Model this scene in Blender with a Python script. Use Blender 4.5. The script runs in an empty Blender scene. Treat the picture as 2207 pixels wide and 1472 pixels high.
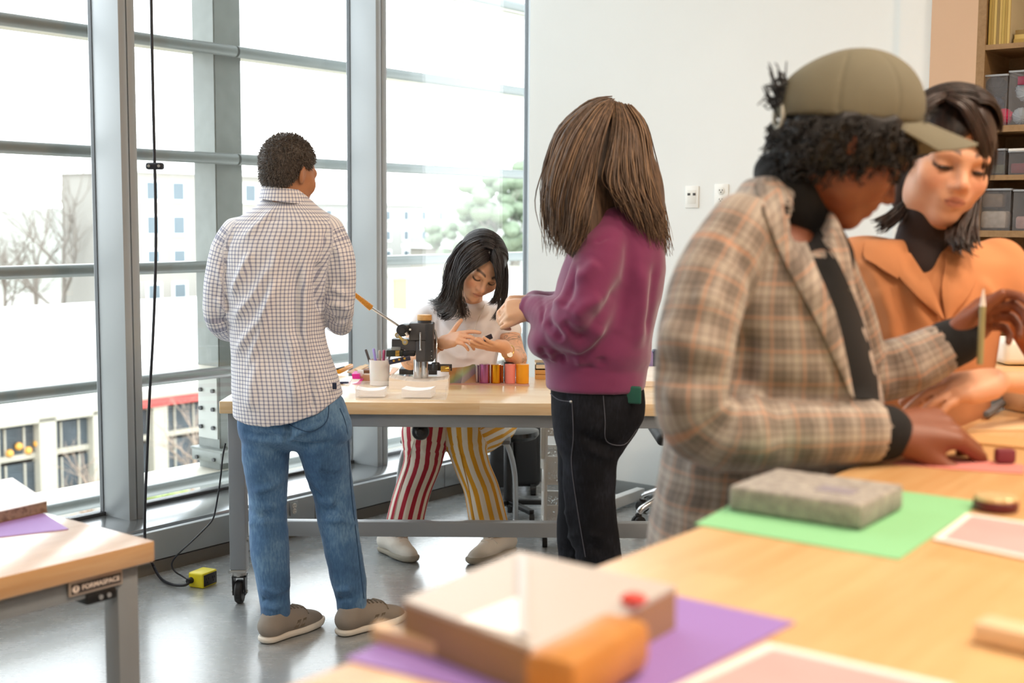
import bpy, bmesh, math, random
import numpy as np
from mathutils import Vector, Matrix, noise as mnoise
random.seed(7)
SC = bpy.context.scene
COL = SC.collection
R_ = math.radians
# ------------------------------------------------------------------ camera model (solved from the photograph's vanishing lines)
FPX, PITCH, ROLL, YAW = 2708.8, 0.0965580, -0.0062384, 0.653310
CX, CY, EYE = 1103.5, 736.0, 1.46
_cp, _sp, _cr, _sr = math.cos(PITCH), math.sin(PITCH), math.cos(ROLL), math.sin(ROLL)
CM = np.array([[_cr, _sr, 0], [-_sr, _cr, 0], [0, 0, 1]]) @ np.array([[1, 0, 0], [0, -_sp, -_cp], [0, _cp, -_sp]])
CO = np.array([0, 0, EYE])
def ray(px, py): return CM.T @ np.array([(px-CX)/FPX, (py-CY)/FPX, 1.0])
def at(px, py, Y):
    d = ray(px, py); return CO + d*(Y/d[1])
def atz(px, py, z=0.0):
    d = ray(px, py); return CO + d*((z-EYE)/d[2])
UD = np.array([math.sin(YAW), math.cos(YAW), 0]); VD = np.array([math.cos(YAW), -math.sin(YAW), 0])
def bw(u, v, z=0.0): return UD*u + VD*v + np.array([0, 0, z])          # building axes -> world
def onv(px, py, v):
    d = ray(px, py); return CO + d*((v-CO@VD)/(d@VD))
def onu(px, py, u):
    d = ray(px, py); return CO + d*((u-CO@UD)/(d@UD))
BROT = math.pi/2 - YAW                                                    # rotation of local x onto the window wall direction
# ------------------------------------------------------------------ materials
def lin(c):
    if isinstance(c, str):
        c = c.lstrip('#'); c = [int(c[i:i+2], 16)/255 for i in (0, 2, 4)]
    return [x/12.92 if x <= 0.04045 else ((x+0.055)/1.055)**2.4 for x in c[:3]]
def rgba(c): return tuple(lin(c)) + (1.0,)
class NT:
    """tiny helper round a material's node tree"""
    def __init__(s, name):
        s.m = bpy.data.materials.new(name); s.m.use_nodes = True
        s.t = s.m.node_tree; s.b = s.t.nodes['Principled BSDF']; s.out = s.t.nodes['Material Output']
    def n(s, typ, **kw):
        nd = s.t.nodes.new(typ)
        for k, v in kw.items():
            if k.startswith('_'): setattr(nd, k[1:], v)
            else: nd.inputs[k.replace('__', ' ')].default_value = v
        return nd
    def l(s, a, b): s.t.links.new(a, b)
    def math(s, op, a, b=None, c=None):
        nd = s.t.nodes.new('ShaderNodeMath'); nd.operation = op
        for i, x in enumerate((a, b, c)):
            if x is None: continue
            if isinstance(x, (int, float)): nd.inputs[i].default_value = x
            else: s.l(x, nd.inputs[i])
        return nd.outputs[0]
    def mix(s, f, a, b, blend='MIX'):
        nd = s.t.nodes.new('ShaderNodeMix'); nd.data_type = 'RGBA'; nd.blend_type = blend
        for sock, x in ((nd.inputs['Factor'], f), (nd.inputs['A'], a), (nd.inputs['B'], b)):
            if isinstance(x, (int, float)): sock.default_value = x
            elif isinstance(x, (tuple, list)): sock.default_value = x
            else: s.l(x, sock)
        return nd.outputs['Result']
    def ramp(s, fac, stops):
        nd = s.t.nodes.new('ShaderNodeValToRGB'); e = nd.color_ramp.elements
        while len(e) < len(stops): e.new(0.5)
        for i, (p, c) in enumerate(stops):
            e[i].position = p; e[i].color = c
        s.l(fac, nd.inputs[0]); return nd.outputs[0]
    def coord(s, kind='Object'): return s.n('ShaderNodeTexCoord').outputs[kind]
    def noise(s, scale, detail=3, vec=None, rough=.5, sc=None):
        nd = s.n('ShaderNodeTexNoise', Scale=scale, Detail=detail, Roughness=rough)
        if vec is None: vec = s.coord()
        if sc:
            mp = s.n('ShaderNodeMapping'); mp.inputs['Scale'].default_value = sc; s.l(vec, mp.inputs[0]); vec = mp.outputs[0]
        s.l(vec, nd.inputs['Vector']); return nd.outputs[0]
    def bump(s, h, strength=.3, dist=.002):
        nd = s.n('ShaderNodeBump', Strength=strength, Distance=dist); s.l(h, nd.inputs['Height']); s.l(nd.outputs[0], s.b.inputs['Normal'])
MATS = {}
def mat(name, col, rough=.5, metal=0.0, spec=.5, var=0.0, vscale=30, bump=0.0, bscale=200, coat=0, trans=0, sheen=0, vcol2=None, emis=None):
    if name in MATS: return MATS[name]
    k = NT(name); b = k.b
    b.inputs['Base Color'].default_value = rgba(col); b.inputs['Roughness'].default_value = rough
    b.inputs['Metallic'].default_value = metal; b.inputs['Specular IOR Level'].default_value = spec
    if coat: b.inputs['Coat Weight'].default_value = coat; b.inputs['Coat Roughness'].default_value = .08
    if trans: b.inputs['Transmission Weight'].default_value = trans
    if sheen: b.inputs['Sheen Weight'].default_value = sheen
    if var or vcol2:
        c1 = lin(col); c2 = lin(vcol2) if vcol2 else [x*(1-var) for x in c1]
        f = k.noise(vscale, 4)
        k.l(k.ramp(f, [(.35, tuple(c2)+(1,)), (.65, tuple(c1)+(1,))]), b.inputs['Base Color'])
    if bump: k.bump(k.noise(bscale, 3), bump)
    MATS[name] = k.m; return k.m
def wood_mat(name, ca, cb, scale=1.0, axis=0, rough=.35, plank=.06, bump=.05, coat=0):
    """butcher-block maple: staves along local axis 0, each with its own tint and grain"""
    k = NT(name); v = k.coord()
    sep = k.n('ShaderNodeSeparateXYZ'); k.l(v, sep.inputs[0])
    x, y, z = sep.outputs[axis], sep.outputs[1-axis], sep.outputs[2]
    row = k.math('FLOOR', k.math('DIVIDE', y, plank))
    wn = k.n('ShaderNodeTexWhiteNoise', _noise_dimensions='1D'); k.l(row, wn.inputs['W'])
    seg = k.math('FLOOR', k.math('ADD', k.math('DIVIDE', x, .55), k.math('MULTIPLY', wn.outputs[0], 9.0)))
    wn2 = k.n('ShaderNodeTexWhiteNoise', _noise_dimensions='2D')
    cmb = k.n('ShaderNodeCombineXYZ'); k.l(row, cmb.inputs[0]); k.l(seg, cmb.inputs[1]); k.l(cmb.outputs[0], wn2.inputs['Vector'])
    sc = (1.6, 22, 22) if axis == 0 else (22, 1.6, 22)
    mp = k.n('ShaderNodeMapping'); mp.inputs['Scale'].default_value = sc; k.l(v, mp.inputs[0])
    off = k.n('ShaderNodeVectorMath', _operation='ADD'); k.l(mp.outputs[0], off.inputs[0]); k.l(wn2.outputs['Color'], off.inputs[1])
    ns = k.n('ShaderNodeTexNoise', Scale=2.2*scale, Detail=5, Roughness=.6, Distortion=.6); k.l(off.outputs[0], ns.inputs['Vector'])
    f = k.math('ADD', k.math('MULTIPLY', ns.outputs[0], .75), k.math('MULTIPLY', wn2.outputs['Value'], .25))
    k.l(k.ramp(f, [(.3, rgba(cb)), (.7, rgba(ca))]), k.b.inputs['Base Color'])
    k.b.inputs['Roughness'].default_value = rough
    k.bump(ns.outputs[0], bump, .001); k.b.inputs['Coat Weight'].default_value = coat; k.b.inputs['Coat Roughness'].default_value = .22; k.b.inputs['Coat IOR'].default_value = 1.6
    MATS[name] = k.m; return k.m
# ------------------------------------------------------------------ objects
def tag(o, label=None, cat=None, group=None, kind=None):
    if label: o['label'] = label
    if cat: o['category'] = cat
    if group: o['group'] = group
    if kind: o['kind'] = kind
    return o
def thing(name, label, cat, loc=(0, 0, 0), rz=0.0, group=None):
    o = bpy.data.objects.new(name, None); COL.objects.link(o)
    o.location = tuple(float(x) for x in loc); o.rotation_euler = (0, 0, rz); o.empty_display_size = .05
    return tag(o, label, cat, group)
def root_matrix(o):
    m = Matrix.Identity(4); ch = []
    while o: ch.append(o); o = o.parent
    for q in reversed(ch): m = m @ Matrix.LocRotScale(q.location, q.rotation_euler, q.scale)
    return m
def link_mesh(name, me, material, parent=None, world=False):
    """world=True: the mesh was built in world coordinates; bring it into its parent's space"""
    if material is not None:
        for m in (material if isinstance(material, (list, tuple)) else [material]): me.materials.append(m)
    o = bpy.data.objects.new(name, me); COL.objects.link(o)
    if parent is not None:
        o.parent = parent
        if world: me.transform(root_matrix(parent).inverted())
    return o
def copy_tree(o, parent=None):
    c = o.copy(); COL.objects.link(c)
    if parent is not None: c.parent = parent
    for ch in [x for x in bpy.data.objects if x.parent == o]: copy_tree(ch, c)
    return c
class MB:
    """collects shapes into one mesh"""
    def __init__(s): s.bm = bmesh.new()
    def _xf(s, vs, M):
        bmesh.ops.transform(s.bm, matrix=M, verts=vs)
    def box(s, c, d, rz=0.0, bev=0.0, rot=None, seg=2):
        r = bmesh.ops.create_cube(s.bm, size=1.0); vs = r['verts']
        bmesh.ops.scale(s.bm, vec=Vector(d), verts=vs)
        if bev > 0:
            es = list({e for v in vs for e in v.link_edges})
            bv = bmesh.ops.bevel(s.bm, geom=es, offset=min(bev, min(d)*.45), segments=seg, affect='EDGES', profile=.5)
            vs = list({v for f in bv['faces'] for v in f.verts} | {v for v in vs if v.is_valid})
        M = Matrix.Translation(Vector(c)) @ (rot.to_4x4() if rot is not None else Matrix.Rotation(rz, 4, 'Z'))
        s._xf(vs, M); return s
    def bar(s, a, b, w, h=None, bev=0.0, up=(0, 0, 1)):
        a, b = Vector(a), Vector(b); d = b-a; h = h or w
        z = d.normalized(); u = Vector(up)
        if abs(z.dot(u)) > .98: u = Vector((0, 1, 0))
        x = u.cross(z).normalized(); y = z.cross(x)
        s.box((a+b)/2, (w, h, d.length), bev=bev, rot=Matrix((x, y, z)).transposed()); return s
    def tube(s, pts, r, seg=12, caps=True):
        pts = [Vector(p) for p in pts]; n = len(pts)
        rs = r if isinstance(r, (list, tuple)) else [r]*n
        rings = []; prev = None
        for i, p in enumerate(pts):
            t = (pts[min(i+1, n-1)]-pts[max(i-1, 0)]).normalized()
            if prev is None:
                u = Vector((0, 0, 1)) if abs(t.z) < .9 else Vector((1, 0, 0)); x = u.cross(t).normalized()
            else: x = (prev - t*prev.dot(t)).normalized()
            prev = x; y = t.cross(x)
            rings.append([s.bm.verts.new(p + (x*math.cos(a)+y*math.sin(a))*rs[i]) for a in (2*math.pi*k/seg for k in range(seg))])
        for i in range(n-1):
            for k in range(seg):
                s.bm.faces.new((rings[i][k], rings[i][(k+1) % seg], rings[i+1][(k+1) % seg], rings[i+1][k]))
        if caps: s.bm.faces.new(rings[0][::-1]); s.bm.faces.new(rings[-1])
        return s
    def cyl(s, a, b, r, seg=24, r2=None, bev=0.0):
        a, b = Vector(a), Vector(b)
        if bev:
            t = (b-a).normalized(); r2 = r2 or r
            return s.tube([a, a+t*bev*.3, a+t*bev, b-t*bev, b-t*bev*.3, b], [r-bev, r-bev*.3, r, r2, r2-bev*.3, r2-bev], seg)
        return s.tube([a, b], [r, r2 if r2 is not None else r], seg)
    def lathe(s, prof, c=(0, 0, 0), seg=32, rot=None):
        """prof: (radius, height) list"""
        rings = []; c = Vector(c)
        for (r, z) in prof:
            ring = []
            for k in range(seg):
                a = 2*math.pi*k/seg; p = Vector((r*math.cos(a), r*math.sin(a), z))
                if rot is not None: p = rot @ p
                ring.append(s.bm.verts.new(c+p))
            rings.append(ring)
        for i in range(len(rings)-1):
            for k in range(seg): s.bm.faces.new((rings[i][k], rings[i][(k+1) % seg], rings[i+1][(k+1) % seg], rings[i+1][k]))
        s.bm.faces.new(rings[0][::-1]); s.bm.faces.new(rings[-1]); return s
    def ball(s, c, r, seg=20, sc=(1, 1, 1), rot=None):
        q = bmesh.ops.create_uvsphere(s.bm, u_segments=seg, v_segments=max(6, seg//2), radius=r)
        M = Matrix.Translation(Vector(c)) @ (rot.to_4x4() if rot is not None else Matrix.Identity(4)) @ Matrix.Diagonal((*sc, 1))
        s._xf(q['verts'], M); return s
    def prism(s, poly, a, b):
        """poly: points (world/local 3-D) in one plane; extruded by b-a"""
        d = Vector(b)-Vector(a)
        lo = [s.bm.verts.new(Vector(p)) for p in poly]; hi = [s.bm.verts.new(Vector(p)+d) for p in poly]
        n = len(lo); s.bm.faces.new(lo[::-1]); s.bm.faces.new(hi)
        for i in range(n): s.bm.faces.new((lo[i], lo[(i+1) % n], hi[(i+1) % n], hi[i]))
        return s
    def torus(s, c, R, r, rot=None, seg=32, sides=10):
        pts = []
        M = rot if rot is not None else Matrix.Identity(3)
        rings = []
        for i in range(seg):
            a = 2*math.pi*i/seg; ring = []
            for j in range(sides):
                b = 2*math.pi*j/sides
                ring.append(s.bm.verts.new(Vector(c)+M @ Vector(((R+r*math.cos(b))*math.cos(a), (R+r*math.cos(b))*math.sin(a), r*math.sin(b)))))
            rings.append(ring)
        for i in range(seg):
            for j in range(sides):
                s.bm.faces.new((rings[i][j], rings[(i+1) % seg][j], rings[(i+1) % seg][(j+1) % sides], rings[i][(j+1) % sides]))
        return s
    def build(s, name, material, parent=None, smooth=True, world=False, angle=35):
        bmesh.ops.recalc_face_normals(s.bm, faces=s.bm.faces)
        me = bpy.data.meshes.new(name)
        if smooth:
            for f in s.bm.faces: f.smooth = True
            lim = R_(angle)
            for e in s.bm.edges:
                if len(e.link_faces) != 2 or e.calc_face_angle(0) > lim: e.smooth = False
        s.bm.to_mesh(me); s.bm.free()
        return link_mesh(name, me, material, parent, world)
def single(name, mb, material, label, cat, loc=(0, 0, 0), rz=0.0, group=None, **kw):
    o = mb.build(name, material, **kw); o.location = tuple(float(x) for x in loc); o.rotation_euler = (0, 0, rz)
    return tag(o, label, cat, group)
def pxm(Y): return Y/FPX                                                    # metres per pixel at depth Y
# ------------------------------------------------------------------ implicit bodies: primitives are blended, then meshed by surface nets
def catmull(pts, n=6):
    P = [np.array(p, float) for p in pts]
    if len(P) < 3: return P
    out = []
    for i in range(len(P)-1):
        p0, p1, p2, p3 = P[max(i-1, 0)], P[i], P[i+1], P[min(i+2, len(P)-1)]
        for k in range(n):
            t = k/n
            out.append(.5*((2*p1)+(-p0+p2)*t+(2*p0-5*p1+4*p2-p3)*t*t+(-p0+3*p1-3*p2+p3)*t**3))
    out.append(P[-1]); return out
class Path:
    """tapered tube through nodes (x,y,z,r); flat=(axis, s) squeezes it along axis by s"""
    def __init__(s, nodes, flat=None, k=.02, op='u', smooth=0, tagname=None, vof=0.0):
        if smooth: nodes = catmull(nodes, smooth)
        s.N = np.array([list(n) for n in nodes], float); s.k, s.op, s.tag, s.vof = k, op, tagname, vof
        s.ax = None
        if flat is not None:
            a = np.array(flat[0], float); a /= np.linalg.norm(a); s.ax, s.sf = a, flat[1]
            s.org = s.N[:, :3].mean(0)
        r = s.N[:, 3].max()*max(1.0, (flat[1] if flat else 1))
        s.lo, s.hi = s.N[:, :3].min(0)-r, s.N[:, :3].max(0)+r
        s.T = s._warp(s.N[:, :3])
        L = np.linalg.norm(np.diff(s.N[:, :3], axis=0), axis=1); s.cum = np.concatenate([[0], np.cumsum(L)])
    def _warp(s, P):
        if s.ax is None: return P
        d = (P-s.org)@s.ax
        return P + d[..., None]*((1/s.sf-1)*s.ax)
    def seg(s, P):
        P = s._warp(P); best = np.full(P.shape[:-1], 1e3); bi = np.zeros(P.shape[:-1], int); bt = np.zeros(P.shape[:-1])
        for i in range(len(s.T)-1):
            a, b = s.T[i], s.T[i+1]; ra, rb = s.N[i, 3], s.N[i+1, 3]
            ba = b-a; l2 = max(ba@ba, 1e-12)
            t = np.clip(((P-a)@ba)/l2, 0, 1)
            d = np.sqrt(((P-a-t[..., None]*ba)**2).sum(-1)) - (ra+(rb-ra)*t)
            m = d < best
            best = np.where(m, d, best); bi = np.where(m, i, bi); bt = np.where(m, t, bt)
        return best, bi, bt
    def sdf(s, P):
        return s.seg(P)[0]*(1.0 if s.ax is None or s.sf >= 1 else max(s.sf, .6))
    def coords(s, P):
        d, i, t = s.seg(P)
        W = s._warp(P); a = s.T[i]; b = s.T[i+1]
        ax = b-a; ax /= np.maximum(np.linalg.norm(ax, axis=-1, keepdims=True), 1e-9)
        main = s.T[-1]-s.T[0]; main /= np.linalg.norm(main)
        ref = np.array([0, -1., 0]) if abs(main[1]) < .8 else np.array([0, 0, 1.])
        u = ref-(ax@ref)[..., None]*ax; u /= np.maximum(np.linalg.norm(u, axis=-1, keepdims=True), 1e-9)
        v = np.cross(ax, u); q = W-(a+t[..., None]*(b-a))
        th = np.arctan2((q*v).sum(-1), (q*u).sum(-1))
        r = s.N[:, 3].mean()
        return th*r, s.cum[i]+t*(s.cum[i+1]-s.cum[i])+s.vof, d
class Ell:
    def __init__(s, c, r, rot=None, k=.02, op='u', tagname=None):
        s.c = np.array(c, float)[:3]; s.r = np.array(r, float)*np.ones(3); s.k, s.op, s.tag = k, op, tagname
        s.R = np.array(rot) if rot is not None else np.eye(3)               # columns: local axes
        m = s.r.max(); s.lo, s.hi = s.c-m, s.c+m
    def sdf(s, P):
        q = (P-s.c)@s.R
        k0 = np.sqrt(((q/s.r)**2).sum(-1)); k1 = np.sqrt(((q/(s.r**2))**2).sum(-1))
        return np.where(k1 > 1e-9, k0*(k0-1)/np.maximum(k1, 1e-9), -s.r.min())
    def coords(s, P): return P[..., 0]-s.c[0], P[..., 2]-s.c[2], s.sdf(P)
class Box:
    def __init__(s, c, h, rot=None, r=.005, k=.01, op='u', tagname=None):
        s.c = np.array(c, float); s.h = np.array(h, float)-r; s.r, s.k, s.op, s.tag = r, k, op, tagname
        s.R = np.array(rot) if rot is not None else np.eye(3)
        m = np.linalg.norm(s.h)+r; s.lo, s.hi = s.c-m, s.c+m
    def sdf(s, P):
        q = np.abs((P-s.c)@s.R)-s.h
        return np.sqrt((np.maximum(q, 0)**2).sum(-1)) + np.minimum(q.max(-1), 0) - s.r
    def coords(s, P): return P[..., 0], P[..., 2], s.sdf(P)
class Rows:
    """torso-like loft: rows (z, cx, cy, half width, half depth); superellipse sections turned by ang about z"""
    def __init__(s, rows, n=2.4, k=.02, op='u', ang=0.0, tagname=None, uvmode='wrap', rcap=.02):
        rows = sorted(rows); A = np.array(rows, float)
        zz = np.linspace(A[0, 0], A[-1, 0], 80)
        s.z = zz; s.v = [s._pc(A[:, 0], A[:, j], zz) for j in range(1, 5)]
        s.n, s.k, s.op, s.tag, s.uvmode, s.rcap = n, k, op, tagname, uvmode, rcap
        s.ca, s.sa = math.cos(ang), math.sin(ang)
        m = max(A[:, 3].max(), A[:, 4].max())
        s.lo = np.array([A[:, 1].min()-m, A[:, 2].min()-m, A[0, 0]]); s.hi = np.array([A[:, 1].max()+m, A[:, 2].max()+m, A[-1, 0]])
    @staticmethod
    def _pc(x, y, q):
        """monotone cubic"""
        h = np.diff(x); d = np.diff(y)/h; m = np.zeros(len(x)); m[0], m[-1] = d[0], d[-1]
        for i in range(1, len(x)-1): m[i] = 0 if d[i-1]*d[i] <= 0 else 2*d[i-1]*d[i]/(d[i-1]+d[i])
        i = np.clip(np.searchsorted(x, q)-1, 0, len(x)-2); t = (q-x[i])/h[i]
        return (1+2*t)*(1-t)**2*y[i]+t*(1-t)**2*h[i]*m[i]+t*t*(3-2*t)*y[i+1]+t*t*(t-1)*h[i]*m[i+1]
    def _q(s, P):
        z = P[..., 2]; cx, cy, a, b = [np.interp(z, s.z, v) for v in s.v]
        dx, dy = P[..., 0]-cx, P[..., 1]-cy
        return (s.ca*dx+s.sa*dy)/a, (-s.sa*dx+s.ca*dy)/b, a, b, z
    def sdf(s, P):
        x, y, a, b, z = s._q(P)
        r = (np.abs(x)**s.n+np.abs(y)**s.n)**(1/s.n)
        g = np.sqrt(np.maximum((x/a)**2+(y/b)**2, 1e-12))/np.maximum(np.sqrt(x*x+y*y), 1e-6)   # approx gradient size
        d = (r-1)/np.maximum(g, 1e-3)
        e = np.maximum(s.z[0]-z, z-s.z[-1]); rc = s.rcap
        q = np.stack([d+rc, e+rc], -1)
        return np.sqrt((np.maximum(q, 0)**2).sum(-1))+np.minimum(q.max(-1), 0)-rc
    def coords(s, P):
        x, y, a, b, z = s._q(P)
        return np.arctan2(x, -y)*(s.v[2].mean()+s.v[3].mean())/2*1.05 if s.uvmode == 'wrap' else P[..., 0], z, s.sdf(P)
def surfnet(prims, h, pad=.02, post=None):
    lo = np.min([p.lo for p in prims if p.op == 'u'], 0)-pad; hi = np.max([p.hi for p in prims if p.op == 'u'], 0)+pad
    n = np.ceil((hi-lo)/h).astype(int)+2
    F = np.full(n, 1.0, np.float32)
    ax = [lo[i]+h*np.arange(n[i]) for i in range(3)]
    for p in prims:
        m = max(.03, 2*p.k)
        i0 = np.clip(((p.lo-m-lo)/h).astype(int), 0, n-1); i1 = np.clip(((p.hi+m-lo)/h).astype(int)+2, 1, n)
        sl = tuple(slice(a, b) for a, b in zip(i0, i1))
        if any(b <= a for a, b in zip(i0, i1)): continue
        G = np.stack(np.meshgrid(*[ax[i][sl[i]] for i in range(3)], indexing='ij'), -1)
        d = p.sdf(G); f = F[sl]; k = max(p.k, 1e-5)
        if p.op == 'u':
            t = np.maximum(k-np.abs(f-d), 0)/k; F[sl] = np.minimum(f, d)-t*t*k*.25
        elif p.op == 's':
            t = np.maximum(k-np.abs(f+d), 0)/k; F[sl] = np.maximum(f, -d)+t*t*k*.25
        elif p.op == 'i':
            g = np.full_like(F, 1.0); g[sl] = d
            F = np.maximum(F, g)
    if post is not None:
        G = np.stack(np.meshgrid(*ax, indexing='ij'), -1); F = post(F, G)
    F[0] = F[-1] = 1; F[:, 0] = F[:, -1] = 1; F[:, :, 0] = F[:, :, -1] = 1
    S = F < 0; nx, ny, nz = n
    cnt = np.zeros((nx-1, ny-1, nz-1), np.int16); acc = np.zeros((nx-1, ny-1, nz-1, 3), np.float32)
    base = [slice(0, -1)]*3
    for a in range(3):
        b, c = [(1, 2), (0, 2), (0, 1)][a]
        for ob in (0, 1):
            for oc in (0, 1):
                s0 = [slice(0, -1)]*3; s0[b] = slice(ob, n[b]-1+ob); s0[c] = slice(oc, n[c]-1+oc)
                s1 = list(s0); s1[a] = slice(1, n[a])
                f0, f1 = F[tuple(s0)], F[tuple(s1)]; m = (f0 < 0) != (f1 < 0)
                ii = np.nonzero(m); t = f0[ii]/(f0[ii]-f1[ii])
                cnt[ii] += 1
                acc[ii+(np.full(len(t), a),)] += t
                if ob: acc[ii+(np.full(len(t), b),)] += 1
                if oc: acc[ii+(np.full(len(t), c),)] += 1
    cells = np.nonzero(cnt > 0)
    idx = np.full(cnt.shape, -1, np.int64); idx[cells] = np.arange(len(cells[0]))
    V = (np.stack(cells, -1)+acc[cells]/cnt[cells][:, None])*h+lo
    Q = []
    for a in range(3):
        b, c = [(1, 2), (2, 0), (0, 1)][a]
        s0 = [slice(1, -1)]*3; s0[a] = slice(0, -1)
        s1 = list(s0); s1[a] = slice(1, None)
        A, B = S[tuple(s0)], S[tuple(s1)]
        for flip in (0, 1):
            m = (A & ~B) if not flip else (~A & B)
            ii = np.nonzero(m)
            if not len(ii[0]): continue
            g = [ii[0].copy(), ii[1].copy(), ii[2].copy()]
            for d in range(3):
                if d != a: g[d] += 1
            def cell(db, dc):
                q = [g[0].copy(), g[1].copy(), g[2].copy()]; q[b] += db; q[c] += dc
                return idx[tuple(q)]
            quad = [cell(-1, -1), cell(0, -1), cell(0, 0), cell(-1, 0)]
            if flip: quad = quad[::-1]
            Q.append(np.stack(quad, -1))
    return V, np.concatenate(Q)
def relax(V, Q, it=2, lam=.5):
    E = np.concatenate([Q[:, [0, 1]], Q[:, [1, 2]], Q[:, [2, 3]], Q[:, [3, 0]]])
    cnt = np.bincount(E.ravel(), minlength=len(V)).astype(float)
    for _ in range(it):
        s = np.zeros_like(V)
        for j in range(3):
            s[:, j] = np.bincount(E[:, 0], V[E[:, 1], j], len(V))+np.bincount(E[:, 1], V[E[:, 0], j], len(V))
        V = V+lam*(s/np.maximum(cnt, 1)[:, None]-V)
    return V
def normals(V, Q):
    n = np.cross(V[Q[:, 2]]-V[Q[:, 0]], V[Q[:, 3]]-V[Q[:, 1]]); N = np.zeros_like(V)
    for j in range(4):
        for a in range(3): N[:, a] += np.bincount(Q[:, j], n[:, a], len(V))
    return N/np.maximum(np.linalg.norm(N, axis=1, keepdims=True), 1e-12)
def fold_field(V, folds):
    """sum of ridges: each fold = (points, radius, height)"""
    d = np.zeros(len(V))
    for pts, rad, amp in folds:
        pts = [np.array(p, float)[:3] for p in pts]; best = np.full(len(V), 1e3); tt = np.zeros(len(V)); n = len(pts)-1
        lo = np.min(pts, 0)-3*rad; hi = np.max(pts, 0)+3*rad
        m = np.nonzero(((V > lo) & (V < hi)).all(1))[0]
        if not len(m): continue
        P = V[m]; bs = best[m]; ts = tt[m]
        for i in range(n):
            a, b = pts[i], pts[i+1]; ba = b-a
            t = np.clip(((P-a)@ba)/max(ba@ba, 1e-12), 0, 1); q = np.linalg.norm(P-a-t[:, None]*ba, axis=1)
            c = q < bs; bs = np.where(c, q, bs); ts = np.where(c, (i+t)/n, ts)
        taper = np.clip(np.minimum(ts, 1-ts)*5, 0.15, 1)
        d[m] += amp*taper*np.exp(-(bs/rad)**2)
    return d
def vnoise(V, scale, seed=0.0, octv=2):
    """cheap smooth vector-free noise: sums of rotated sines"""
    rs = np.random.RandomState(int(seed*10)+3); out = np.zeros(len(V)); a = 1.0
    for o in range(octv):
        for j in range(5):
            k = rs.normal(size=3); k *= scale*(2**o)/np.linalg.norm(k)*rs.uniform(.7, 1.3)
            out += a*np.sin(V@k+rs.uniform(0, 6.28))
        a *= .5
    return out/5
def sdf_mesh(name, prims, h, material, parent, folds=None, smooth=2, disp=None, col=None, uv=True, post=None, world=True):
    V, Q = surfnet(prims, h, post=post)
    V = relax(V, Q, smooth)
    if folds or disp is not None:
        N = normals(V, Q); d = np.zeros(len(V))
        if folds: d += fold_field(V, folds)
        if disp is not None: d += disp(V, N)
        V = V+N*d[:, None]; V = relax(V, Q, 1, .3)
    return raw_mesh(name, V, Q, material, parent, prims if uv else None, col, world)
def raw_mesh(name, V, Q, material, parent, prims=None, col=None, world=True):
    me = bpy.data.meshes.new(name)
    me.vertices.add(len(V)); me.vertices.foreach_set('co', np.ascontiguousarray(V, np.float32).ravel())
    nl = Q.shape[1]
    me.loops.add(Q.size); me.loops.foreach_set('vertex_index', np.ascontiguousarray(Q, np.int32).ravel())
    me.polygons.add(len(Q)); me.polygons.foreach_set('loop_start', np.arange(0, Q.size, nl, dtype=np.int32))
    me.polygons.foreach_set('use_smooth', np.ones(len(Q), bool))
    me.update(calc_edges=True); me.validate()
    if prims:
        best = np.full(len(V), 1e3); uvv = np.zeros((len(V), 3), np.float32)
        for gi, p in enumerate(prims):
            if p.op != 'u': continue
            m = np.nonzero(((V > p.lo-.08) & (V < p.hi+.08)).all(1))[0]
            if not len(m): continue
            u, v, d = p.coords(V[m]); c = d < best[m]
            best[m] = np.where(c, d, best[m]); g = float(getattr(p, 'tag', None) or 0)
            uvv[m[c]] = np.stack([u[c], v[c], np.full(c.sum(), g)], -1)
        at_ = me.attributes.new('cuv', 'FLOAT_VECTOR', 'POINT'); at_.data.foreach_set('vector', uvv.ravel())
    if col is not None:
        c = np.ones((len(V), 4), np.float32); c[:, :3] = col(V)
        ca = me.color_attributes.new('tint', 'FLOAT_COLOR', 'POINT'); ca.data.foreach_set('color', c.ravel())
    return link_mesh(name, me, material, parent, world)
def strands(name, curves, material, parent, seg=5, world=True):
    """curves: list of arrays (n,4) x,y,z,r -> one mesh of thin tapered locks"""
    VV, QQ = [], []; off = 0
    for c in curves:
        c = np.asarray(c, float); n = len(c)
        if n < 2: continue
        t = np.gradient(c[:, :3], axis=0); t /= np.maximum(np.linalg.norm(t, axis=1, keepdims=True), 1e-9)
        ref = np.array([.31, -.9, .3]); x = np.cross(t, ref); x /= np.maximum(np.linalg.norm(x, axis=1, keepdims=True), 1e-9); y = np.cross(t, x)
        a = np.arange(seg)*2*math.pi/seg
        V = c[:, None, :3]+c[:, 3][:, None, None]*(np.cos(a)[None, :, None]*x[:, None]+np.sin(a)[None, :, None]*y[:, None])
        VV.append(V.reshape(-1, 3)); i = np.arange(n-1)[:, None]*seg; k = np.arange(seg)[None]; k2 = (np.arange(seg)[None]+1) % seg
        QQ.append(np.stack([i+k, i+k2, i+seg+k2, i+seg+k], -1).reshape(-1, 4)+off); off += n*seg
    V = np.concatenate(VV); Q = np.concatenate(QQ)
    return raw_mesh(name, V, Q, material, parent, world=world)
def P4(px, py, Y, rpx):
    p = at(px, py, Y); return [p[0], p[1], p[2], rpx*pxm(Y)]
def pbox(mb, x0, y0, x1, y1, Y, depth, bev=0.0):
    """box whose front face covers the pixel rectangle at distance Y"""
    a = at(x0, y1, Y); b = at(x1, y0, Y)
    mb.box(((a[0]+b[0])/2, Y+depth/2, (a[2]+b[2])/2), (abs(b[0]-a[0]), depth, abs(b[2]-a[2])), bev=bev); return mb
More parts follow.
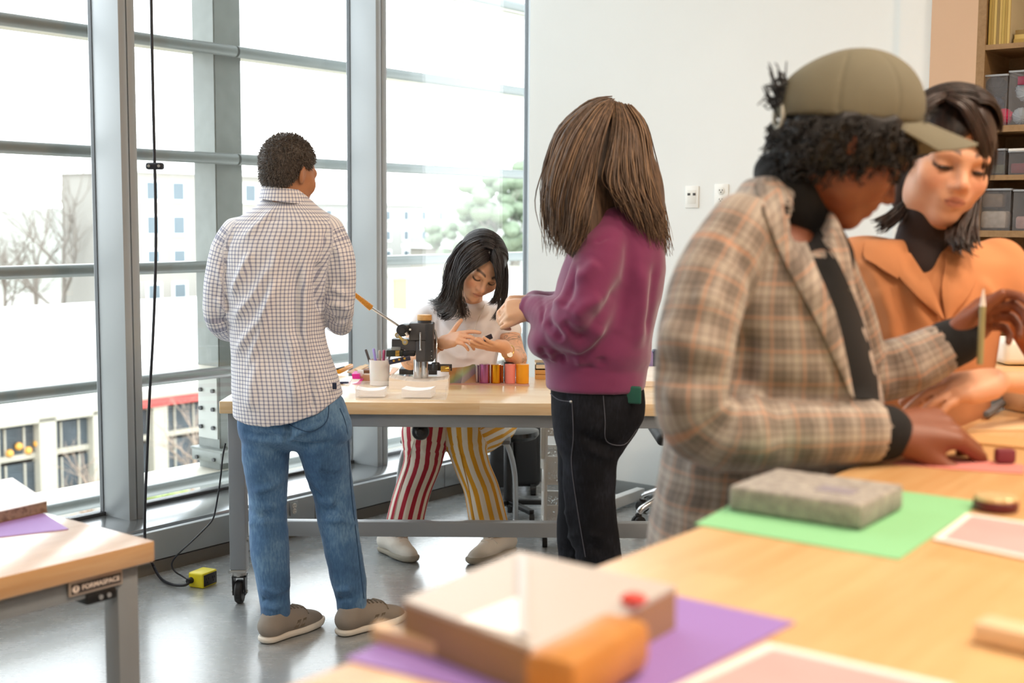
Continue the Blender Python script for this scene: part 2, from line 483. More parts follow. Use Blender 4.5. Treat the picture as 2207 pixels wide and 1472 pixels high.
# ================================================================== ROOM
UB, VG = 5.62, -4.63                                 # back wall plane, glass plane (building axes)
CEIL = 4.0
BM_ = Matrix(((UD[0], VD[0], 0, 0), (UD[1], VD[1], 0, 0), (0, 0, 1, 0), (0, 0, 0, 1)))
def bobj(name, mb, m, parent=None, **kw):
    """mesh laid out in building axes (u, v, z), turned onto the world"""
    bmesh.ops.transform(mb.bm, matrix=BM_, verts=mb.bm.verts[:])
    return mb.build(name, m, parent, **kw)
def ubox(mb, u0, u1, v0, v1, z0, z1, bev=0.0):
    mb.box(((u0+u1)/2, (v0+v1)/2, (z0+z1)/2), (abs(u1-u0), abs(v1-v0), abs(z1-z0)), bev=bev); return mb
M_ = {}
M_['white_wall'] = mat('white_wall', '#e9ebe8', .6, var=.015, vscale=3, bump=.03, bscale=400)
M_['tan_wall'] = mat('tan_wall', '#cfae90', .6, var=.02, vscale=5)
M_['ceiling'] = mat('ceiling_paint', '#e4e2dd', .8)
M_['grey_alu'] = mat('anodised_grey', '#a2a8ab', .34, metal=.1, spec=.6)
M_['grey_alu_dark'] = mat('dark_anodised', '#4b4d50', .4, metal=.4)
M_['black'] = mat('black_plastic', '#141416', .4)
M_['rubber'] = mat('black_rubber', '#1b1b1c', .6)
k = NT('polished_concrete')
v = k.coord('Generated')
v = k.coord('Object')
n1 = k.noise(1.1, 6, v, .6); n2 = k.noise(9, 5, v, .65, sc=(1, 1, 1)); n3 = k.noise(60, 3, v, .6)
f = k.math('ADD', k.math('MULTIPLY', n1, .5), k.math('ADD', k.math('MULTIPLY', n2, .35), k.math('MULTIPLY', n3, .15)))
k.l(k.ramp(f, [(.3, rgba('#92979a')), (.5, rgba('#a0a4a6')), (.7, rgba('#aeb1b2'))]), k.b.inputs['Base Color'])
sc = k.noise(3, 5, v, .7, sc=(1, 14, 1))
k.l(k.ramp(k.math('ADD', k.math('MULTIPLY', n2, .6), k.math('MULTIPLY', sc, .4)), [(.3, (.24, .24, .24, 1)), (.7, (.3, .3, .3, 1))]), k.b.inputs['Roughness'])
k.b.inputs['Specular IOR Level'].default_value = .6; k.b.inputs['Coat Weight'].default_value = .7; k.b.inputs['Coat Roughness'].default_value = .2; k.b.inputs['Coat IOR'].default_value = 1.6
k.bump(n3, .03, .002)
M_['floor'] = k.m
# glass: thin pane, reflects by Fresnel, otherwise clear
k = NT('window_glass')
tr = k.n('ShaderNodeBsdfTransparent'); tr.inputs[0].default_value = (.96, .975, .97, 1)
gl = k.n('ShaderNodeBsdfGlossy', Roughness=.01); lw = k.n('ShaderNodeLayerWeight', Blend=.5)
mx = k.n('ShaderNodeMixShader'); k.l(k.math('ADD', k.math('MULTIPLY', k.math('POWER', lw.outputs['Facing'], 5.0), .35), .04), mx.inputs[0]); k.l(tr.outputs[0], mx.inputs[1]); k.l(gl.outputs[0], mx.inputs[2]); k.l(mx.outputs[0], k.out.inputs[0])
M_['glass'] = k.m
S_ = lambda o: tag(o, kind='structure')
U_END, V_END, U_NEAR = 5.74, 6.5, -4.5
S_(bobj('floor', ubox(MB(), U_NEAR, U_END, -4.24, V_END, -.1, 0), M_['floor']))
S_(bobj('ceiling', ubox(MB(), U_NEAR, 6.4, -4.7, V_END, CEIL, CEIL+.15), M_['ceiling']))
v1928 = float(onu(1928, 500, UB)@VD); v2003 = float(onu(2003, 300, UB-.03)@VD); v2097 = float(onu(2097, 300, UB-.06)@VD)
S_(bobj('wall_back', ubox(MB(), UB, UB+.12, -4.19, v1928+.05, 0, CEIL), M_['white_wall']))
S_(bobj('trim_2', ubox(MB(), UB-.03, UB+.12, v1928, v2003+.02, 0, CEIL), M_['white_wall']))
BW = 1.25                                             # bookcase opening
mb = MB(); ubox(mb, UB-.06, UB+.12, v2003, v2097, 0, CEIL)
ubox(mb, UB-.06, UB+.12, v2097, v2097+BW, 2.62, CEIL); ubox(mb, UB-.06, UB+.12, v2097+BW, V_END, 0, CEIL); ubox(mb, UB+.4, UB+.5, v2003, v2097+BW+.1, 0, CEIL)
S_(bobj('wall_right', mb, M_['tan_wall']))
S_(bobj('wall_far_right', ubox(MB(), U_NEAR, UB, V_END, V_END+.12, 0, CEIL), M_['white_wall']))
S_(bobj('wall_near', ubox(MB(), U_NEAR-.12, U_NEAR, -4.7, V_END, 0, CEIL), M_['white_wall']))
S_(bobj('baseboard_back', ubox(MB(), UB-.012, UB-.0005, -4.19, v1928-.005, 0, .075, .003), mat('grey_base', '#808382', .5)))
# ---- window wall: glass bays between mullions 1.51 m apart
MU = [3.155-1.51*2, 3.155-1.51, 3.155, 3.155+1.51, 3.155+3.02]
for i, u in enumerate(MU[:-1]):
    g = S_(bobj('window_%d' % (i+1), ubox(MB(), u+.08, MU[i+1], VG-.006, VG+.006, .2, CEIL-.03), M_['glass']))
    mb = MB(); u1 = u+1.51
    for a, b in ((0, .036), (.042, .078)): ubox(mb, u1+a, u1+b, VG-.02, -4.44, .185, CEIL-.01, .002)
    ubox(mb, u1+.03, u1+.05, VG-.02, -4.452, .185, CEIL-.01)
    bobj('mullion', mb, M_['grey_alu'], g)
    mb = MB()
    for a in (-.004, .079): ubox(mb, u1+a, u1+a+.004, VG-.010, VG+.010, .186, CEIL-.012)
    bobj('gasket', mb, mat('gasket_grey', '#565b5f', .5), g)
mb = MB(); u1 = U_NEAR; 
# the wall to the left beyond the seen bays
ubox(mb, U_NEAR, MU[0]+.078, VG-.02, -4.3, 0, CEIL); S_(bobj('wall_left', mb, M_['white_wall']))
mb = MB(); ubox(mb, MU[0]+.08, UB+.6, -4.262, -4.23, .058, .178, .004)
t1 = S_(bobj('trim_1', mb, M_['grey_alu']))
bobj('kick', ubox(MB(), MU[0]+.08, UB+.6, -4.7, -4.237, -.1, .052), mat('kick_brown', '#6d675f', .5), t1)
bobj('sill_plate', ubox(MB(), MU[0]+.08, UB+.6, -4.66, -4.278, .05, .186, .003), mat('sill_alu', '#a3a6a8', .22, metal=.75), t1)
bobj('shadow_gap', ubox(MB(), MU[0]+.08, UB+.6, -4.28, -4.26, .05, .165), M_['black'], t1)
bobj('glazing_bead', ubox(MB(), MU[0]+.08, UB+.6, VG-.03, VG+.022, .186, .2, .002), M_['grey_alu_dark'], t1)
mb = MB()
for uu in (4.02, 4.95): ubox(mb, uu, uu+.003, -4.2302, -4.2292, .06, .176)
bobj('panel_joint', mb, M_['black'], t1)
# ---- ceiling lamps of the workshop (warm, over the tables at right; above the frame)
def area(name, loc, size, power, col, rot=(0, 0, 0), sy=None):
    L = bpy.data.lights.new(name, 'AREA'); L.energy = power; L.color = lin(col); L.size = size
    if sy: L.shape = 'RECTANGLE'; L.size_y = sy
    o = bpy.data.objects.new(name, L); COL.objects.link(o); o.location = tuple(loc); o.rotation_euler = rot; return o
# ================================================================== OUTSIDE THE GLASS
M_['louvre'] = mat('louvre_steel', '#6c7371', .4, metal=.2)
M_['louvre_blade'] = mat('louvre_blade', '#cfcbbd', .6)
M_['steel'] = mat('galvanised_steel', '#7c827f', .5, metal=.25, var=.12, vscale=14)
NAMES = ['lowest', 'second from the bottom', 'third from the bottom', 'fourth from the bottom', 'fifth from the bottom', 'topmost visible']
for i in range(6):
    z = .097+.5565*i
    t = thing('sunshade_rail', 'grey steel sunshade rail outside the glass, %s of six' % NAMES[i], 'sunshade rail', bw(-1, -5.2, z), BROT, 'sunshade rails outside the windows')
    MB().cyl((0, 0, 0), (5.40, 0, 0), .0295, 20).cyl((5.415, 0, 0), (10.5, 0, 0), .0295, 20).build('nose_tube', M_['louvre'], t)
    mb = MB(); mb.box((4.75, .18, .012), (11.5, .30, .012)); mb.build('blade', M_['louvre_blade'], t)   # local +y is away from the room
    mb = MB()
    for yy in (.1, .2): mb.box((4.75, yy, .004), (11.5, .006, .004))
    mb.build('blade_rib', M_['louvre'], t)
def steel_col(u, label):
    t = thing('steel_column', label, 'column', bw(u, -5.36, -6), BROT, 'outside steel columns')
    mb = MB(); mb.box((0, .08, 6), (.17, .02, 12)).box((0, -.08, 6), (.17, .02, 12)); mb.build('flange', M_['steel'], t)
    MB().box((0, 0, 6), (.02, .15, 12)).build('web', M_['steel'], t)
    mb = MB(); mb.box((-.085, 0, 6), (.012, .17, 12)); mb.box((.08, 0, 6), (.012, .17, 12)); mb.build('side_plate', M_['steel'], t)
    mb = MB(); mb.box((-.095, 0, 6.45), (.008, .155, .34)); pl = mb.build('bracket_plate', mat('plate_steel', '#a9ada9', .5, metal=.3), t)
    for yy in (-.05, .05):
        for zz in (6.34, 6.44, 6.54):
            MB().cyl((-.099, yy, zz), (-.113, yy, zz), .012, 6).build('bolt', M_['grey_alu_dark'], pl)
    mb = MB(); mb.box((-.1, -.03, 6.19), (.08, .24, .06), bev=.006); mb.box((-.09, -.03, 6.225), (.10, .26, .012)); b = mb.build('base_bracket', M_['steel'], t)
    for yy in (-.1, .04): MB().cyl((-.14, yy, 6.18), (-.152, yy, 6.18), .011, 6).build('bolt', M_['grey_alu_dark'], b)
    return t
steel_col(4.415, 'grey steel column outside the glass with bolted plate, behind the man in the checked shirt')
# ground far below, low store building with a white roof, bare trees, flats, hill
GZ = -10.0
M_['asphalt'] = mat('pale_ground', '#8f8c84', .9, var=.1, vscale=.2)
mb = MB(); ubox(mb, -80, 260, -400, -6, GZ-.5, GZ)
S_(bobj('ground_outside', mb, M_['asphalt']))
M_['white_roof'] = mat('white_roof', '#f4f3ef', .7)
M_['cream'] = mat('cream_render', '#b3ad9d', .8)
M_['shop_glass'] = mat('shop_glass', '#4c545a', .15, spec=.6, var=.35, vscale=.9)
VF = -45.0
t = thing('store_building', 'long low cream store building with white flat roof and shop windows', 'building', bw(14, VF, GZ), BROT)
L0, L1 = -6.0, 60.0
MB().box(((L0+L1)/2, 24, 4.0), (L1-L0, 48, .5)).build('roof', M_['white_roof'], t)
MB().box(((L0+L1)/2, -.05, 3.72), (L1-L0, .5, .75)).build('fascia', M_['cream'], t)
MB().box(((L0+L1)/2, 2.2, 1.8), (L1-L0, .3, 3.6)).build('back_wall', mat('inner_wall', '#6b665e', .8), t)
def fu(px, py): return float(onv(px, py, VF)@UD)-14
for px in (-30, 95, 210, 338, 460, 600, 900, 1200):
    x = fu(px, 950); MB().box((x, 0, 1.75), (.75, .6, 3.5)).build('column', M_['cream'], t)
cols = [fu(p, 950) for p in (-30, 95, 210, 338, 460, 600, 900)]
for a, b in zip(cols[:-1], cols[1:]):
    for z0, z1 in ((.35, 1.75), (2.1, 3.2)):
        f = MB().box(((a+b)/2, .18, (z0+z1)/2), (b-a-.6, .1, z1-z0)).build('shop_window', M_['shop_glass'], t)
        mb = MB(); n = 3
        for q in range(1, n): mb.box((a+(b-a)*q/n, .1, (z0+z1)/2), (.07, .08, z1-z0))
        mb.box(((a+b)/2, .1, z0-.08), (b-a-.6, .14, .22)); mb.build('glazing_bar', M_['cream'], f)
mb = MB(); x = fu(345, 828); mb.box((x+.3, -.35, 3.55), (4.5, .15, .35)); mb.build('red_awning', mat('awning_red', '#b24a44', .7), t)
mb = MB(); x = fu(20, 935)
for q in range(5): mb.ball((x+.4*q, .02, 2.25+.22*(q % 2)), .16, 10)
mb.build('window_lamp', mat('shop_lamp_orange', '#e0a34a', .5), t)
# flats beyond
def flats(u, v, w, h, name, label, rows, cls, colr):
    t = thing('apartment_building', label, 'building', bw(u, v, GZ), BROT)
    MB().box((w/2, 6, h/2), (w, 12, h)).build('wall', mat('flats_'+colr, colr, .8), t)
    MB().box((w/2, 6, h+.2), (w+.8, 12.8, .5)).build('roof_edge', M_['white_roof'], t)
    for r in range(rows):
        for c in range(cls):
            x = w*(c+.5)/cls; z = h*(r+.45)/rows
            f = MB().box((x, -.06, z), (1.7, .14, 2.0)).build('window', M_['white_roof'], t)
            MB().box((x, -.12, z), (1.3, .06, 1.6)).build('pane', mat('flat_pane', '#5a686f', .3), f)
    return t
p = onv(300, 500, -96)
flats(float(p@UD), -96, 14.4, 15.6, 'flats', 'pale block of flats with paired windows seen beside the hanging cable', 5, 5, '#959189')
p = onv(640, 520, -152)
flats(float(p@UD), -152, 38, 14.0, 'flats', 'far white block of flats seen past the man in the checked shirt', 4, 8, '#9c9b95')
# low buildings and parking seen through the right bay
p = onv(838, 660, -60)
p = onv(838, 660, -100)
t = thing('brick_shed', 'low pale shed with an orange brick end beyond the seated woman', 'building', bw(float(p@UD), -100, GZ), BROT)
MB().box((14, 4, 2.4), (28, 8, 4.8)).build('wall', M_['white_roof'], t)
MB().box((1.8, -.1, 2.3), (2.2, .3, 4.4)).build('brick_end', mat('brick_orange', '#d8a184', .9), t)
MB().box((14, 4, 5.0), (30, 9, .4)).build('roof', M_['cream'], t)
p = onv(985, 520, -130)
t = thing('pavilion', 'distant pale pavilion with a row of openings by the car park', 'building', bw(float(p@UD), -130, GZ), BROT)
MB().box((18, 5, 3.4), (36, 10, 6.8)).build('wall', mat('pavilion', '#8f8a80', .8), t)
for q in range(7): MB().box((3+q*5, -.1, 3.6), (3.2, .4, 3.0)).build('opening', mat('opening_grey', '#a9aaa5', .7), t)
MB().box((18, 5, 7.1), (38, 12, .6)).build('roof', M_['white_roof'], t)
rr = random.Random(4)
cc = ['#9aa3aa', '#c9ccce', '#7f868c', '#b0a59a', '#d9dadb']
for i in range(6):
    px = 880+i*47; p = onv(px, 540, -120); 
    t = thing('parked_car', ['silver', 'white', 'dark grey', 'beige', 'light grey'][i % 5]+' parked car far beyond the right window bay, number %d from the mullion' % (i+1), 'car', (p[0], p[1], GZ+.0), BROT+math.pi/2, 'cars in the far car park')
    body = MB().box((0, 0, .62), (4.2, 1.7, .62), bev=.2).build('body', mat('car'+cc[i % 5], cc[i % 5], .35), t)
    MB().box((-.15, 0, 1.13), (2.2, 1.5, .55), bev=.22).build('cabin', mat('car_glass', '#5d666c', .2), t)
    mb = MB()
    for sx in (-1.3, 1.3):
        for sy in (-.8, .8): mb.cyl((sx, sy-.1, .32), (sx, sy+.1, .32), .32, 12)
    mb.build('wheel', M_['rubber'], t)
# hill: rolling wooded ridge
n1_, n2_ = 70, 14; V = []; Q = []
for j in range(n2_):
    for i in range(n1_):
        u = -60+i*6.0; v = -170-j*14; a = j/(n2_-1)
        h = (math.sin(a*math.pi*.75))*(15+4*math.sin(u*.021)+2*math.sin(u*.07+1))
        V.append(list(bw(u, v, GZ-1+h)+np.array([0, 0, 1.2*mnoise.noise(Vector((u*.12, v*.12, 0)))])))
for j in range(n2_-1):
    for i in range(n1_-1): q = j*n1_+i; Q.append([q, q+1, q+n1_+1, q+n1_])
o = raw_mesh('hill', np.array(V), np.array(Q), mat('hill_wood', '#8b8c83', .95, vcol2='#75766d', vscale=.25), None); tag(o, kind='structure')
# trees
def bare_tree(px, pyb, Y, h, label, seed, m, leaf=None, dense=6):
    b = at(px, pyb, Y); b[2] = GZ
    t = thing('bare_tree' if leaf is None else 'leafy_tree', label, 'tree', b, 0, 'trees beyond the window')
    rg = random.Random(seed); cur = []; tips = []
    def grow(p, d, L, r, lv):
        n = 4; c = [[*p, r]]
        q = Vector(p)
        for i in range(n):
            d = (d+Vector((rg.gauss(0, .1), rg.gauss(0, .1), rg.gauss(.02, .06)))).normalized(); q = q+d*L/n; c.append([*q, r*(1-.6*(i+1)/n)])
        cur.append(c)
        if lv == 0: tips.append(q.copy()); return
        for k in range(dense if lv > 1 else 4):
            f = .35+.65*(k+1)/(dense if lv > 1 else 4); w = Vector(c[min(n, int(f*n))][:3])
            dd = (d+Vector((rg.gauss(0, .55), rg.gauss(0, .55), rg.uniform(-.1, .4)))).normalized()
            grow(w, dd, L*rg.uniform(.5, .72), r*.45, lv-1)
    grow(Vector((0, 0, 0)), Vector((0, 0, 1)), h*.5, h*.018, 3)
    strands('branches', cur, m, t, 4, world=False)
    if leaf is not None:
        mb = MB()
        for q in tips[::3]: mb.ball(q, h*.055*rg.uniform(.7, 1.3), 6, sc=(1.3, 1.3, .9))
        mb.build('foliage', leaf, t)
    return t
bark = mat('pale_bark', '#a08d7c', .9); gleaf = mat('pale_leaf', '#7f8d74', .9, var=.2, vscale=2); gl2 = mat('grey_leaf', '#b0aea6', .9, var=.15, vscale=1)
bare_tree(160, 1000, 40, 4.9, 'bare pinkish tree before the store, between two cream columns', 3, bark)
bare_tree(45, 1010, 39, 3.6, 'bare pale tree at left in front of the store corner window', 5, bark)
bare_tree(415, 960, 50, 4.6, 'thin bare tree before the store right of the hanging cable', 9, bark)
for i, px in enumerate((10, 70, 130, 185)):
    bare_tree(px, 600, 118+6*(i % 2), 13+2.0*((i*37) % 3), 'hazy grey brown wood tree beyond the white roof, number %d from the left' % (i+1), 20+i, mat('pale_twigs', '#857d74', .9), None, 6)
for i, (px, h) in enumerate(((1030, 12), (1062, 15), (1100, 16))):
    bare_tree(px, 500, 175, h+3, ['smallest', 'middle', 'tallest'][i]+' pale green tree on the hillside at the right window bay', 40+i, mat('grey_bark', '#aaa39a', .9), gleaf, 5)
# shrubs under the store front
for i, px in enumerate((345, 372, 400, 428, 190, 150)):
    b = at(px, 1000, 47 if px > 300 else 42); b[2] = GZ
    t = thing('shrub', ('yellow green' if px > 300 else 'russet')+' low shrub before the store, number %d along the bed' % (i+1), 'shrub', b, 0, 'shrubs before the store')
    mb = MB(); rg = random.Random(i)
    for q in range(26): mb.ball((rg.gauss(0, .5), rg.gauss(0, .4), .25+abs(rg.gauss(0, .3))), rg.uniform(.12, .26), 6)
    mb.build('foliage', mat('shrub_green', '#8f9a66', .9, var=.2, vscale=3) if px > 300 else mat('shrub_russet', '#9d8268', .9, var=.2, vscale=3), t)
# ================================================================== FURNITURE
M_['maple'] = wood_mat('maple_top', '#efdab5', '#dcb887', rough=.3, coat=.5)
M_['maple_fg'] = wood_mat('maple_big_top', '#deb985', '#cf9f68', rough=.4, coat=.15, plank=.11, bump=.03)
M_['frame'] = mat('powder_grey', '#8d9296', .38, metal=.15, bump=.02, bscale=900)
M_['chrome'] = mat('chrome', '#d5d7d9', .12, metal=1.0)
M_['zinc'] = mat('zinc', '#b5b6b4', .35, metal=.8)
def caster(root, x, y, ztop, r=.042, name='caster', locked=True):
    mb = MB(); mb.box((x, y, ztop-.006), (.062, .062, .012), bev=.003); mb.cyl((x, y, ztop-.012), (x, y, ztop-.028), .026, 18)
    c = mb.build(name, M_['zinc'], root)
    mb = MB()
    for s in (-.022, .022): mb.prism([(x+s-.003, y-.024, ztop-.026), (x+s-.003, y+.024, ztop-.026), (x+s-.003, y+.016, r-.012), (x+s-.003, y-.016, r-.012)], (0, 0, 0), (.006, 0, 0))
    mb.box((x, y, ztop-.029), (.05, .05, .006))
    mb.build('fork', M_['black'], c)
    MB().lathe([(r*.35, -.014), (r*.9, -.014), (r, -.008), (r, .008), (r*.9, .014), (r*.35, .014)], (x, y, r), 28, Matrix.Rotation(R_(90), 3, 'Y')).build('wheel', M_['rubber'], c)
    MB().cyl((x-.03, y, r), (x+.03, y, r), .006, 10).build('axle', M_['zinc'], c)
    return c
def workbench(name, label, loc, rz, L, D, H, top, th=.044, leg=.06, fr=None, casters=True, zrail=.2, apron=.046):
    """local x along the front, y to the back; origin at the front left corner on the floor"""
    t = thing(name, label, 'workbench', loc, rz)
    MB().box((L/2, D/2, H-th/2), (L, D, th), bev=.004).build('tabletop', top, t)
    zf = H-th; i = .025; za = .135 if casters else 0
    pos = [(i+leg/2, i+leg/2), (L-i-leg/2, i+leg/2), (i+leg/2, D-i-leg/2), (L-i-leg/2, D-i-leg/2)]
    for (x, y) in pos:
        lg = MB().box((x, y, (zf+za)/2), (leg, leg, zf-za), bev=.003).build('leg', M_['frame'], t)
        MB().cyl((x+leg/2, y, zf-.06), (x+leg/2+.006, y, zf-.06), .008, 6).cyl((x+leg/2, y, zrail+.03), (x+leg/2+.006, y, zrail+.03), .008, 6).build('bolt', M_['zinc'], lg)
        if casters: caster(t, x, y, za, .045)
    for y in (i+.02, D-i-.02): MB().box((L/2, y, zf-apron/2), (L-2*i-leg*2, .04, apron), bev=.003).build('apron', M_['frame'], t)
    for x in (i+.02, L-i-.02): MB().box((x, D/2, zf-apron/2), (.04, D-2*i-leg*2, apron), bev=.003).build('apron', M_['frame'], t)
    for x in (i+leg/2, L-i-leg/2): MB().box((x, D/2, zrail), (.05, D-2*i-2*leg, .06), bev=.003).build('side_rail', M_['frame'], t)
    MB().box((L/2, D*.47, zrail), (L-2*i-leg*2+.06, .05, .06), bev=.003).build('stretcher', M_['frame'], t)
    return t
FT = .783                                             # top of the far workbench
xl = float(at(472, 875, 4.62)[0]); xr = xl+1.83
wb = workbench('workbench', 'long maple workbench on grey wheeled legs with the foil press on it', (xl, 4.62, 0), 0, 1.83, .78, FT, M_['maple'], zrail=.216, th=.047, apron=.05)
k0 = at(907, 928, 4.72)-np.array([xl, 4.62, 0])
MB().lathe([(.012, 0), (.022, .002), (.033, .008), (.034, .02), (.03, .03), (.02, .034), (.017, .04), (.012, .048), (.004, .05)], (k0[0], k0[1], k0[2]), 28, Matrix.Rotation(R_(90), 3, 'X')).build('leveling_knob', M_['black'], wb)
# near left table, square with the building: local x = +u, local y = -v
OX, OV = 1.588-1.9, -2.150
LH = .79
lt = workbench('workbench', 'near left workbench with a maker plate and a purple sheet on top', bw(OX, OV), BROT, 1.9, .8, LH, wood_mat('oak_edge_top', '#d9b182', '#c39564', rough=.3, coat=1.0), th=.045, leg=.05, casters=False, apron=.048)
def lxy(u, v): return u-OX, -(v-OV)
pl = MB(); x0 = 1.396-OX; x1 = 1.521-OX; zc = .7245
pl.box(((x0+x1)/2, .021, zc), (x1-x0, .006, .031), bev=.0025)
pl = pl.build('maker_plate', mat('plate_rim', '#cdb9a8', .35, metal=.6), lt)
MB().box(((x0+x1)/2, .0175, zc), (x1-x0-.010, .002, .0205), bev=.0008).build('plate_field', mat('plate_dark', '#4a4140', .5), pl)
MB().cyl((x0+.014, .0168, zc), (x0+.014, .0155, zc), .0076, 24).build('round_logo', mat('plate_cream', '#e6d5c8', .5), pl)
def text(name, s, size, M, m, parent, ext=.0004, bold=.0):
    c = bpy.data.curves.new(name, 'FONT'); c.body = s; c.size = size; c.extrude = ext; c.align_x = 'CENTER'; c.align_y = 'CENTER'; c.offset = bold
    o = bpy.data.objects.new(name, c); COL.objects.link(o)
    me = bpy.data.meshes.new_from_object(o.evaluated_get(bpy.context.evaluated_depsgraph_get())); bpy.data.objects.remove(o)
    me.transform(M); me.materials.clear()
    return link_mesh(name, me, m, parent)
text('lettering', 'FORMASPACE', .0142, Matrix.Translation(((x0+x1)/2+.0095, .0160, zc)) @ Matrix.Rotation(R_(90), 4, 'X'), MATS['plate_cream'], pl, bold=.0003)
text('logo_mark', 'f', .011, Matrix.Translation((x0+.014, .0148, zc)) @ Matrix.Rotation(R_(90), 4, 'X'), MATS['plate_dark'], pl, bold=.0003)
mb = MB(); xa, xb = 1.437-OX, 1.507-OX
bx = mb.box(((xa+xb)/2, .045, .694), (xb-xa, .05, .022), bev=.003).build('control_box', M_['black'], lt)
for f in (.45, .72): MB().cyl((xa+(xb-xa)*f, .0205, .694), (xa+(xb-xa)*f, .017, .694), .005, 16).build('button', mat('button_grey', '#8b8d90', .4), bx)
# big table in the foreground (square with the building, bar height)
ZB = 1.08
vE = float(np.mean([atz(px, py, ZB)@VD for px, py in ((1290, 1200), (1495, 1133), (1900, 1000))]))
BU0, BV1 = .42, vE+1.15
bt = workbench('workbench', 'large maple worktable in the foreground strewn with cards, frames and coloured sheets', bw(BU0, BV1), BROT, 2.75, 1.15, ZB, M_['maple_fg'], th=.045, leg=.07, casters=False, zrail=.3)
lm_ = MATS['oak_edge_top'].node_tree.nodes['Principled BSDF']; lm_.inputs['Coat IOR'].default_value = 1.9; lm_.inputs['Coat Roughness'].default_value = .16
# stool under the seated woman
sx, sy = float(atz(985, 1140, 0)[0]), 5.62
st = thing('stool', 'grey tube-legged stool under the woman in striped trousers', 'stool', (sx, sy, 0))
p_fr = atz(1111, 1141, 0); p_br = atz(1099, 1104, 0); hw = p_fr[0]-sx
MB().box((0, .2, .452), (2*hw-.05, .36, .022), bev=.01).build('seat', mat('seat_grey', '#6c6d70', .5), st)
for s in (1, -1):
    for (p, back) in ((p_fr, 0), (p_br, 1)):
        x, y = s*(p[0]-sx), p[1]-sy
        xt, yt = s*(hw-.055), y-.03+(.0 if not back else .02)
        pts = catmull([(xt-s*.10, yt, .428), (xt-s*.02, yt, .426), (xt+s*.02, yt, .395), (x-s*.004, y, .25), (x, y, .028)], 6)
        lg = MB().tube(pts, .0125, 14).build('leg', mat('tube_grey', '#b3b6b8', .3, metal=.5), st)
        MB().cyl((x, y, 0), (x, y, .05), .014, 14, bev=.003).build('foot', M_['rubber'] if back else M_['zinc'], lg)
MB().tube(catmull([(-hw+.06, .36, .43), (-hw+.02, .40, .5), (-hw+.03, .44, .72), (0, .46, .74), (hw-.03, .44, .72), (hw-.02, .40, .5), (hw-.06, .36, .43)], 6), .011, 12).build('back_frame', MATS['tube_grey'], st)
# low black stool beside it
p = at(1096, 930, 6.1)
bs = thing('swivel_stool', 'low black swivel stool in the shadow behind the grey stool', 'stool', (p[0], p[1], 0))
MB().lathe([(.05, -.035), (.135, -.03), (.15, -.012), (.148, .008), (.12, .02), (.01, .024)], (0, 0, p[2]), 36).build('seat', mat('gloss_black', '#101012', .2), bs)
MB().cyl((0, 0, .06), (0, 0, p[2]-.03), .022, 16).build('column', M_['black'], bs)
for q in range(5):
    a = q*2*math.pi/5+.3; l = MB().bar((0, 0, .075), (.2*math.cos(a), .2*math.sin(a), .06), .03, .025, bev=.005).build('base_arm', M_['black'], bs)
    MB().cyl((.2*math.cos(a)-.012, .2*math.sin(a), .026), (.2*math.cos(a)+.012, .2*math.sin(a), .026), .026, 14).build('caster', M_['rubber'], l)
# black rolling case against the back wall
p = atz(1108, 1066, 0); x0 = float(at(1056, 1000, p[1])[0]); x1 = float(at(1166, 1000, p[1])[0])
rc = thing('rolling_case', 'tall black rolling case against the back wall near the corner', 'case', ((x0+x1)/2, p[1]+.07, 0), 0)
w = x1-x0
MB().box((-w*.27, .0, .28), (w*.46, .22, .48), bev=.03, seg=3).box((w*.22, .03, .275), (w*.54, .22, .47), bev=.03, seg=3).build('shell', mat('case_black', '#1c1d1f', .45, bump=.1, bscale=300), rc)
MB().tube(catmull([(-.07, .04, .49), (-.07, .04, .56), (0, .04, .575), (.07, .04, .56), (.07, .04, .49)], 5), .008, 10).build('handle', M_['black'], rc)
for s in (-1, 1): 
    for yy in (-.08, .08): MB().cyl((s*(w/2-.04)-.014, yy, .03), (s*(w/2-.04)+.014, yy, .03), .03, 18).cyl((s*(w/2-.04), yy, .03), (s*(w/2-.04), yy, .06), .016, 10).build('wheel', M_['rubber'], rc)
# white mesh trolley
p = atz(1174, 1179, 0); x0 = float(p[0]); y0 = float(p[1])
mw, md = .26, .30
tr = thing('trolley', 'white mesh three-tier trolley behind the woman in the maroon sweatshirt', 'trolley', (x0, y0, 0))
mwht = mat('white_metal', '#e9e9e6', .4)
k = NT('white_mesh'); v = k.coord(); vo = k.n('ShaderNodeTexVoronoi', Scale=120.0, _voronoi_dimensions='3D'); k.l(v, vo.inputs['Vector'])
trn = k.n('ShaderNodeBsdfTransparent'); mx = k.n('ShaderNodeMixShader'); k.l(k.math('LESS_THAN', vo.outputs['Distance'], .42), mx.inputs[0])
k.l(k.b.outputs[0], mx.inputs[1]); k.l(trn.outputs[0], mx.inputs[2]); k.l(mx.outputs[0], k.out.inputs[0]); k.b.inputs['Base Color'].default_value = rgba('#ececea'); k.b.inputs['Roughness'].default_value = .5
mmesh = k.m
for (x, y) in ((0, 0), (mw, 0), (0, md), (mw, md)):
    pst = MB().cyl((x, y, .055), (x, y, .70), .0095, 14).build('post', mwht, tr)
    MB().cyl((x-.011, y, .022), (x+.011, y, .022), .022, 16).cyl((x, y, .03), (x, y, .058), .008, 10).build('caster', M_['rubber'], pst)
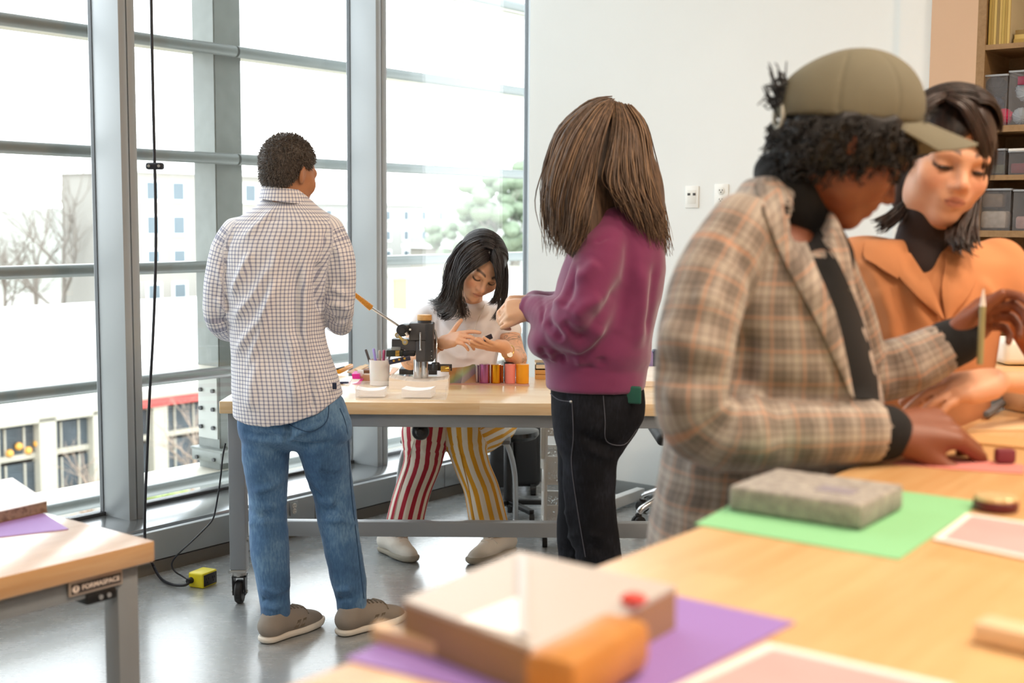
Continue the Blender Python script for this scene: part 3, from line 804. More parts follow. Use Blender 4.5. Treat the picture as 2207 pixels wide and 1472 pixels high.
for zt in (.18, .40, .62):
    b = MB()
    for (a, c) in (((0, 0), (mw, 0)), ((mw, 0), (mw, md)), ((mw, md), (0, md)), ((0, md), (0, 0))):
        for zz in (zt, zt-.11): b.bar((a[0], a[1], zz), (c[0], c[1], zz), .014, .022 if zz == zt else .01)
    b = b.build('basket_rim', mwht, tr)
    mb = MB(); mb.box((mw/2, 0, zt-.055), (mw, .002, .1)); mb.box((mw/2, md, zt-.055), (mw, .002, .1)); mb.box((0, md/2, zt-.055), (.002, md, .1)); mb.box((mw, md/2, zt-.055), (.002, md, .1)); mb.box((mw/2, md/2, zt-.112), (mw, md, .002))
    mb.build('mesh_side', mmesh, b)
MB().box((-.013, .02, .50), (.018, .07, .2), bev=.006).build('side_holder', mat('white_plastic', '#dededa', .45), tr)
# office chair at right, mostly hidden by the plaid blazer
p = atz(1384, 1104, 0)
oc = thing('office_chair', 'black office chair with chrome star base behind the plaid blazer', 'chair', (p[0]+.2, p[1]-.2, 0))
zs = float(at(1400, 932, p[1]-.2)[2])
MB().box((.03, .0, zs), (.42, .44, .06), bev=.025, seg=4).build('seat', mat('chair_black', '#202124', .6), oc)
MB().cyl((0, 0, .1), (0, 0, zs-.02), .025, 18).build('column', M_['chrome'], oc)
MB().box((.2, .02, zs+.3), (.05, .38, .42), bev=.022, seg=3).build('backrest', MATS['chair_black'], oc)
for q in range(5):
    a = math.atan2(.2, -.2)+q*2*math.pi/5; d = Vector((math.cos(a), math.sin(a), 0)); R = .282
    l = MB().tube(catmull([d*.03+Vector((0, 0, .15)), d*R*.55+Vector((0, 0, .135)), d*R*.92+Vector((0, 0, .095)), d*R+Vector((0, 0, .07))], 5), [.02]*5+[.016]*10+[.014], 12).build('base_arm', M_['chrome'], oc)
    n = Vector((-d.y, d.x, 0)); c = d*R+Vector((0, 0, .03))
    MB().cyl(c-n*.022, c-n*.006, .03, 20, bev=.004).cyl(c+n*.006, c+n*.022, .03, 20, bev=.004).box(c+Vector((0, 0, .03)), (.03, .03, .02), bev=.005).build('caster', M_['rubber'], l)
# white table whose foot bar shows on the floor near the back wall
a = atz(1381, 1058, .05); b = atz(1330, 1076, .05); d = Vector(b-a).normalized(); a = Vector(a); b = Vector(b)+d*.35
a.z = 0; b.z = 0
wt_ = thing('white_table', 'white steel table foot lying along the floor near the back wall', 'table', a)
up = Vector((0, 0, .04)); L = (b-a).length
MB().bar(up, d*L+up, .05, .055, bev=.004).box((0, 0, .008), (.04, .04, .016)).build('foot_bar', mat('white_steel', '#e6e7e6', .4), wt_)
MB().bar(d*(L-.1)+Vector((0, 0, .05)), d*(L-.1)+Vector((0, 0, .70)), .05, .05, bev=.004).build('column', MATS['white_steel'], wt_)
# ================================================================== BOOKCASE AT THE RIGHT EDGE
M_['birch'] = wood_mat('birch_ply', '#a08059', '#8a6b45', rough=.5, plank=.4, bump=.02)
UF = UB-.06                                          # bookcase front plane
bc = thing('bookcase', 'built-in wooden bookcase full of magazines and storage bins at the right edge', 'bookcase', bw(UF, v2097), BROT)
# local x = +u (depth), local y = -v  (so the shelves run to negative y)
SD = .36
def zat(px, py): return float(onu(px, py, UF)[2])
def vat(px, py): return -(float(onu(px, py, UF)@VD)-v2097)
st_w = abs(vat(2115, 300)); 
MB().box((SD/2, -st_w/2, 1.31), (SD, st_w, 2.62)).build('side_panel', M_['birch'], bc)
MB().box((SD/2, -BW+st_w/2, 1.31), (SD, st_w, 2.62)).build('side_panel', M_['birch'], bc)
MB().box((SD-.006, -BW/2, 1.31), (.012, BW, 2.62)).build('back_panel', M_['birch'], bc)
SH = [(2150, 95, 106), (2160, 270, 284), (2160, 377, 388), (2160, 497, 511)]
ZS = []
for px, ya, yb in SH:
    z1, z0 = zat(px, ya), zat(px, yb); ZS.append(z1)
    MB().box((SD/2, -BW/2, (z0+z1)/2), (SD-.002, BW-2*st_w, z1-z0)).build('shelf', M_['birch'], bc)
for z in (.03, .45, .85, 2.6): MB().box((SD/2, -BW/2, z), (SD-.002, BW-2*st_w, .03)).build('shelf', M_['birch'], bc)
def on_shelf(x, yv, z): 
    """bookcase local -> world"""
    return Vector(bw(UF+x, v2097-yv, z))
rg = random.Random(2)
yy = -st_w-.006
tones = ['#b59a4e', '#a88a42', '#c7ab62', '#8d7440', '#bfa25a']
posn = ['first', 'second', 'third', 'fourth', 'fifth', 'sixth', 'seventh', 'eighth']
for i in range(8):
    w = abs(vat(2165, 50)-vat(2119, 50))/8; h = .30
    p = on_shelf(.02, yy-w/2, ZS[0])
    t = thing('magazine', 'yellow-spined magazine upright on the top bookcase shelf, %s from the left panel' % posn[i], 'magazine', p, BROT, 'yellow magazines on the top shelf')
    MB().box((.115, 0, h/2), (.22, w*.86, h)).build('pages', mat('mag_paper', '#cdbf9c', .7), t)
    mb = MB(); mb.box((-.001, 0, h/2), (.008, w*.9, h)); mb.build('spine', mat('mag_'+tones[i % 5], tones[i % 5], .6), t)
    yy -= w
for i in range(3):
    z = ZS[0]+i*.02; p = on_shelf(.03+.01*i, yy-.13, z)
    t = thing('magazine', '%s magazine of the flat pile of three on the top bookcase shelf' % ['bottom', 'middle', 'top'][i], 'magazine', p, BROT, 'flat magazines on the top shelf')
    MB().box((.12, 0, .009), (.24, .23, .016)).build('pages', MATS['mag_paper'], t)
    mb = MB(); mb.box((-.001, 0, .009), (.006, .232, .0185)); mb.build('spine', mat('mag_'+tones[i+1], tones[i+1], .6), t)
k = NT('clear_bin'); k.b.inputs['Base Color'].default_value = (.35, .36, .38, 1); k.b.inputs['Roughness'].default_value = .15; k.b.inputs['Alpha'].default_value = .16
M_['clear'] = k.m
def bin_(label, px0, px1, py0, zi, contents, handle=None, fill='clear', lid=None):
    y0, y1 = vat(px0, 300), vat(px1, 300); z0 = ZS[zi]; z1 = zat((px0+px1)/2, py0); w = abs(y1-y0)-.004; h = z1-z0
    p = on_shelf(.02, (y0+y1)/2, z0)
    t = thing('storage_bin', label, 'bin', p, BROT, 'storage bins in the bookcase')
    mb = MB(); D = .26; th = .003
    mb.box((D/2, 0, th/2), (D, w, th))
    for (c, d) in (((th/2, 0, h/2), (th, w, h)), ((D-th/2, 0, h/2), (th, w, h)), ((D/2, w/2-th/2, h/2), (D, th, h)), ((D/2, -w/2+th/2, h/2), (D, th, h))): mb.box(c, d)
    mb.build('tub', M_[fill], t)
    mb = MB()
    for (a, b) in (((0, -w/2, h), (0, w/2, h)), ((0, w/2, h), (D, w/2, h)), ((0, -w/2, h), (D, -w/2, h))): mb.bar(a, b, .008, .008)
    mb.build('rim', mat('bin_rim', '#9aa0a6', .3), t)
    if handle: MB().box((-.004, -w*.08, h*.82), (.008, w*.6, h*.16), bev=.003).build('handle', mat('bin_handle', handle, .4), t)
    if lid: MB().box((D/2-.002, 0, h+.006), (D+.01, w+.004, .012), bev=.003).build('lid', mat('bin_lid_'+lid, lid, .4), t)
    for j, (nm, lab, fy, fz, r, colr) in enumerate(contents):
        q = on_shelf(.02+max(r, .03)+.006, (y0+y1)/2+fy*w, z0+.004+fz*h+r)
        if nm == 'yarn_ball':
            o = MB().ball((0, 0, 0), r, 20); mbb = o
            for e in range(7): mbb.torus((0, 0, 0), r*.985, r*.07, Matrix.Rotation(e*.45, 3, (1, .3*e, .5)), 28, 6)
            single('yarn_ball', mbb, mat('yarn'+colr, colr, .9, bump=.3, bscale=200), lab, 'yarn', q)
        else:
            single(nm, MB().box((0, 0, 0), (r*2, r*2.6, r*1.8), bev=r*.3, rz=BROT), mat('sup'+colr, colr, .7, var=.3, vscale=40), lab, 'supplies', q)
bin_('dark clear bin with grey and navy yarn, left on the upper bin shelf', 2107, 2164, 162, 1, [('yarn_ball', 'charcoal yarn ball on top in the dark bin', .12, .52, .05, '#3a3a42'), ('yarn_ball', 'navy yarn ball in the dark bin', .1, .22, .04, '#2b3450'), ('yarn_ball', 'hot pink yarn ball at the bottom of the dark bin', -.32, .0, .036, '#e0205c'), ('yarn_ball', 'dark grey yarn ball at the bottom of the dark bin', .25, .0, .036, '#2e2e34')])
bin_('tall clear bin with dark red handle and pale yarn, at the picture edge', 2166, 2235, 152, 1, [('yarn_ball', 'pale grey yarn ball in the red-handled bin', .16, 0, .036, '#a7b2bb'), ('yarn_ball', 'white yarn ball deep in the red-handled bin', .0, .42, .05, '#b3bac0')], handle='#7d1733')
bin_('small clear box of mixed green notions on the third bookcase shelf', 2118, 2166, 322, 2, [('fabric_bundle', 'olive fabric bundle in the small clear box', -.1, 0, .022, '#5d5a40'), ('fabric_bundle', 'dark fabric bundle in the small clear box', .22, .0, .02, '#33302c')])
bin_('clear box of red beads with a white lid on the third bookcase shelf', 2172, 2238, 325, 2, [('fabric_bundle', 'red bead bundle in the white-lidded box', -.15, 0, .022, '#9b1f2c'), ('fabric_bundle', 'crimson bead bundle in the white-lidded box', .2, .0, .024, '#7c1a28')], lid='#d8d6d2')
bin_('clear bin of white lace on the fourth bookcase shelf', 2106, 2182, 408, 3, [('fabric_bundle', 'white lace bundle in the bin behind the orange coat', 0, 0, .042, '#b8aca0'), ('fabric_bundle', 'brown cloth bundle above the white lace', .05, .52, .034, '#7a6550')])
bin_('narrow clear bin of tools at the picture edge on the fourth shelf', 2186, 2240, 410, 3, [('fabric_bundle', 'pinkish fabric bundle in the narrow clear bin', 0, 0, .03, '#b59088')])
# ================================================================== CORDS, POWER BOX, OUTLETS
def outlet(px0, py0, px1, py1, plane, val, label, kind, name='wall_outlet'):
    f = onu if plane == 'u' else onv
    a = f(px0, py0, val); b = f(px1, py1, val); c = (a+b)/2; w = float(np.linalg.norm((b-a)[:2])); h = abs(b[2]-a[2])
    rz = -YAW if plane == 'u' else math.pi/2-YAW   # local x along wall, local -y into the room
    t = thing(name, label, 'outlet', c, rz)
    MB().box((0, -.003, 0), (w, .006, h), bev=.002).build('plate', mat('plate_white', '#edece6', .4) if plane == 'u' else M_['grey_alu'], t)
    dk = mat('slot_dark', '#3b3833', .6)
    if kind == 'data':
        MB().box((0, -.0065, 0), (w*.62, .002, h*.62), bev=.0008).build('insert', mat('insert_white', '#e2e0d8', .5), t)
        for sx in (-.2, .2): MB().box((sx*w, -.008, h*.12), (w*.2, .002, h*.11)).build('port', dk, t)
    else:
        for sz in (.2, -.2):
            g = MB().lathe([(w*.26, 0), (w*.26, .002), (w*.24, .003)], (0, -.006, sz*h), 24, Matrix.Rotation(R_(90), 3, 'X')).build('socket', MATS.get('insert_white') or mat('insert_white', '#e2e0d8', .5), t)
            mb = MB()
            for sx in (-.1, .1): mb.box((sx*w, -.0095, sz*h+.003), (w*.04, .002, h*.06))
            mb.cyl((0, -.0085, sz*h-.007), (0, -.0105, sz*h-.007), w*.04, 10); mb.build('slot', dk, g)
    return t
outlet(1478, 401, 1506, 448, 'u', UB, 'white data plate with two ports on the back wall', 'data')
outlet(1541, 397, 1570, 445, 'u', UB, 'white power outlet plate on the back wall beside the plaid shoulder', 'power')
outlet(624, 1083, 641, 1108, 'v', -4.2295, 'small power outlet in the grey window curb between the jeans legs', 'power')
cordm = mat('cord_black', '#1d1f27', .5)
cp = [(325, -60, 4.86), (328, 120, 4.86), (333, 340, 4.86), (335, 420, 4.86), (336, 520, 4.86), (334, 620, 4.86), (329, 740, 4.86), (322, 860, 4.87), (317, 980, 4.87), (313, 1080, 4.88), (312, 1150, 4.88), (316, 1185, 4.88)]
pts = [at(*q) for q in cp] + [Vector(atz(330, 1218, .045)), Vector(atz(347, 1247, .012)), Vector(atz(372, 1260, .012)), Vector(atz(398, 1261, .02)), Vector(at(409, 1254, 4.865))]
pc = thing('extension_lead', 'thick black power cord hanging down the window to the yellow power box', 'cord', (pts[0][0], pts[0][1], 0))
def wtube(name, pts, r, m, par, seg=12, sm=6):
    mb = MB(); mb.tube([Vector(p) for p in (catmull(pts, sm) if sm else pts)], r, seg); return mb.build(name, m, par, world=True)
wtube('cable', pts, .0058, cordm, pc)
c = at(334, 358, 4.86)
mb = MB(); mb.box(tuple(c), (.068, .03, .026), bev=.009, seg=3); cl = mb.build('cord_clamp', cordm, pc, world=True)
for s in (-.019, .019): MB().cyl((c[0]+s, c[1]-.015, c[2]), (c[0]+s, c[1]-.019, c[2]), .0055, 14).build('screw', M_['zinc'], cl, world=True)
P0, P1, P2 = [np.array(atz(*q, 0)) for q in ((437, 1270), (398, 1268), (469, 1257))]
ex = (P2-P0); ey = (P1-P0); ang = math.atan2(ex[1], ex[0]); w = float(np.linalg.norm(ex)); d = .085; hgt = .06
pb = thing('power_box', 'yellow power box with black outlet face on the floor by the wheeled leg', 'power box', P0, ang)
d = max(.07, float(ey@np.array([-math.sin(ang), math.cos(ang), 0])))
yel = mat('yellow_plastic', '#e9d81f', .35)
MB().box((w/2, d/2, hgt/2), (w, d, hgt), bev=.007, seg=3).build('housing', yel, pb)
fc = MB().box((w/2, -.0005, hgt/2), (w-.014, .004, hgt-.014), bev=.0015).build('outlet_face', M_['black'], pb)
mb = MB()
for sx in (-.2, .2):
    for ox, oz in ((-.006, .005), (.006, .005)): mb.box((w/2+sx*w+ox, -.003, hgt/2+oz), (.003, .002, .009))
    mb.cyl((w/2+sx*w, -.002, hgt/2-.009), (w/2+sx*w, -.0045, hgt/2-.009), .003, 10)
mb.build('slot', M_['rubber'], fc)
iv = root_matrix(pb).inverted(); g1 = iv @ Vector(at(413, 1254, 4.87)); g2 = iv @ Vector(at(398, 1241, 4.91))
MB().cyl((.004, g1.y, .03), (-.022, g1.y, .03), .013, 16, r2=.010).build('cable_gland', M_['rubber'], pb)
MB().box((-.006, min(d-.012, g2.y), .032), (.014, .018, .014), bev=.003).build('plug', M_['rubber'], pb)
tc_ = [(486, 955, 4.80), (480, 985, 4.80), (474, 1040, 4.80), (465, 1095, 4.82), (458, 1120, 4.83), (438, 1143, 4.86), (410, 1170, 4.9), (388, 1190, 4.92), (373, 1208, 4.93), (371, 1222, 4.93), (380, 1234, 4.93), (392, 1241, 4.93)]
pts = [at(*q) for q in tc_] + [np.array(root_matrix(pb) @ Vector((-.012, min(d-.012, g2.y), .032)))]
tcd = thing('extension_lead', 'thin black cord running from under the workbench to the yellow power box', 'cord', (pts[-1][0], pts[-1][1], 0))
wtube('cable', pts, .0034, cordm, tcd)
# ================================================================== THINGS ON THE FAR WORKBENCH
Z0 = FT+.0004
def Yat(px, py, z=FT): return float(atz(px, py, z)[1])
def X(px, Y, py=800): return float(at(px, py, Y)[0])
def Zp(py, Y, px=900): return float(at(px, py, Y)[2])
k = NT('clear_acrylic'); k.b.inputs['Base Color'].default_value = (.95, .96, .97, 1); k.b.inputs['Roughness'].default_value = .05; k.b.inputs['Alpha'].default_value = .16; k.b.inputs['Specular IOR Level'].default_value = .8
M_['acrylic'] = k.m
M_['paper'] = mat('white_paper', '#f3f1f0', .8); M_['cream_paper'] = mat('cream_paper', '#efe2d2', .8)
# open acrylic tray
Yf, Yb = Yat(850, 861.5), Yat(850, 861.5)+.17
xa, xb = X(741, Yf), X(962, Yf)
tray = thing('acrylic_tray', 'low clear acrylic tray holding two stacks of white cards', 'tray', ((xa+xb)/2, (Yf+Yb)/2, Z0))
w, d = xb-xa, Yb-Yf; hh = .048
mb = MB(); mb.box((0, 0, .002), (w, d, .004)); mb.build('tray_floor', M_['acrylic'], tray)
for (c, s) in (((-w/2+.002, 0, hh/2), (.004, d, hh)), ((w/2-.002, 0, hh/2), (.004, d, hh)), ((0, -d/2+.002, hh*.3), (w, .004, hh*.6)), ((0, d/2-.002, hh/2), (w, .004, hh))):
    MB().box(c, s, bev=.0008).build('tray_wall', M_['acrylic'], tray)
MB().box((-w/2+.055, 0, hh/2), (.003, d-.01, hh)).build('divider', M_['acrylic'], tray)
def curled(name, label, cat, px0, px1, pyb, pyt, depth, curl, m, group=None, skew=0.0, base=Z0, rise=0.0):
    """pile of sheets, sagging across its width; front bottom edge on the pixel row pyb"""
    Y = Yat((px0+px1)/2, pyb, base); x0, x1 = X(px0, Y), X(px1, Y); h = Zp(pyt, Y, (px0+px1)/2)-base
    n = 14; bm = MB(); W = x1-x0; R = []
    rgl = random.Random(int(px0)); L = 7
    for j in range(2):                                # front/back sections, sheets stepped a hair
        for l in range(L+1):
            row = []
            for i in range(n+1):
                u = i/n; zz = (h-curl)*l/L + curl*(l/L)*((2*u-1)**2) + rise*u*(l/L)
                row.append(bm.bm.verts.new((x0+u*W+skew*j+(rgl.random()-.5)*.0008*(l % 2), Y+depth*j+(.0007 if l % 2 and not j else 0), max(0, zz))))
            R.append(row)
    F = lambda a, b, c, d: bm.bm.faces.new((a, b, c, d))
    for i in range(n):
        for l in range(L):
            F(R[l][i], R[l][i+1], R[l+1][i+1], R[l+1][i]); q = L+1
            F(R[q+l][i+1], R[q+l][i], R[q+l+1][i], R[q+l+1][i+1])
        F(R[L][i], R[L][i+1], R[2*L+1][i+1], R[2*L+1][i]); F(R[0][i+1], R[0][i], R[L+1][i], R[L+1][i+1])
    for l in range(L):
        q = L+1; F(R[q+l][0], R[l][0], R[l+1][0], R[q+l+1][0]); F(R[l][n], R[q+l][n], R[q+l+1][n], R[l+1][n])
    c = Vector(((x0+x1)/2, Y+depth/2, 0))
    bmesh.ops.translate(bm.bm, vec=-c, verts=bm.bm.verts[:])
    return single(name, bm, m, label, cat, (c.x, c.y, base), group=group, angle=20)
paper_edge = NT('paper_edges'); v = paper_edge.coord(); sp_ = paper_edge.n('ShaderNodeSeparateXYZ'); paper_edge.l(v, sp_.inputs[0])
wv = paper_edge.n('ShaderNodeTexNoise', Scale=1.0, Detail=3); mp = paper_edge.n('ShaderNodeMapping'); mp.inputs['Scale'].default_value = (6, 6, 900); paper_edge.l(v, mp.inputs[0]); paper_edge.l(mp.outputs[0], wv.inputs['Vector'])
paper_edge.l(paper_edge.ramp(wv.outputs[0], [(.3, rgba('#dccfc0')), (.6, rgba('#f0e5d8'))]), paper_edge.b.inputs['Base Color']); paper_edge.b.inputs['Roughness'].default_value = .8
zt_ = Z0+.0045
curled('card_stack', 'small stack of white cards in the left of the acrylic tray', 'cards', 766, 829, 855, 838, .085, .0075, M_['paper'], base=zt_)
curled('card_stack', 'small stack of white cards in the right of the acrylic tray', 'cards', 865, 929, 856.5, 838, .085, .0065, M_['paper'], base=zt_, skew=.012)
curled('envelope_stack', 'thick stack of cream envelopes before the foil press', 'envelopes', 838, 966, 839, 814, .13, .014, paper_edge.m, rise=-.004)
# pen cup and pens
Yc = Yat(816, 833); xc = X(816, Yc); hc = Zp(778, Yc)-FT; rc_ = (X(839, Yc)-X(794, Yc))/2
k = NT('frosted_cup'); k.b.inputs['Base Color'].default_value = rgba('#f7ecea'); k.b.inputs['Roughness'].default_value = .35; k.b.inputs['Transmission Weight'].default_value = .25; k.b.inputs['Subsurface Weight'].default_value = .2
cup = single('pen_cup', MB().lathe([(rc_*.86, 0), (rc_*.93, .002), (rc_, hc), (rc_*.95, hc), (rc_*.86, .006), (.001, .006)], seg=40), k.m, 'frosted pale pink cup full of pens beside the envelopes', 'cup', (xc, Yc+.04, Z0))
for (pxb, pxt, pyt, colr, nm) in ((812, 788, 753, '#3a3436', 'black'), (818, 805, 751, '#9b8fd6', 'lilac'), (820, 818, 755, '#b9aaa2', 'grey'), (824, 828, 754, '#b0436b', 'magenta'), (828, 842, 753, '#a9a4a3', 'clear silver')):
    a = np.array([X(pxb, Yc+.04), Yc+.04+.012*random.uniform(-1, 1), FT+.008]); b = at(pxt, pyt, Yc+.05); d = Vector(b-a); L = d.length; q = d.to_track_quat('Z', 'Y').to_matrix()
    t = thing('pen', nm+' pen standing in the frosted cup', 'pen', a, 0, 'pens in the frosted cup')
    mb = MB().lathe([(.002, 0), (.0045, .012), (.0048, L*.55)], (0, 0, 0), 14, q); mb.build('barrel', mat('pen'+colr, colr, .35), t)
    MB().lathe([(.0055, L*.55), (.0056, L-.006), (.0046, L-.001), (.003, L)], (0, 0, 0), 14, q).build('cap', mat('pen'+colr, colr, .35), t)
# magenta tape dispenser + assorted cards behind it
Yd = Yat(772, 828)
pts3 = lambda L: [at(px, py, Yd) for px, py in L]
td = thing('tape_dispenser', 'magenta plastic tape dispenser left of the pen cup', 'tape dispenser', (X(770, Yd), Yd, Z0))
mg = mat('magenta', '#d6249a', .3)
def pxprism(L, Y, depth, name, m, par, bev=None):
    return MB().prism([Vector(at(px, py, Y)) for px, py in L], (0, 0, 0), (0, depth, 0)).build(name, m, par, world=True, smooth=False)
pxprism([(758, 806), (774, 806), (776, 817), (760, 817)], Yd, .10, 'body', mg, td)
pxprism([(757, 828), (770, 825), (777, 817), (782, 817), (776, 829), (760, 835)], Yd, .05, 'blade_holder', mg, td)
MB().cyl((-.004, .05, .034), (.018, .05, .034), .02, 24).build('tape_roll', mat('tape', '#d9cfc8', .2), td)
def flat(name, label, cat, L, z, th, m, group=None, bend=0):
    P = [Vector(atz(px, py, z)) for px, py in L]; c = sum(P, Vector())/len(P)
    mb = MB().prism([p-c for p in P], (0, 0, 0), (0, 0, th))
    return single(name, mb, m, label, cat, (c.x, c.y, z), group=group, smooth=False)
lh = mat('leather_tan', '#c99e78', .6); lb = mat('leather_brown', '#7a5138', .6); kr = mat('kraft', '#d9b58b', .7); mint = mat('skin_card', '#e3b292', .7)
flat('leather_card', 'tan leather card lying behind the magenta tape dispenser', 'card', [(748, 803), (778, 789), (796, 793), (772, 808)], FT+.0005, .004, lh)
flat('leather_card', 'pale kraft card leaning on the tan leather card', 'card', [(764, 797), (788, 786), (795, 788), (775, 800)], FT+.005, .003, kr)
def abox(name, label, cat, px0, px1, pyb, pyt, depth, m, base=FT, bev=.002, group=None):
    Y = Yat((px0+px1)/2, pyb, base); x0, x1 = X(px0, Y), X(px1, Y); h = Zp(pyt, Y)-base
    return single(name, MB().box((0, 0, h/2), (x1-x0, depth, h), bev=bev), m, label, cat, ((x0+x1)/2, Y+depth/2, base+.0004), group=group)
abox('leather_roll', 'dark brown leather strap pile left of the pen cup', 'leather', 780, 797, 805, 799, .06, lb)
abox('kraft_box', 'small kraft brown box left of the pen cup', 'box', 777, 797, 826, 809, .05, lh)
flat('white_card', 'white card lying flat at the back beside the press base', 'card', [(838, 793), (846, 783), (862, 784), (858, 792)], FT+.0005, .002, M_['paper'])
flat('skin_card', 'peach card lying between the pen cup and the press base', 'card', [(838, 808), (846, 794), (860, 795), (846, 809)], FT+.0005, .003, mint)
t = thing('utility_knife', 'orange utility knife lying at the left back of the workbench', 'knife', atz(740, 800, FT))
a = Vector(atz(729, 806, FT)); b = Vector(atz(757, 793, FT)); up = Vector((0, 0, .01))
MB().bar(a+up, b+up, .022, .02, bev=.006).build('handle', mat('knife_orange', '#e59a17', .4), t, world=True)
MB().bar(a+up*1.0+Vector((-.006, 0, .012)), a.lerp(b, .4)+up+Vector((0, 0, .012)), .012, .006, bev=.002).build('slider', M_['black'], t, world=True)
flat('paper_sheet', 'white paper sheet by the back of the man in the checked shirt', 'paper', [(735, 827), (752, 812), (760, 812), (752, 830)], FT+.0005, .0015, M_['paper'])
abox('marker_pen', 'dark navy marker lying left of the acrylic tray', 'pen', 732, 751, 828, 824, .012, mat('navy', '#232a4a', .4))
# ------------------------------------------------------------------ foil press
g = mat('press_grey', '#4c4b4d', .45, metal=.25, bump=.03, bscale=700); g2 = mat('press_dark', '#39393b', .4, metal=.3)
brass = mat('brass', '#c9a04e', .25, metal=.9); kork = mat('cap_wood', '#cf9d5b', .55, var=.15, vscale=90)
Yp = 5.06
prs = thing('foil_press', 'dark grey hand-lever foil press with a wooden cap on the workbench', 'press', (X(905, Yp), Yp, Z0))
zt = lambda py: Zp(py, Yp)
def pb_(x0, y0, x1, y1, dep, name, m, bev=.004, dy=0, par=None):
    mb = MB(); pbox(mb, x0, y0, x1, y1, Yp+dy, dep, bev); return mb.build(name, m, par or prs, world=True)
# base plate: front edge lies nearer
Yb0 = Yat(905, 808); 
mb = MB(); z1 = FT+.026; P = [(862, 803), (866, 787), (973, 787), (968, 806)]
x0, x1 = X(860, Yb0), X(968, Yb0); mb.box(((x0+x1)/2, Yb0+.14, FT+.013), (x1-x0, .28, .025), bev=.004); base = mb.build('base_plate', g2, prs, world=True)
c = at(907, 800, Yp+.03)
MB().cyl((c[0]-.012, c[1], FT+.025), (c[0]-.012, c[1], zt(776)), .018, 24).cyl((c[0]+.014, c[1]+.01, FT+.025), (c[0]+.014, c[1]+.01, zt(776)), .016, 24).build('column', M_['chrome'], prs, world=True)
pb_(896, 734, 935, 780, .09, 'lower_head', g, .006)
pb_(881, 697, 934, 734, .09, 'upper_head', g, .006)
pb_(917, 698, 933, 779, .004, 'side_bevel', g2, .001, dy=-.003)
pxprism([(844, 731), (876, 731), (896, 735), (896, 760), (888, 757), (866, 753), (844, 749)], Yp+.012, .07, 'jaw_arm', g, prs)
pb_(843, 748, 863, 755, .06, 'jaw_pad', mat('pad_grey', '#8c9090', .4), .002, dy=.0)
pb_(832, 755, 868, 769, .07, 'heater_block', mat('block', '#2f3531', .4, metal=.3), .003)
pb_(852, 756, 861, 768, .004, 'brass_block', brass, .001, dy=-.004)
pb_(868, 757, 894, 768, .05, 'die_rail', M_['black'], .003)
mb = MB(); mb.bar(at(838, 781, Yp-.02), at(884, 771, Yp), .014, .02, bev=.003); bl = mb.build('slide_rail', mat('navy_black', '#20223a', .4), prs, world=True)
for q in (.25, .5, .75):
    pt = np.array(at(838, 781, Yp-.02))*(1-q)+np.array(at(884, 771, Yp))*q
    MB().box(tuple(pt+np.array([0, -.011, .003])), (.009, .006, .008), bev=.001).build('slide_clip', brass, bl, world=True)
c = at(915, 690, Yp+.045)
MB().lathe([(.027, 0), (.03, .004), (.03, .02), (.028, .0245), (.001, .025)], (c[0], c[1], zt(693)), 36).build('wooden_cap', kork, prs, world=True)
MB().cyl((c[0], c[1], zt(699)), (c[0], c[1], zt(692)), .028, 32).build('cap_collar', g2, prs, world=True)
# pivot hub, lever, brass link
hub = at(868, 711, Yp-.01)
MB().cyl(hub+np.array([0, -.03, 0]), hub+np.array([.012, .05, 0]), .0255, 28, bev=.003).build('pivot_hub', M_['black'], prs, world=True)
MB().cyl(hub+np.array([0, -.034, 0]), hub+np.array([0, -.02, 0]), .012, 6).build('hub_bolt', g2, prs, world=True)
MB().cyl(at(874, 716, Yp-.045), at(878, 722, Yp-.04), .0065, 12).cyl(at(882, 710, Yp-.03), at(886, 711, Yp-.03), .005, 10).build('set_screw', M_['chrome'], prs, world=True)
la, lb_ = at(862, 704, Yp-.01), at(795, 660, Yp-.06)
MB().cyl(la, lb_, .0052, 14).build('lever', M_['chrome'], prs, world=True)
ga, gb = np.array(at(800, 664, Yp-.055)), np.array(at(760, 631, Yp-.09)); n = 18; prof = []
q = Vector(gb-ga).to_track_quat('Z', 'Y').to_matrix(); L = float(np.linalg.norm(gb-ga))
for i in range(n):
    z = L*i/n; R = .0135*(1-.35*i/n); prof += [(R*.75, z), (R, z+L/n*.25), (R, z+L/n*.6), (R*.75, z+L/n*.85)]
MB().lathe(prof, tuple(ga), 20, q).build('ribbed_grip', mat('grip_amber', '#cf9234', .5), prs, world=True)
a, b = np.array(at(857, 722, Yp-.03)), np.array(at(873, 737, Yp-.03))
MB().bar(a, b, .010, .022, up=(0, 1, 0), bev=.003).cyl(a+[0, -.007, 0], a+[0, .007, 0], .0115, 20).cyl(b+[0, -.007, 0], b+[0, .007, 0], .0115, 20).build('brass_link', mat('link_brass', '#c4ad6c', .35, metal=.6), prs, world=True)
mb = MB()
for p in (a, b): mb.cyl(p+[0, -.012, 0], p+[0, -.006, 0], .0065, 14)
mb.build('link_pin', M_['chrome'], prs, world=True)
MB().cyl(at(906, 716, Yp-.006), at(906, 755, Yp-.006), .0035, 12).box(tuple(at(906, 718, Yp-.006)), (.008, .008, .008), bev=.001).box(tuple(at(906, 754, Yp-.006)), (.009, .009, .006), bev=.001).build('guide_rod', M_['chrome'], prs, world=True)
hp = catmull([at(936, 711, Yp+.06), at(940, 724, Yp+.05), at(941, 745, Yp+.03), at(940, 770, Yp+.02), at(939, 786, Yp+.02)], 10)
prof = [.0042+.0009*(i % 2) for i in range(len(hp))]
MB().tube(hp, prof, 12).build('spring_hose', M_['chrome'], prs, world=True)
MB().lathe([(.016, 0), (.018, .006), (.018, .024), (.014, .03), (.001, .031)], tuple(at(939, 797, Yp+.0)), 10).build('black_knob', M_['black'], prs, world=True)
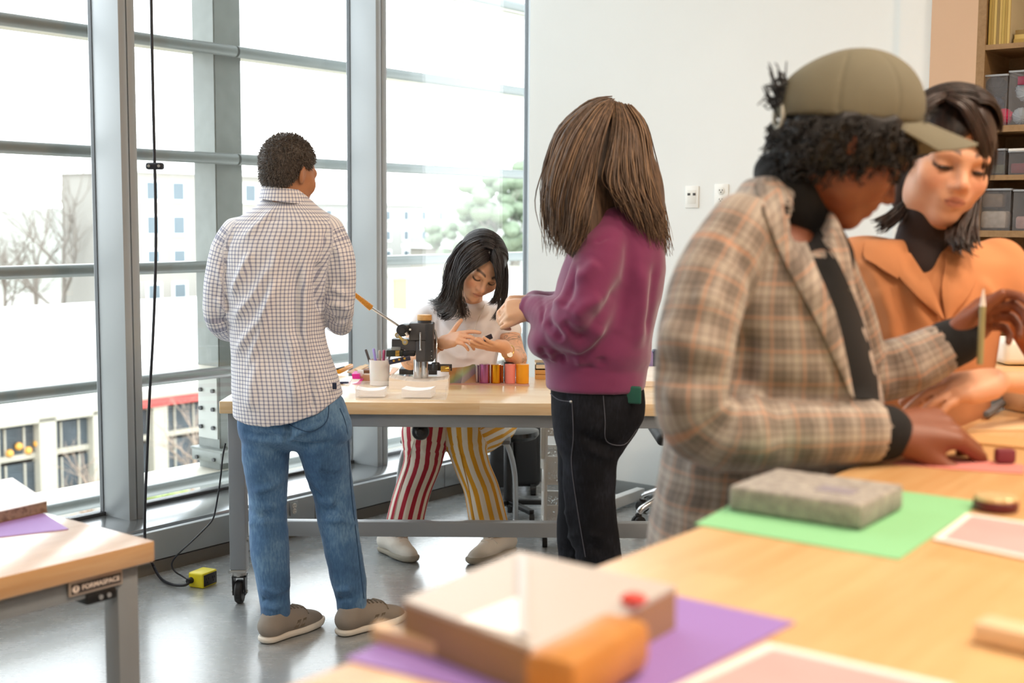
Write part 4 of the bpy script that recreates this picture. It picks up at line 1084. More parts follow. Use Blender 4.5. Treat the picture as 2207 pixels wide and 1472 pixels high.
c = at(950, 795, Yp-.01); MB().cyl(c, c+np.array([.034, 0, 0]), .0125, 24, bev=.002).build('brass_knob', brass, prs, world=True)
pb_(922, 785, 974, 799, .006, 'scale_bar', g2, .001, dy=.1)
mb = MB()
for py in (757, 767, 773): mb.cyl(at(930, py, Yp-.001), at(930, py, Yp-.005), .002, 8)
mb.build('scale_mark', M_['chrome'], prs, world=True)
# ------------------------------------------------------------------ foil rolls on a board
Yr = Yat(1050, 829); 
flat('card_board', 'thin pinkish board under the foil rolls', 'board', [(968, 829), (1141, 832), (1136, 815), (980, 812)], FT+.0003, .002, mat('pink_board', '#c99a8c', .6))
zb = FT+.0026
def roll(px0, px1, pyt, m, label, dy=0.0, name='foil_roll'):
    Y = Yr+.035+dy; x0, x1 = X(px0, Y), X(px1, Y); r = (x1-x0)/2; h = Zp(pyt, Y-r*.6)-zb
    t = thing(name, label, 'foil roll', ((x0+x1)/2, Y, zb), 0, 'rolls of foil on the board')
    MB().lathe([(r-.001, 0), (r, .001), (r, h-.001), (r-.001, h), (r*.35, h)], seg=40).build('roll', m, t)
    MB().lathe([(r*.34, h-.002), (r*.36, h+.0008), (r*.22, h+.0008), (r*.2, h-.004)], seg=24).build('core', mat('roll_core', '#e8ddd2', .7), t)
fo = lambda n, c, me=1.0, ro=.18: mat('foil_'+n, c, ro, metal=me)
roll(1024, 1033, 786, fo('silver', '#b9b3bd'), 'thin silver foil roll left of the purple roll', .02)
roll(1033, 1056, 784.5, fo('purple', '#b06ba0'), 'shiny purple foil roll, between the silver and the gold')
roll(1058, 1080, 785, fo('gold', '#e2a52a'), 'shiny gold foil roll beside the purple roll')
roll(1080, 1085, 786, fo('orange', '#d97b35'), 'very narrow orange foil roll beside the gold roll', .015)
roll(1086, 1109, 779, fo('black', '#2a2428', .3, .3), 'dark taller roll standing behind the coral roll', .05)
roll(1088, 1111, 784.5, fo('coral', '#ee8d82', .1, .4), 'matte coral pink roll in front of the dark roll')
roll(1112, 1140, 784.5, fo('amber', '#eda21b', .1, .4), 'matte amber yellow roll at the right end of the board')
# holographic sheet: a fan of bent foil leaning from the roll
k = NT('holographic'); lw = k.n('ShaderNodeLayerWeight', Blend=.5); v = k.coord(); sp_ = k.n('ShaderNodeSeparateXYZ'); k.l(v, sp_.inputs[0])
f = k.math('FRACT', k.math('ADD', k.math('MULTIPLY', sp_.outputs[0], 7.0), k.math('MULTIPLY', sp_.outputs[2], -9.0)))
k.l(k.ramp(f, [(0, rgba('#d8b08e')), (.3, rgba('#dcb98d')), (.5, rgba('#cfd0a0')), (.65, rgba('#c9d9b8')), (.8, rgba('#c8bfc6')), (1, rgba('#b7a9a6'))]), k.b.inputs['Base Color']); k.b.inputs['Metallic'].default_value = .8; k.b.inputs['Roughness'].default_value = .28
bm = MB(); Yh = Yr+.03; rows = []
for (pxt, pyt, pxb, pyb, dy) in ((967, 794, 969, 828, -.02), (985, 792, 978, 828.5, .0), (1000, 791, 994, 829, -.012), (1012, 788, 1010, 829, .0), (1018, 785, 1020, 829, .012), (1024, 785, 1030, 828.5, .02)):
    a = at(pxt, pyt, Yh+dy+.006); b = at(pxb, pyb, Yh+dy); b[2] = max(b[2], zb+.0005)
    rows.append([bm.bm.verts.new(Vector(b*(1-s)+a*s+np.array([0, .006*math.sin(s*3), 0]))) for s in (0, .33, .66, 1)])
for r0, r1 in zip(rows[:-1], rows[1:]):
    for j in range(3): bm.bm.faces.new((r0[j], r1[j], r1[j+1], r0[j+1]))
bmesh.ops.solidify(bm.bm, geom=bm.bm.faces[:], thickness=.0006)
c = Vector(at(995, 829, Yh)); bmesh.ops.translate(bm.bm, vec=-c, verts=bm.bm.verts[:])
single('holographic_sheet', bm, k.m, 'loose holographic foil sheet fanned out left of the silver roll', 'foil', c)
# wooden stamp boxes at right, papers farther right
for i, (yb, yt) in enumerate(((817, 806), (805.5, 795.5), (795, 778))):
    Y = Yat(1170, 817); x0 = X(1153, Y); h0, h1 = Zp(yb, Y), Zp(yt, Y)
    t = thing('stamp_box', ['bottom wooden stamp box of the pile behind the maroon sweatshirt', 'middle wooden stamp box of the pile behind the maroon sweatshirt', 'open top box of dark stamps behind the maroon sweatshirt'][i], 'box', (x0+.05, Y+.04, h0+.0005), 0, 'stamp boxes on the workbench')
    h = h1-h0-.001
    if i < 2: MB().box((0, 0, h/2), (.1, .08, h), bev=.0015).build('box_body', mat('stamp_wood', '#d8a765', .5), t)
    else:
        mb = MB()
        for (cc, s) in (((0, 0, .002), (.1, .08, .004)), ((-.048, 0, h*.35), (.004, .08, h*.7)), ((.048, 0, h*.35), (.004, .08, h*.7)), ((0, -.038, h*.3), (.1, .004, h*.6)), ((0, .038, h/2), (.1, .004, h))): mb.box(cc, s)
        mb.build('box_body', mat('stamp_cream', '#e3d8bf', .6), t)
        MB().box((0, 0, h*.4), (.086, .068, h*.5), bev=.003).build('stamp_tray', mat('stamp_dark', '#4a4845', .7, var=.5, vscale=250), t)
flat('paper_pad', 'tan paper pad at the right end of the far workbench', 'paper', [(1385, 833), (1425, 833), (1425, 800), (1385, 800)], FT+.0005, .022, paper_edge.m)
flat('wooden_tray', 'pale wooden tray behind the tan paper pad', 'tray', [(1385, 797), (1430, 797), (1430, 790), (1385, 790)], FT+.0005, .03, kr)
Y = Yat(1390, 800); 
t = thing('pouch', 'lilac fabric pouch with a navy end on the workbench beside the blazer', 'pouch', (X(1394, Y), Y+.04, Z0))
MB().box((0, 0, .045), (.07, .06, .088), bev=.018, seg=3).build('fabric_body', mat('lilac', '#a593c4', .85), t)
MB().box((.042, 0, .05), (.03, .056, .09), bev=.01).build('navy_end', mat('navy', '#232a4a', .4), t)
# ================================================================== NEAR LEFT TABLE: book on a purple sheet
purp = mat('purple_card', '#a98bd0', .65)
flat('purple_sheet', 'purple card sheet on the near left workbench under the marbled book', 'paper', [(-60, 1165), (148, 1141), (96, 1108), (-60, 1120)], LH+.0004, .0012, purp)
k = NT('marbled_edge'); v = k.coord(); nz = k.noise(28, 5, v, .7)
k.l(k.ramp(nz, [(.3, rgba('#4a3a33')), (.5, rgba('#8d7765')), (.62, rgba('#5d463b')), (.75, rgba('#b09a86'))]), k.b.inputs['Base Color'])
ed = k.m
zbk = LH+.0018
P = [Vector(atz(px, py, zbk)) for px, py in ((-70, 1143), (101.5, 1103.5), (27, 1052), (-120, 1080))]
c = sum(P, Vector())/4; bk = thing('book', 'book with marbled brown edges lying on the purple sheet', 'book', c)
MB().prism([p-c for p in P], (0, 0, 0), (0, 0, .0245)).build('page_block', ed, bk, smooth=False)
Q_ = [c+(p-c)*1.012 for p in P]
MB().prism([q-c for q in Q_], (0, 0, 0), (0, 0, .0015)).build('back_cover', lb, bk, smooth=False)
MB().prism([q-c+Vector((0, 0, .0245)) for q in Q_], (0, 0, 0), (0, 0, .0018)).build('front_cover', mat('cover_pale', '#ded8d6', .4), bk, smooth=False)
# ================================================================== FOREGROUND TABLE
ZT = ZB+.0004
def sheet(name, label, L, m, z=ZT, th=.0012, cat='paper', group=None): return flat(name, label, cat, L, z, th, m, group)
sheet('green_sheet', 'bright green card sheet under the grey felt block', [(1497, 1131), (1938, 1208), (2118, 1083), (1690, 1026)], mat('green_card', '#8ac993', .65))
# felt block
k = NT('felt_grey'); v = k.coord(); nz = k.noise(55, 5, v, .75); n2 = k.noise(420, 2, v)
k.l(k.ramp(k.math('ADD', k.math('MULTIPLY', nz, .7), k.math('MULTIPLY', n2, .3)), [(.35, rgba('#77726e')), (.52, rgba('#a49f98')), (.66, rgba('#b9b3a9'))]), k.b.inputs['Base Color']); k.b.inputs['Roughness'].default_value = .95; k.bump(n2, .6, .002)
P = [Vector(atz(px, py, ZT+.0014)) for px, py in ((1569, 1101), (1856, 1146), (1962, 1101), (1690, 1060))]
# square the plan up: keep near edge, give it true right angles
e1 = (P[1]-P[0]); e1n = e1.normalized(); e2n = Vector((-e1n.y, e1n.x, 0)); dep = max(.12, (P[2]-P[1]).dot(e2n))
c = P[0]+e1*.5+e2n*dep*.5
fb = thing('felt_block', 'speckled grey felt-covered book block on the green sheet', 'block', (c.x, c.y, ZT+.0014), math.atan2(e1n.y, e1n.x))
MB().box((0, 0, .0175), (e1.length, dep, .033), bev=.005, seg=3).build('block', k.m, fb)
MB().box((e1.length*.19, -dep*.1, .0343), (.05, .035, .0012), bev=.0005).build('pale_label', mat('felt_patch', '#8d8790', .9), fb)
# purple sheet, framed box on it
sheet('purple_sheet', 'large purple card sheet under the frosted wooden frame in the foreground', [(742, 1422), (1714, 1344), (1400, 1530), (980, 1640)] and [(742, 1422), (1180, 1225), (1714, 1343), (1290, 1560)], mat('purple_card_big', '#9878bd', .6))
def corner(px, py, z): return Vector(atz(px, py, z))
hb = .036
P = [corner(868, 1306, ZT+hb), corner(1182, 1424, ZT+hb), corner(1457, 1276, ZT+hb), corner(1118, 1199, ZT+hb)]
e1 = (P[2]-P[1]); e1n = e1.normalized(); e2n = Vector((-e1n.y, e1n.x, 0)); 
W_ = e1.length; D_ = (P[0]-P[1]).length
d0 = (P[0]-P[1]).normalized(); 
# plan is a parallelogram close to a rectangle: use its own axes
c = sum(P, Vector())/4; c.z = ZT+.0016
fr = thing('printing_frame', 'shallow wooden printing frame with a frosted pale top on the purple sheet', 'frame', c)
loc = [p-Vector((c.x, c.y, p.z)) for p in P]
fw = mat('frame_wood_brown', '#a3815f', .55, var=.1, vscale=12)
for a, b in ((0, 1), (1, 2), (2, 3), (3, 0)):
    A, B = loc[a], loc[b]; inn = 1-.022/((A.length+B.length)/2)
    MB().prism([A, B, B*inn, A*inn], (0, 0, 0), (0, 0, hb)).build('frame_side', fw, fr, smooth=False)
k = NT('frosted_top'); k.b.inputs['Base Color'].default_value = rgba('#c0b8b0'); k.b.inputs['Roughness'].default_value = .45; k.b.inputs['Specular IOR Level'].default_value = .4
M_['frosted'] = k.m
MB().prism([p*1.0+Vector((0, 0, hb+.0003)) for p in loc], (0, 0, 0), (0, 0, .004)).build('frosted_top', k.m, fr, smooth=False)
zt2 = ZT+.0016+hb+.0047
flat('reflection_patch', 'white painted reflection on the left of the frosted frame top', 'paper', [(990, 1338), (1117, 1288), (1117, 1368)], zt2, .0008, mat('reflection_white', '#fbfbfa', .5))  # flat white patch painted as a reflection on the frosted top
flat('clear_strip', 'narrow grey acrylic strip laid across the frosted frame top', 'strip', [(1117, 1200), (1137, 1203), (1137, 1376), (1117, 1370)], zt2+.001, .002, mat('strip_grey', '#b9b2ac', .3))
single('red_bead', MB().ball((0, 0, .007), .008, 16, sc=(1.5, .8, .8)), mat('coral_red', '#e8574e', .4), 'blurred coral red bead on the right rim of the frosted frame', 'bead', (atz(1365, 1308, zt2)[0], atz(1365, 1308, zt2)[1], zt2))
sheet('wood_strip', 'long pale wooden strip lying along the front of the frosted frame', [(800, 1381), (818, 1366), (1180, 1447), (1163, 1472)], mat('pale_strip', '#dcb88e', .5), z=ZT+.0016, th=.012, cat='strip')
# rounded wooden block at bottom
A = Vector(atz(1178, 1545, ZT)); B = Vector(atz(1352, 1440, ZT)); 
t = single('wooden_block', MB().bar((0, 0, .024), B-A+Vector((0, 0, .024)), .05, .045, bev=.012), mat('block_wood', '#c98a45', .45, var=.15, vscale=20), 'short rounded wooden block leaning at the bottom edge by the frame', 'block', (A.x, A.y, ZT+.002))
pk = mat('pink_print', '#e8a8a6', .7, var=.12, vscale=6); wh = mat('card_white', '#f1e9e4', .7)
def pink(L, label, z):
    P = [Vector(atz(px, py, z)) for px, py in L]; c = sum(P, Vector())/4
    t = thing('postcard', label, 'postcard', c, 0, 'pink postcards on the big table')
    MB().prism([p-c for p in P], (0, 0, 0), (0, 0, .0014)).build('card', wh, t, smooth=False)
    MB().prism([(p-c)*.86+Vector((0, 0, .0014)) for p in P], (0, 0, 0), (0, 0, .0003)).build('pink_print', pk, t, smooth=False)
pink([(1430, 1492), (1655, 1388), (2060, 1480), (1840, 1640)], 'pale pink postcard with a white border at the bottom edge', ZT)
pink([(2010, 1163), (2083, 1108), (2330, 1145), (2290, 1222)], 'pale pink postcard with a white border beside the green sheet', ZT+.0012)
p = atz(2158, 1106, ZT); r = 48*p[1]/FPX
t = thing('tin', 'small burgundy tin with a cream lid beside the green sheet', 'tin', (p[0], p[1]+.02, ZT))
MB().lathe([(r*.92, 0), (r, .003), (r, .012), (r*.95, .014)], seg=36).build('tin_body', mat('burgundy', '#5e1620', .35), t)
MB().lathe([(r*.95, .0141), (r*.97, .017), (r*.9, .02), (r*.3, .0215), (.001, .0216)], seg=36).build('lid', mat('cream_gold', '#e3c795', .25, metal=.2), t)
a = Vector(atz(2108, 1378, ZT)); b = Vector(atz(2290, 1420, ZT))
single('wooden_stick', MB().bar((0, 0, .011), b-a+Vector((0, 0, .011)), .034, .02, bev=.005), mat('stick_pale', '#e6c59e', .5), 'pale wooden stick at the right edge of the foreground table', 'stick', (a.x, a.y, ZT))
# litter round the hands
sheet('pink_slip', 'pink paper slip under the sleeved hands', [(1920, 1000), (1985, 978), (2207, 1003), (2207, 1022), (2050, 1012)], mat('rose_paper', '#d9857e', .7))
sheet('card_strip', 'long tan card strip right of the hands, nearest of the two', [(2070, 955), (2100, 940), (2240, 950), (2240, 972)], mat('tan_card', '#cda06a', .6), th=.004, cat='card')
sheet('card_strip', 'long pale card strip right of the hands, farther of the two', [(2085, 930), (2110, 916), (2240, 905), (2240, 930)], mat('sand_card', '#dcbd92', .6), th=.004, cat='card')
a = Vector(atz(2125, 905, ZT)); b = Vector(atz(2178, 872, ZT))
single('chisel', MB().bar((0, 0, .01), b-a+Vector((0, 0, .016)), .012, .012, bev=.003), mat('slate_blue', '#6a7076', .4), 'grey blue chisel pointing towards the pale wooden block', 'tool', (a.x, a.y, ZT))
p = atz(2200, 890, ZT)
single('wooden_block', MB().box((0, 0, .022), (.06, .08, .042), bev=.008, rz=.4), mat('pale_block', '#e0c3a0', .5), 'pale wooden block at the right edge beyond the hands', 'block', (p[0]+.02, p[1]+.02, ZT))
p = atz(2010, 1000, ZT)
single('red_stamp', MB().box((0, 0, .012), (.03, .02, .022), bev=.004), mat('dark_rose', '#7d3440', .5), 'dark rose ink pad on the pink slip', 'ink pad', (atz(2165, 1000, ZT)[0], atz(2165, 1000, ZT)[1], ZT+.0014))
# farther table with a white box (right edge)
p = at(2170, 800, 3.5); ztb = float(p[2])
ft = workbench('workbench', 'maple workbench beyond the person in the orange jacket at the right edge', (float(p[0])-.16, 3.30, 0), 0, 1.3, .7, ztb+.005, M_['maple_fg'], casters=False, apron=.05)
pp = atz(2200, 789, ztb+.006)
wb_ = thing('paper_box', 'white box with rounded top on the workbench at the right edge', 'box', (pp[0], pp[1]+.06, ztb+.006))
s = pp[1]/FPX
MB().box((.01, 0, 30*s), (88*s, .12, 58*s), bev=.02, seg=4).build('box_body', mat('box_white', '#efe9df', .5), wb_)
# ================================================================== PEOPLE: shared anatomy
def rotm(f, up_hint=(0, 0, 1), roll=0.0):
    """columns: right, forward, up"""
    f = np.array(f, float); f /= np.linalg.norm(f); r = np.cross(f, np.array(up_hint, float)); r /= np.linalg.norm(r); u = np.cross(r, f)
    c, s = math.cos(roll), math.sin(roll)
    return np.stack([r*c+u*s, f, u*c-r*s], 1)
class Head:
    def __init__(s, c, R, sc=1.0): s.c, s.R, s.s = np.array(c, float), R, sc
    def w(s, x, y, z): return s.c+s.R@np.array([x, y, z])*s.s
    def loc(s, P): return ((P-s.c)@s.R)/s.s
    def n(s, x, y, z, r): return list(s.w(x, y, z))+[r*s.s]
    def e(s, c, r, k=.02, op='u', tilt=None):
        R = s.R if tilt is None else s.R@np.array(Matrix.Rotation(tilt[0], 3, tilt[1]))
        return Ell(s.w(*c), np.array(r)*s.s, R, k*s.s, op)
    def prims(s, fem=False, mouth=0.0, j=None):
        j = j or (.92 if fem else 1.0)
        P = [s.e((0, -.014, .036), (.0745, .097, .088)), s.e((0, .028, -.03), (.0615*j, .064, .082), .03),
             s.e((0, .066, -.098), (.022*j, .020, .017), .03), s.e((.046*j, .012, -.068), (.02, .032, .026), .03), s.e((-.046*j, .012, -.068), (.02, .032, .026), .03),
             s.e((.044*j, .056, -.03), (.024, .02, .024), .025), s.e((-.044*j, .056, -.03), (.024, .02, .024), .025),
             Path([s.n(-.042, .072, .016, .011), s.n(-.016, .087, .013, .012), s.n(.016, .087, .013, .012), s.n(.042, .072, .016, .011)], k=.018*s.s)]
        P += [s.e((.033, .098, -.006), (.019, .016, .012), .014, 's'), s.e((-.033, .098, -.006), (.019, .016, .012), .014, 's')]
        for q in (-1, 1): P.append(s.e((q*.0325, .0735, -.006), (.0145, .0135, .0122), .004))
        P += [Path([s.n(0, .084, .008, .0085), s.n(0, .097, -.016, .0088), s.n(0, .106, -.034, .0115)], k=.012*s.s),
              s.e((.0115, .093, -.039), (.0085, .011, .0075), .008), s.e((-.0115, .093, -.039), (.0085, .011, .0075), .008),
              s.e((0, .078, -.062), (.026, .016, .016), .02),
              Path([s.n(-.023, .078, -.0645+mouth, .004), s.n(-.008, .0915, -.061, .0058), s.n(.008, .0915, -.061, .0058), s.n(.023, .078, -.0645+mouth, .004)], k=.006*s.s),
              Path([s.n(-.019, .080, -.0705+mouth*.6, .004), s.n(0, .090, -.0735, .0072), s.n(.019, .080, -.0705+mouth*.6, .004)], k=.006*s.s),
              Path([s.n(-.024, .079, -.0675+mouth, .0012), s.n(0, .0985, -.0672, .0012), s.n(.024, .079, -.0675+mouth, .0012)], k=.003*s.s, op='s')]
        for q in (-1, 1):
            P.append(s.e((q*.0765, -.012, -.008), (.0075, .0185, .031), .008, 'u', (q*.35, 'Z')))
            P.append(s.e((q*.083, -.006, -.002), (.005, .010, .016), .006, 's', (q*.35, 'Z')))
        return P
    def tint(s, skin, lip, brow, blush=None, lash=True, browz=.021):
        skin, lip, brow = [np.array(lin(x)) for x in (skin, lip, brow)]; bl = np.array(lin(blush)) if blush else None
        def f(V):
            q = s.loc(V); C = np.tile(skin, (len(V), 1)); x, y, z = q[:, 0], q[:, 1], q[:, 2]; ax = np.abs(x)
            def mixin(c, w): C[:] = C*(1-w[:, None])+c*w[:, None]
            front = (y > .055)
            if bl is not None: mixin(bl, .55*np.exp(-((ax-.042)/.02)**2-((z+.036)/.018)**2)*front); mixin(bl, .45*np.exp(-(x/.014)**2-((z+.036)/.012)**2)*front)
            lipw = np.clip(1.6-(ax/.021)**2*1.6-((z+.0675)/.0095)**2*1.3, 0, 1)*(y > .074); mixin(lip, np.clip(lipw*1.4, 0, .7)); mixin(lip*.45, .8*np.clip(1.4-np.abs(z+.0668)/.0016, 0, 1)*((ax < .021) & (y > .07)))
            bz = browz+.006*np.sin(np.clip((ax-.014)/.036, 0, 1)*2.3); mixin(brow, np.clip(1.5-np.abs(z-bz)/.0042, 0, 1)*((ax > .013) & (ax < .05) & front)*.85)
            if lash:
                lz = -.0120+.02*((ax-.0325)/.03)**2*1.0; mixin(brow*.25, np.clip(1.7-np.abs(z-lz)/.0034, 0, 1)*((ax > .017) & (ax < .051) & front)*.97)
                mixin(skin*.62, .5*np.exp(-((ax-.0325)/.016)**2-((z+.001)/.007)**2)*front)
            return C
        return f
def hand(w, f, n, side, curl=(.5, .5, .5), sc=1.0, thumb=(.7, .5, -.35), tcurl=.4, spread=.06, curls=None, k=.006, r0=1.0):
    """w wrist, f finger direction, n back-of-hand normal, side=+1/-1 which way the thumb lies along f x n"""
    w = np.array(w, float)[:3]; f = np.array(f, float); f /= np.linalg.norm(f); n = np.array(n, float); n -= f*(n@f); n /= np.linalg.norm(n)
    t = np.cross(f, n)*side
    def pt(a, b, c): return w+sc*(f*a+t*b+n*c)
    def nd(p, r): return list(p)+[r*sc*r0]
    P = []
    for b in (.026, .009, -.009, -.025):               # metacarpals make the palm
        P.append(Path([nd(pt(.0, b*.55, 0), .0175), nd(pt(.05, b*.9, .002), .0155), nd(pt(.083 if abs(b) < .02 else .078, b*1.12, .003), .0118)], k=.012))
    P.append(Path([nd(pt(.015, .022, -.008), .017), nd(pt(.05, .03, -.010), .013)], k=.014))
    P.append(Path([nd(pt(.015, -.022, -.006), .015), nd(pt(.06, -.028, -.006), .012)], k=.014))
    F = [(.083, .029, (.043, .026, .021), .0094, 1.4), (.087, .0098, (.048, .029, .022), .0096, .4), (.083, -.0105, (.044, .027, .021), .0091, -.6), (.074, -.0285, (.034, .021, .019), .0081, -1.7)]
    for i, (a, b, L, r, sp) in enumerate(F):
        c = curls[i] if curls else curl
        p = pt(a, b, .002); ang = 0; d0 = f+t*sp*spread; d0 /= np.linalg.norm(d0); N = [nd(p, r*1.12)]
        for j, l in enumerate(L):
            ang += c[j]; d = d0*math.cos(ang)-n*math.sin(ang); p = p+d*l*sc
            N.append(nd(p, r*(1.0, .92, .80)[j]))
        P.append(Path(N, k=.004))
    d = t*thumb[0]+f*thumb[1]+n*thumb[2]; d /= np.linalg.norm(d); p = pt(.018, .026, -.006); N = [nd(p, .0145)]
    for j, l in enumerate((.040, .031, .025)):
        p = p+d*l*sc; N.append(nd(p, (.0115, .0105, .0088)[j])); d = d+f*tcurl; d /= np.linalg.norm(d)
    P.append(Path(N, k=.008)); return P
def skin_mat(name, rough=.5, sss=.12, tat=None):
    k = NT(name); a = k.n('ShaderNodeAttribute', _attribute_name='tint'); c = a.outputs['Color']
    nz = k.noise(60, 4); c = k.mix(.12, c, k.mix(nz, (.35, .12, .08, 1), (1, .85, .75, 1)), 'OVERLAY')
    k.l(c, k.b.inputs['Base Color']); k.b.inputs['Roughness'].default_value = rough
    k.b.inputs['Subsurface Weight'].default_value = sss; k.b.inputs['Subsurface Radius'].default_value = (.012, .005, .003); k.b.inputs['Subsurface Scale'].default_value = .6
    k.bump(k.noise(500, 2), .08, .001); return k.m
M_['skin'] = skin_mat('skin')
def hair_mat(name, ca, cb, rough=.42, scale=90):
    k = NT(name); v = k.coord(); mp = k.n('ShaderNodeMapping'); mp.inputs['Scale'].default_value = (1, 1, .12); k.l(v, mp.inputs[0])
    nz = k.n('ShaderNodeTexNoise', Scale=scale, Detail=4, Roughness=.65); k.l(mp.outputs[0], nz.inputs['Vector'])
    k.l(k.ramp(nz.outputs[0], [(.35, rgba(ca)), (.65, rgba(cb))]), k.b.inputs['Base Color']); k.b.inputs['Roughness'].default_value = rough
    k.b.inputs['Specular IOR Level'].default_value = .45; k.bump(nz.outputs[0], .5, .003); return k.m
def cuv(k):
    a = k.n('ShaderNodeAttribute', _attribute_name='cuv'); s = k.n('ShaderNodeSeparateXYZ'); k.l(a.outputs['Vector'], s.inputs[0]); return s.outputs
def weave(k, strength=.15, scale=900): k.bump(k.noise(scale, 2), strength, .001)
def denim(name, ca, cb, cc, rough=.8, sheen=.12, spec=.4):
    k = NT(name); v = k.coord(); u = cuv(k)
    n1 = k.noise(7, 4, v, .6); n2 = k.noise(160, 3, v, .6, sc=(1, 1, .25)); 
    f = k.math('ADD', k.math('MULTIPLY', n1, .65), k.math('MULTIPLY', n2, .35))
    k.l(k.ramp(f, [(.3, rgba(ca)), (.5, rgba(cb)), (.68, rgba(cc))]), k.b.inputs['Base Color']); k.b.inputs['Roughness'].default_value = rough
    k.b.inputs['Sheen Weight'].default_value = sheen; k.b.inputs['Specular IOR Level'].default_value = spec; k.bump(n2, .35, .002); return k.m
def px2surf(o_bvh, px, py):
    d = Vector(ray(px, py)); h = o_bvh.ray_cast(Vector(CO), d.normalized()); return h[0]
from mathutils.bvhtree import BVHTree
def with_folds(name, prims, h, material, parent, px_folds, smooth=2, disp=None, col=None, seed=1, post=None):
    """mesh the garment, then raise/press folds along lines laid on its surface"""
    V, Q = surfnet(prims, h, post=post); V = relax(V, Q, smooth)
    bvh = BVHTree.FromPolygons([tuple(x) for x in V], [tuple(x) for x in Q.tolist()])
    F = []
    for pts, rad, amp in px_folds:
        P = []
        for q in pts:
            hit = px2surf(bvh, q[0], q[1])
            if hit is not None: P.append(np.array(hit))
        if len(P) > 1: F.append((P, rad, amp))
    N = normals(V, Q); d = fold_field(V, F)
    if disp is not None: d = d+disp(V, N)
    V = V+N*d[:, None]; V = relax(V, Q, 1, .35)
    return raw_mesh(name, V, Q, material, parent, prims, col, True)
def shoe(root, heel, toe, w, ht, mats, ankle, style='trainer', name='shoe'):
    """heel, toe: floor points; upper, sole and trims as parts of one shoe"""
    heel, toe = Vector(heel), Vector(toe); heel.z = toe.z = 0
    d = (toe-heel); L = d.length; f = d.normalized(); s = Vector((-f.y, f.x, 0))
    A = lambda a, b, z: np.array(heel+f*(a*L)+s*b+Vector((0, 0, z)))
    N = lambda a, b, z, r: list(A(a, b, z))+[r]
    R = np.stack([np.array(f), np.array(s), np.array([0, 0, 1.])], 1)
    up = [Path([N(.13, 0, .05, w*.40), N(.36, 0, .052, w*.43), N(.62, 0, .042, w*.46), N(.82, 0, .032, w*.40), N(.90, 0, .028, w*.32)], flat=((0, 0, 1), .85), k=.02, smooth=3),
          Path([N(.16, 0, .06, w*.40), N(.17, 0, ht*.78, w*.37)], k=.03), Path([N(.24, 0, ht*.72, w*.36), N(.55, 0, .06, w*.36)], k=.03)]
    cutz = Box(A(.5, 0, -.03), (.4, .4, .042), None, .002, .002, 's')
    u = sdf_mesh(name, up+[cutz, Path([N(.17, 0, ht*.8, w*.26), N(.17, 0, ht*1.2, w*.34)], k=.01, op='s')], .004, mats[0], root, uv=False)
    so = [Path([N(.12, 0, .016, w*.42), N(.36, 0, .016, w*.42), N(.62, 0, .016, w*.50), N(.84, 0, .018, w*.45), N(.925, 0, .024, w*.36)], flat=((0, 0, 1), .62), k=.012, smooth=3)]
    sdf_mesh('sole', so+[Box(A(.5, 0, -.047), (.5, .5, .05), None, .001, .003, 's'), Box(A(.5, 0, .079), (.5, .5, .05), R@np.array(Matrix.Rotation(-.03, 3, 'Y')), .001, .004, 's')], .004, mats[1], u, uv=False)
    bvh = BVHTree.FromPolygons([tuple(v.co) for v in u.data.vertices], [tuple(p.vertices) for p in u.data.polygons])
    iv = root_matrix(root).inverted()
    def surf(a, b, z, out):
        o = Vector(A(a, b, z)) ; p = iv @ (o+Vector(out)*.15); h = bvh.ray_cast(p, -Vector(out)); return h[0] if h[0] is not None else iv @ o
    mb = MB()
    upv = Vector((0, 0, 1))
    for i in range(5):
        a = .40+.065*i; q = [surf(a+.012*sg*0, b, .08, (upv+f*.3).normalized())+Vector((0, 0, .002)) for sg in (1,) for b in (-w*.22, -w*.1, 0, w*.1, w*.22)]
        mb.tube(q, .0032, 8)
    mb.tube([surf(.66, 0, .08, upv)+upv*.003, surf(.58, w*.2, .08, upv)+upv*.006, surf(.55, w*.38, .07, (s+upv).normalized())+s*.004], .0028, 8)
    lo = mb.build('lace', mats[2], u)
    if style == 'trainer':
        for sg in (1, -1):
            for a0 in (.40, .50):
                P = [surf(a0+.00, 0, .036, s*sg), surf(a0+.055, 0, .036, s*sg), surf(a0+.105, 0, .062, s*sg), surf(a0+.05, 0, .062, s*sg)]
                m2 = MB(); lo_ = [p-s*sg*.001 for p in P]; m2.prism(lo_, (0, 0, 0), s*sg*.0035); m2.build('side_stripe', mats[3], u, smooth=False)
        m2 = MB(); q = [surf(.68, b, .08, (upv+f*.2).normalized()) for b in (-w*.36, -w*.2, 0, w*.2, w*.36)]; m2.tube(q, .0035, 8); m2.build('toe_seam', mats[3], u)
    return u

def crown_strands(H, cur, rs, n, r0, x0=.0, rad=(.089, .112, .104), thmax=1.75, phr=(-1.25, .75)):
    """hair combed from a parting down over the skull"""
    for i in range(n):
        sg = rs.choice((-1, 1)); ph = rs.uniform(*phr); tm = rs.uniform(.8, 1.0)*thmax*(1 if ph < .35 else .75); c = []
        o = rs.uniform(-.002, .004)
        for j in range(14):
            t = tm*j/13; f = ph-.30*t*(ph > -.6)
            q = np.array([x0*(1-t/tm*.8)+sg*(rad[0]+o)*math.sin(t)*math.cos(f*.9), -.016+(rad[1]+o)*math.sin(f), .038+(rad[2]+o)*math.cos(t)*math.cos(f)])
            c.append(list(H.w(*q))+[r0*rs.uniform(.9, 1.1)*min(1, .4+j*.2)*(1 if j < 11 else (13.6-j)/3)])
        cur.append(np.array(c))
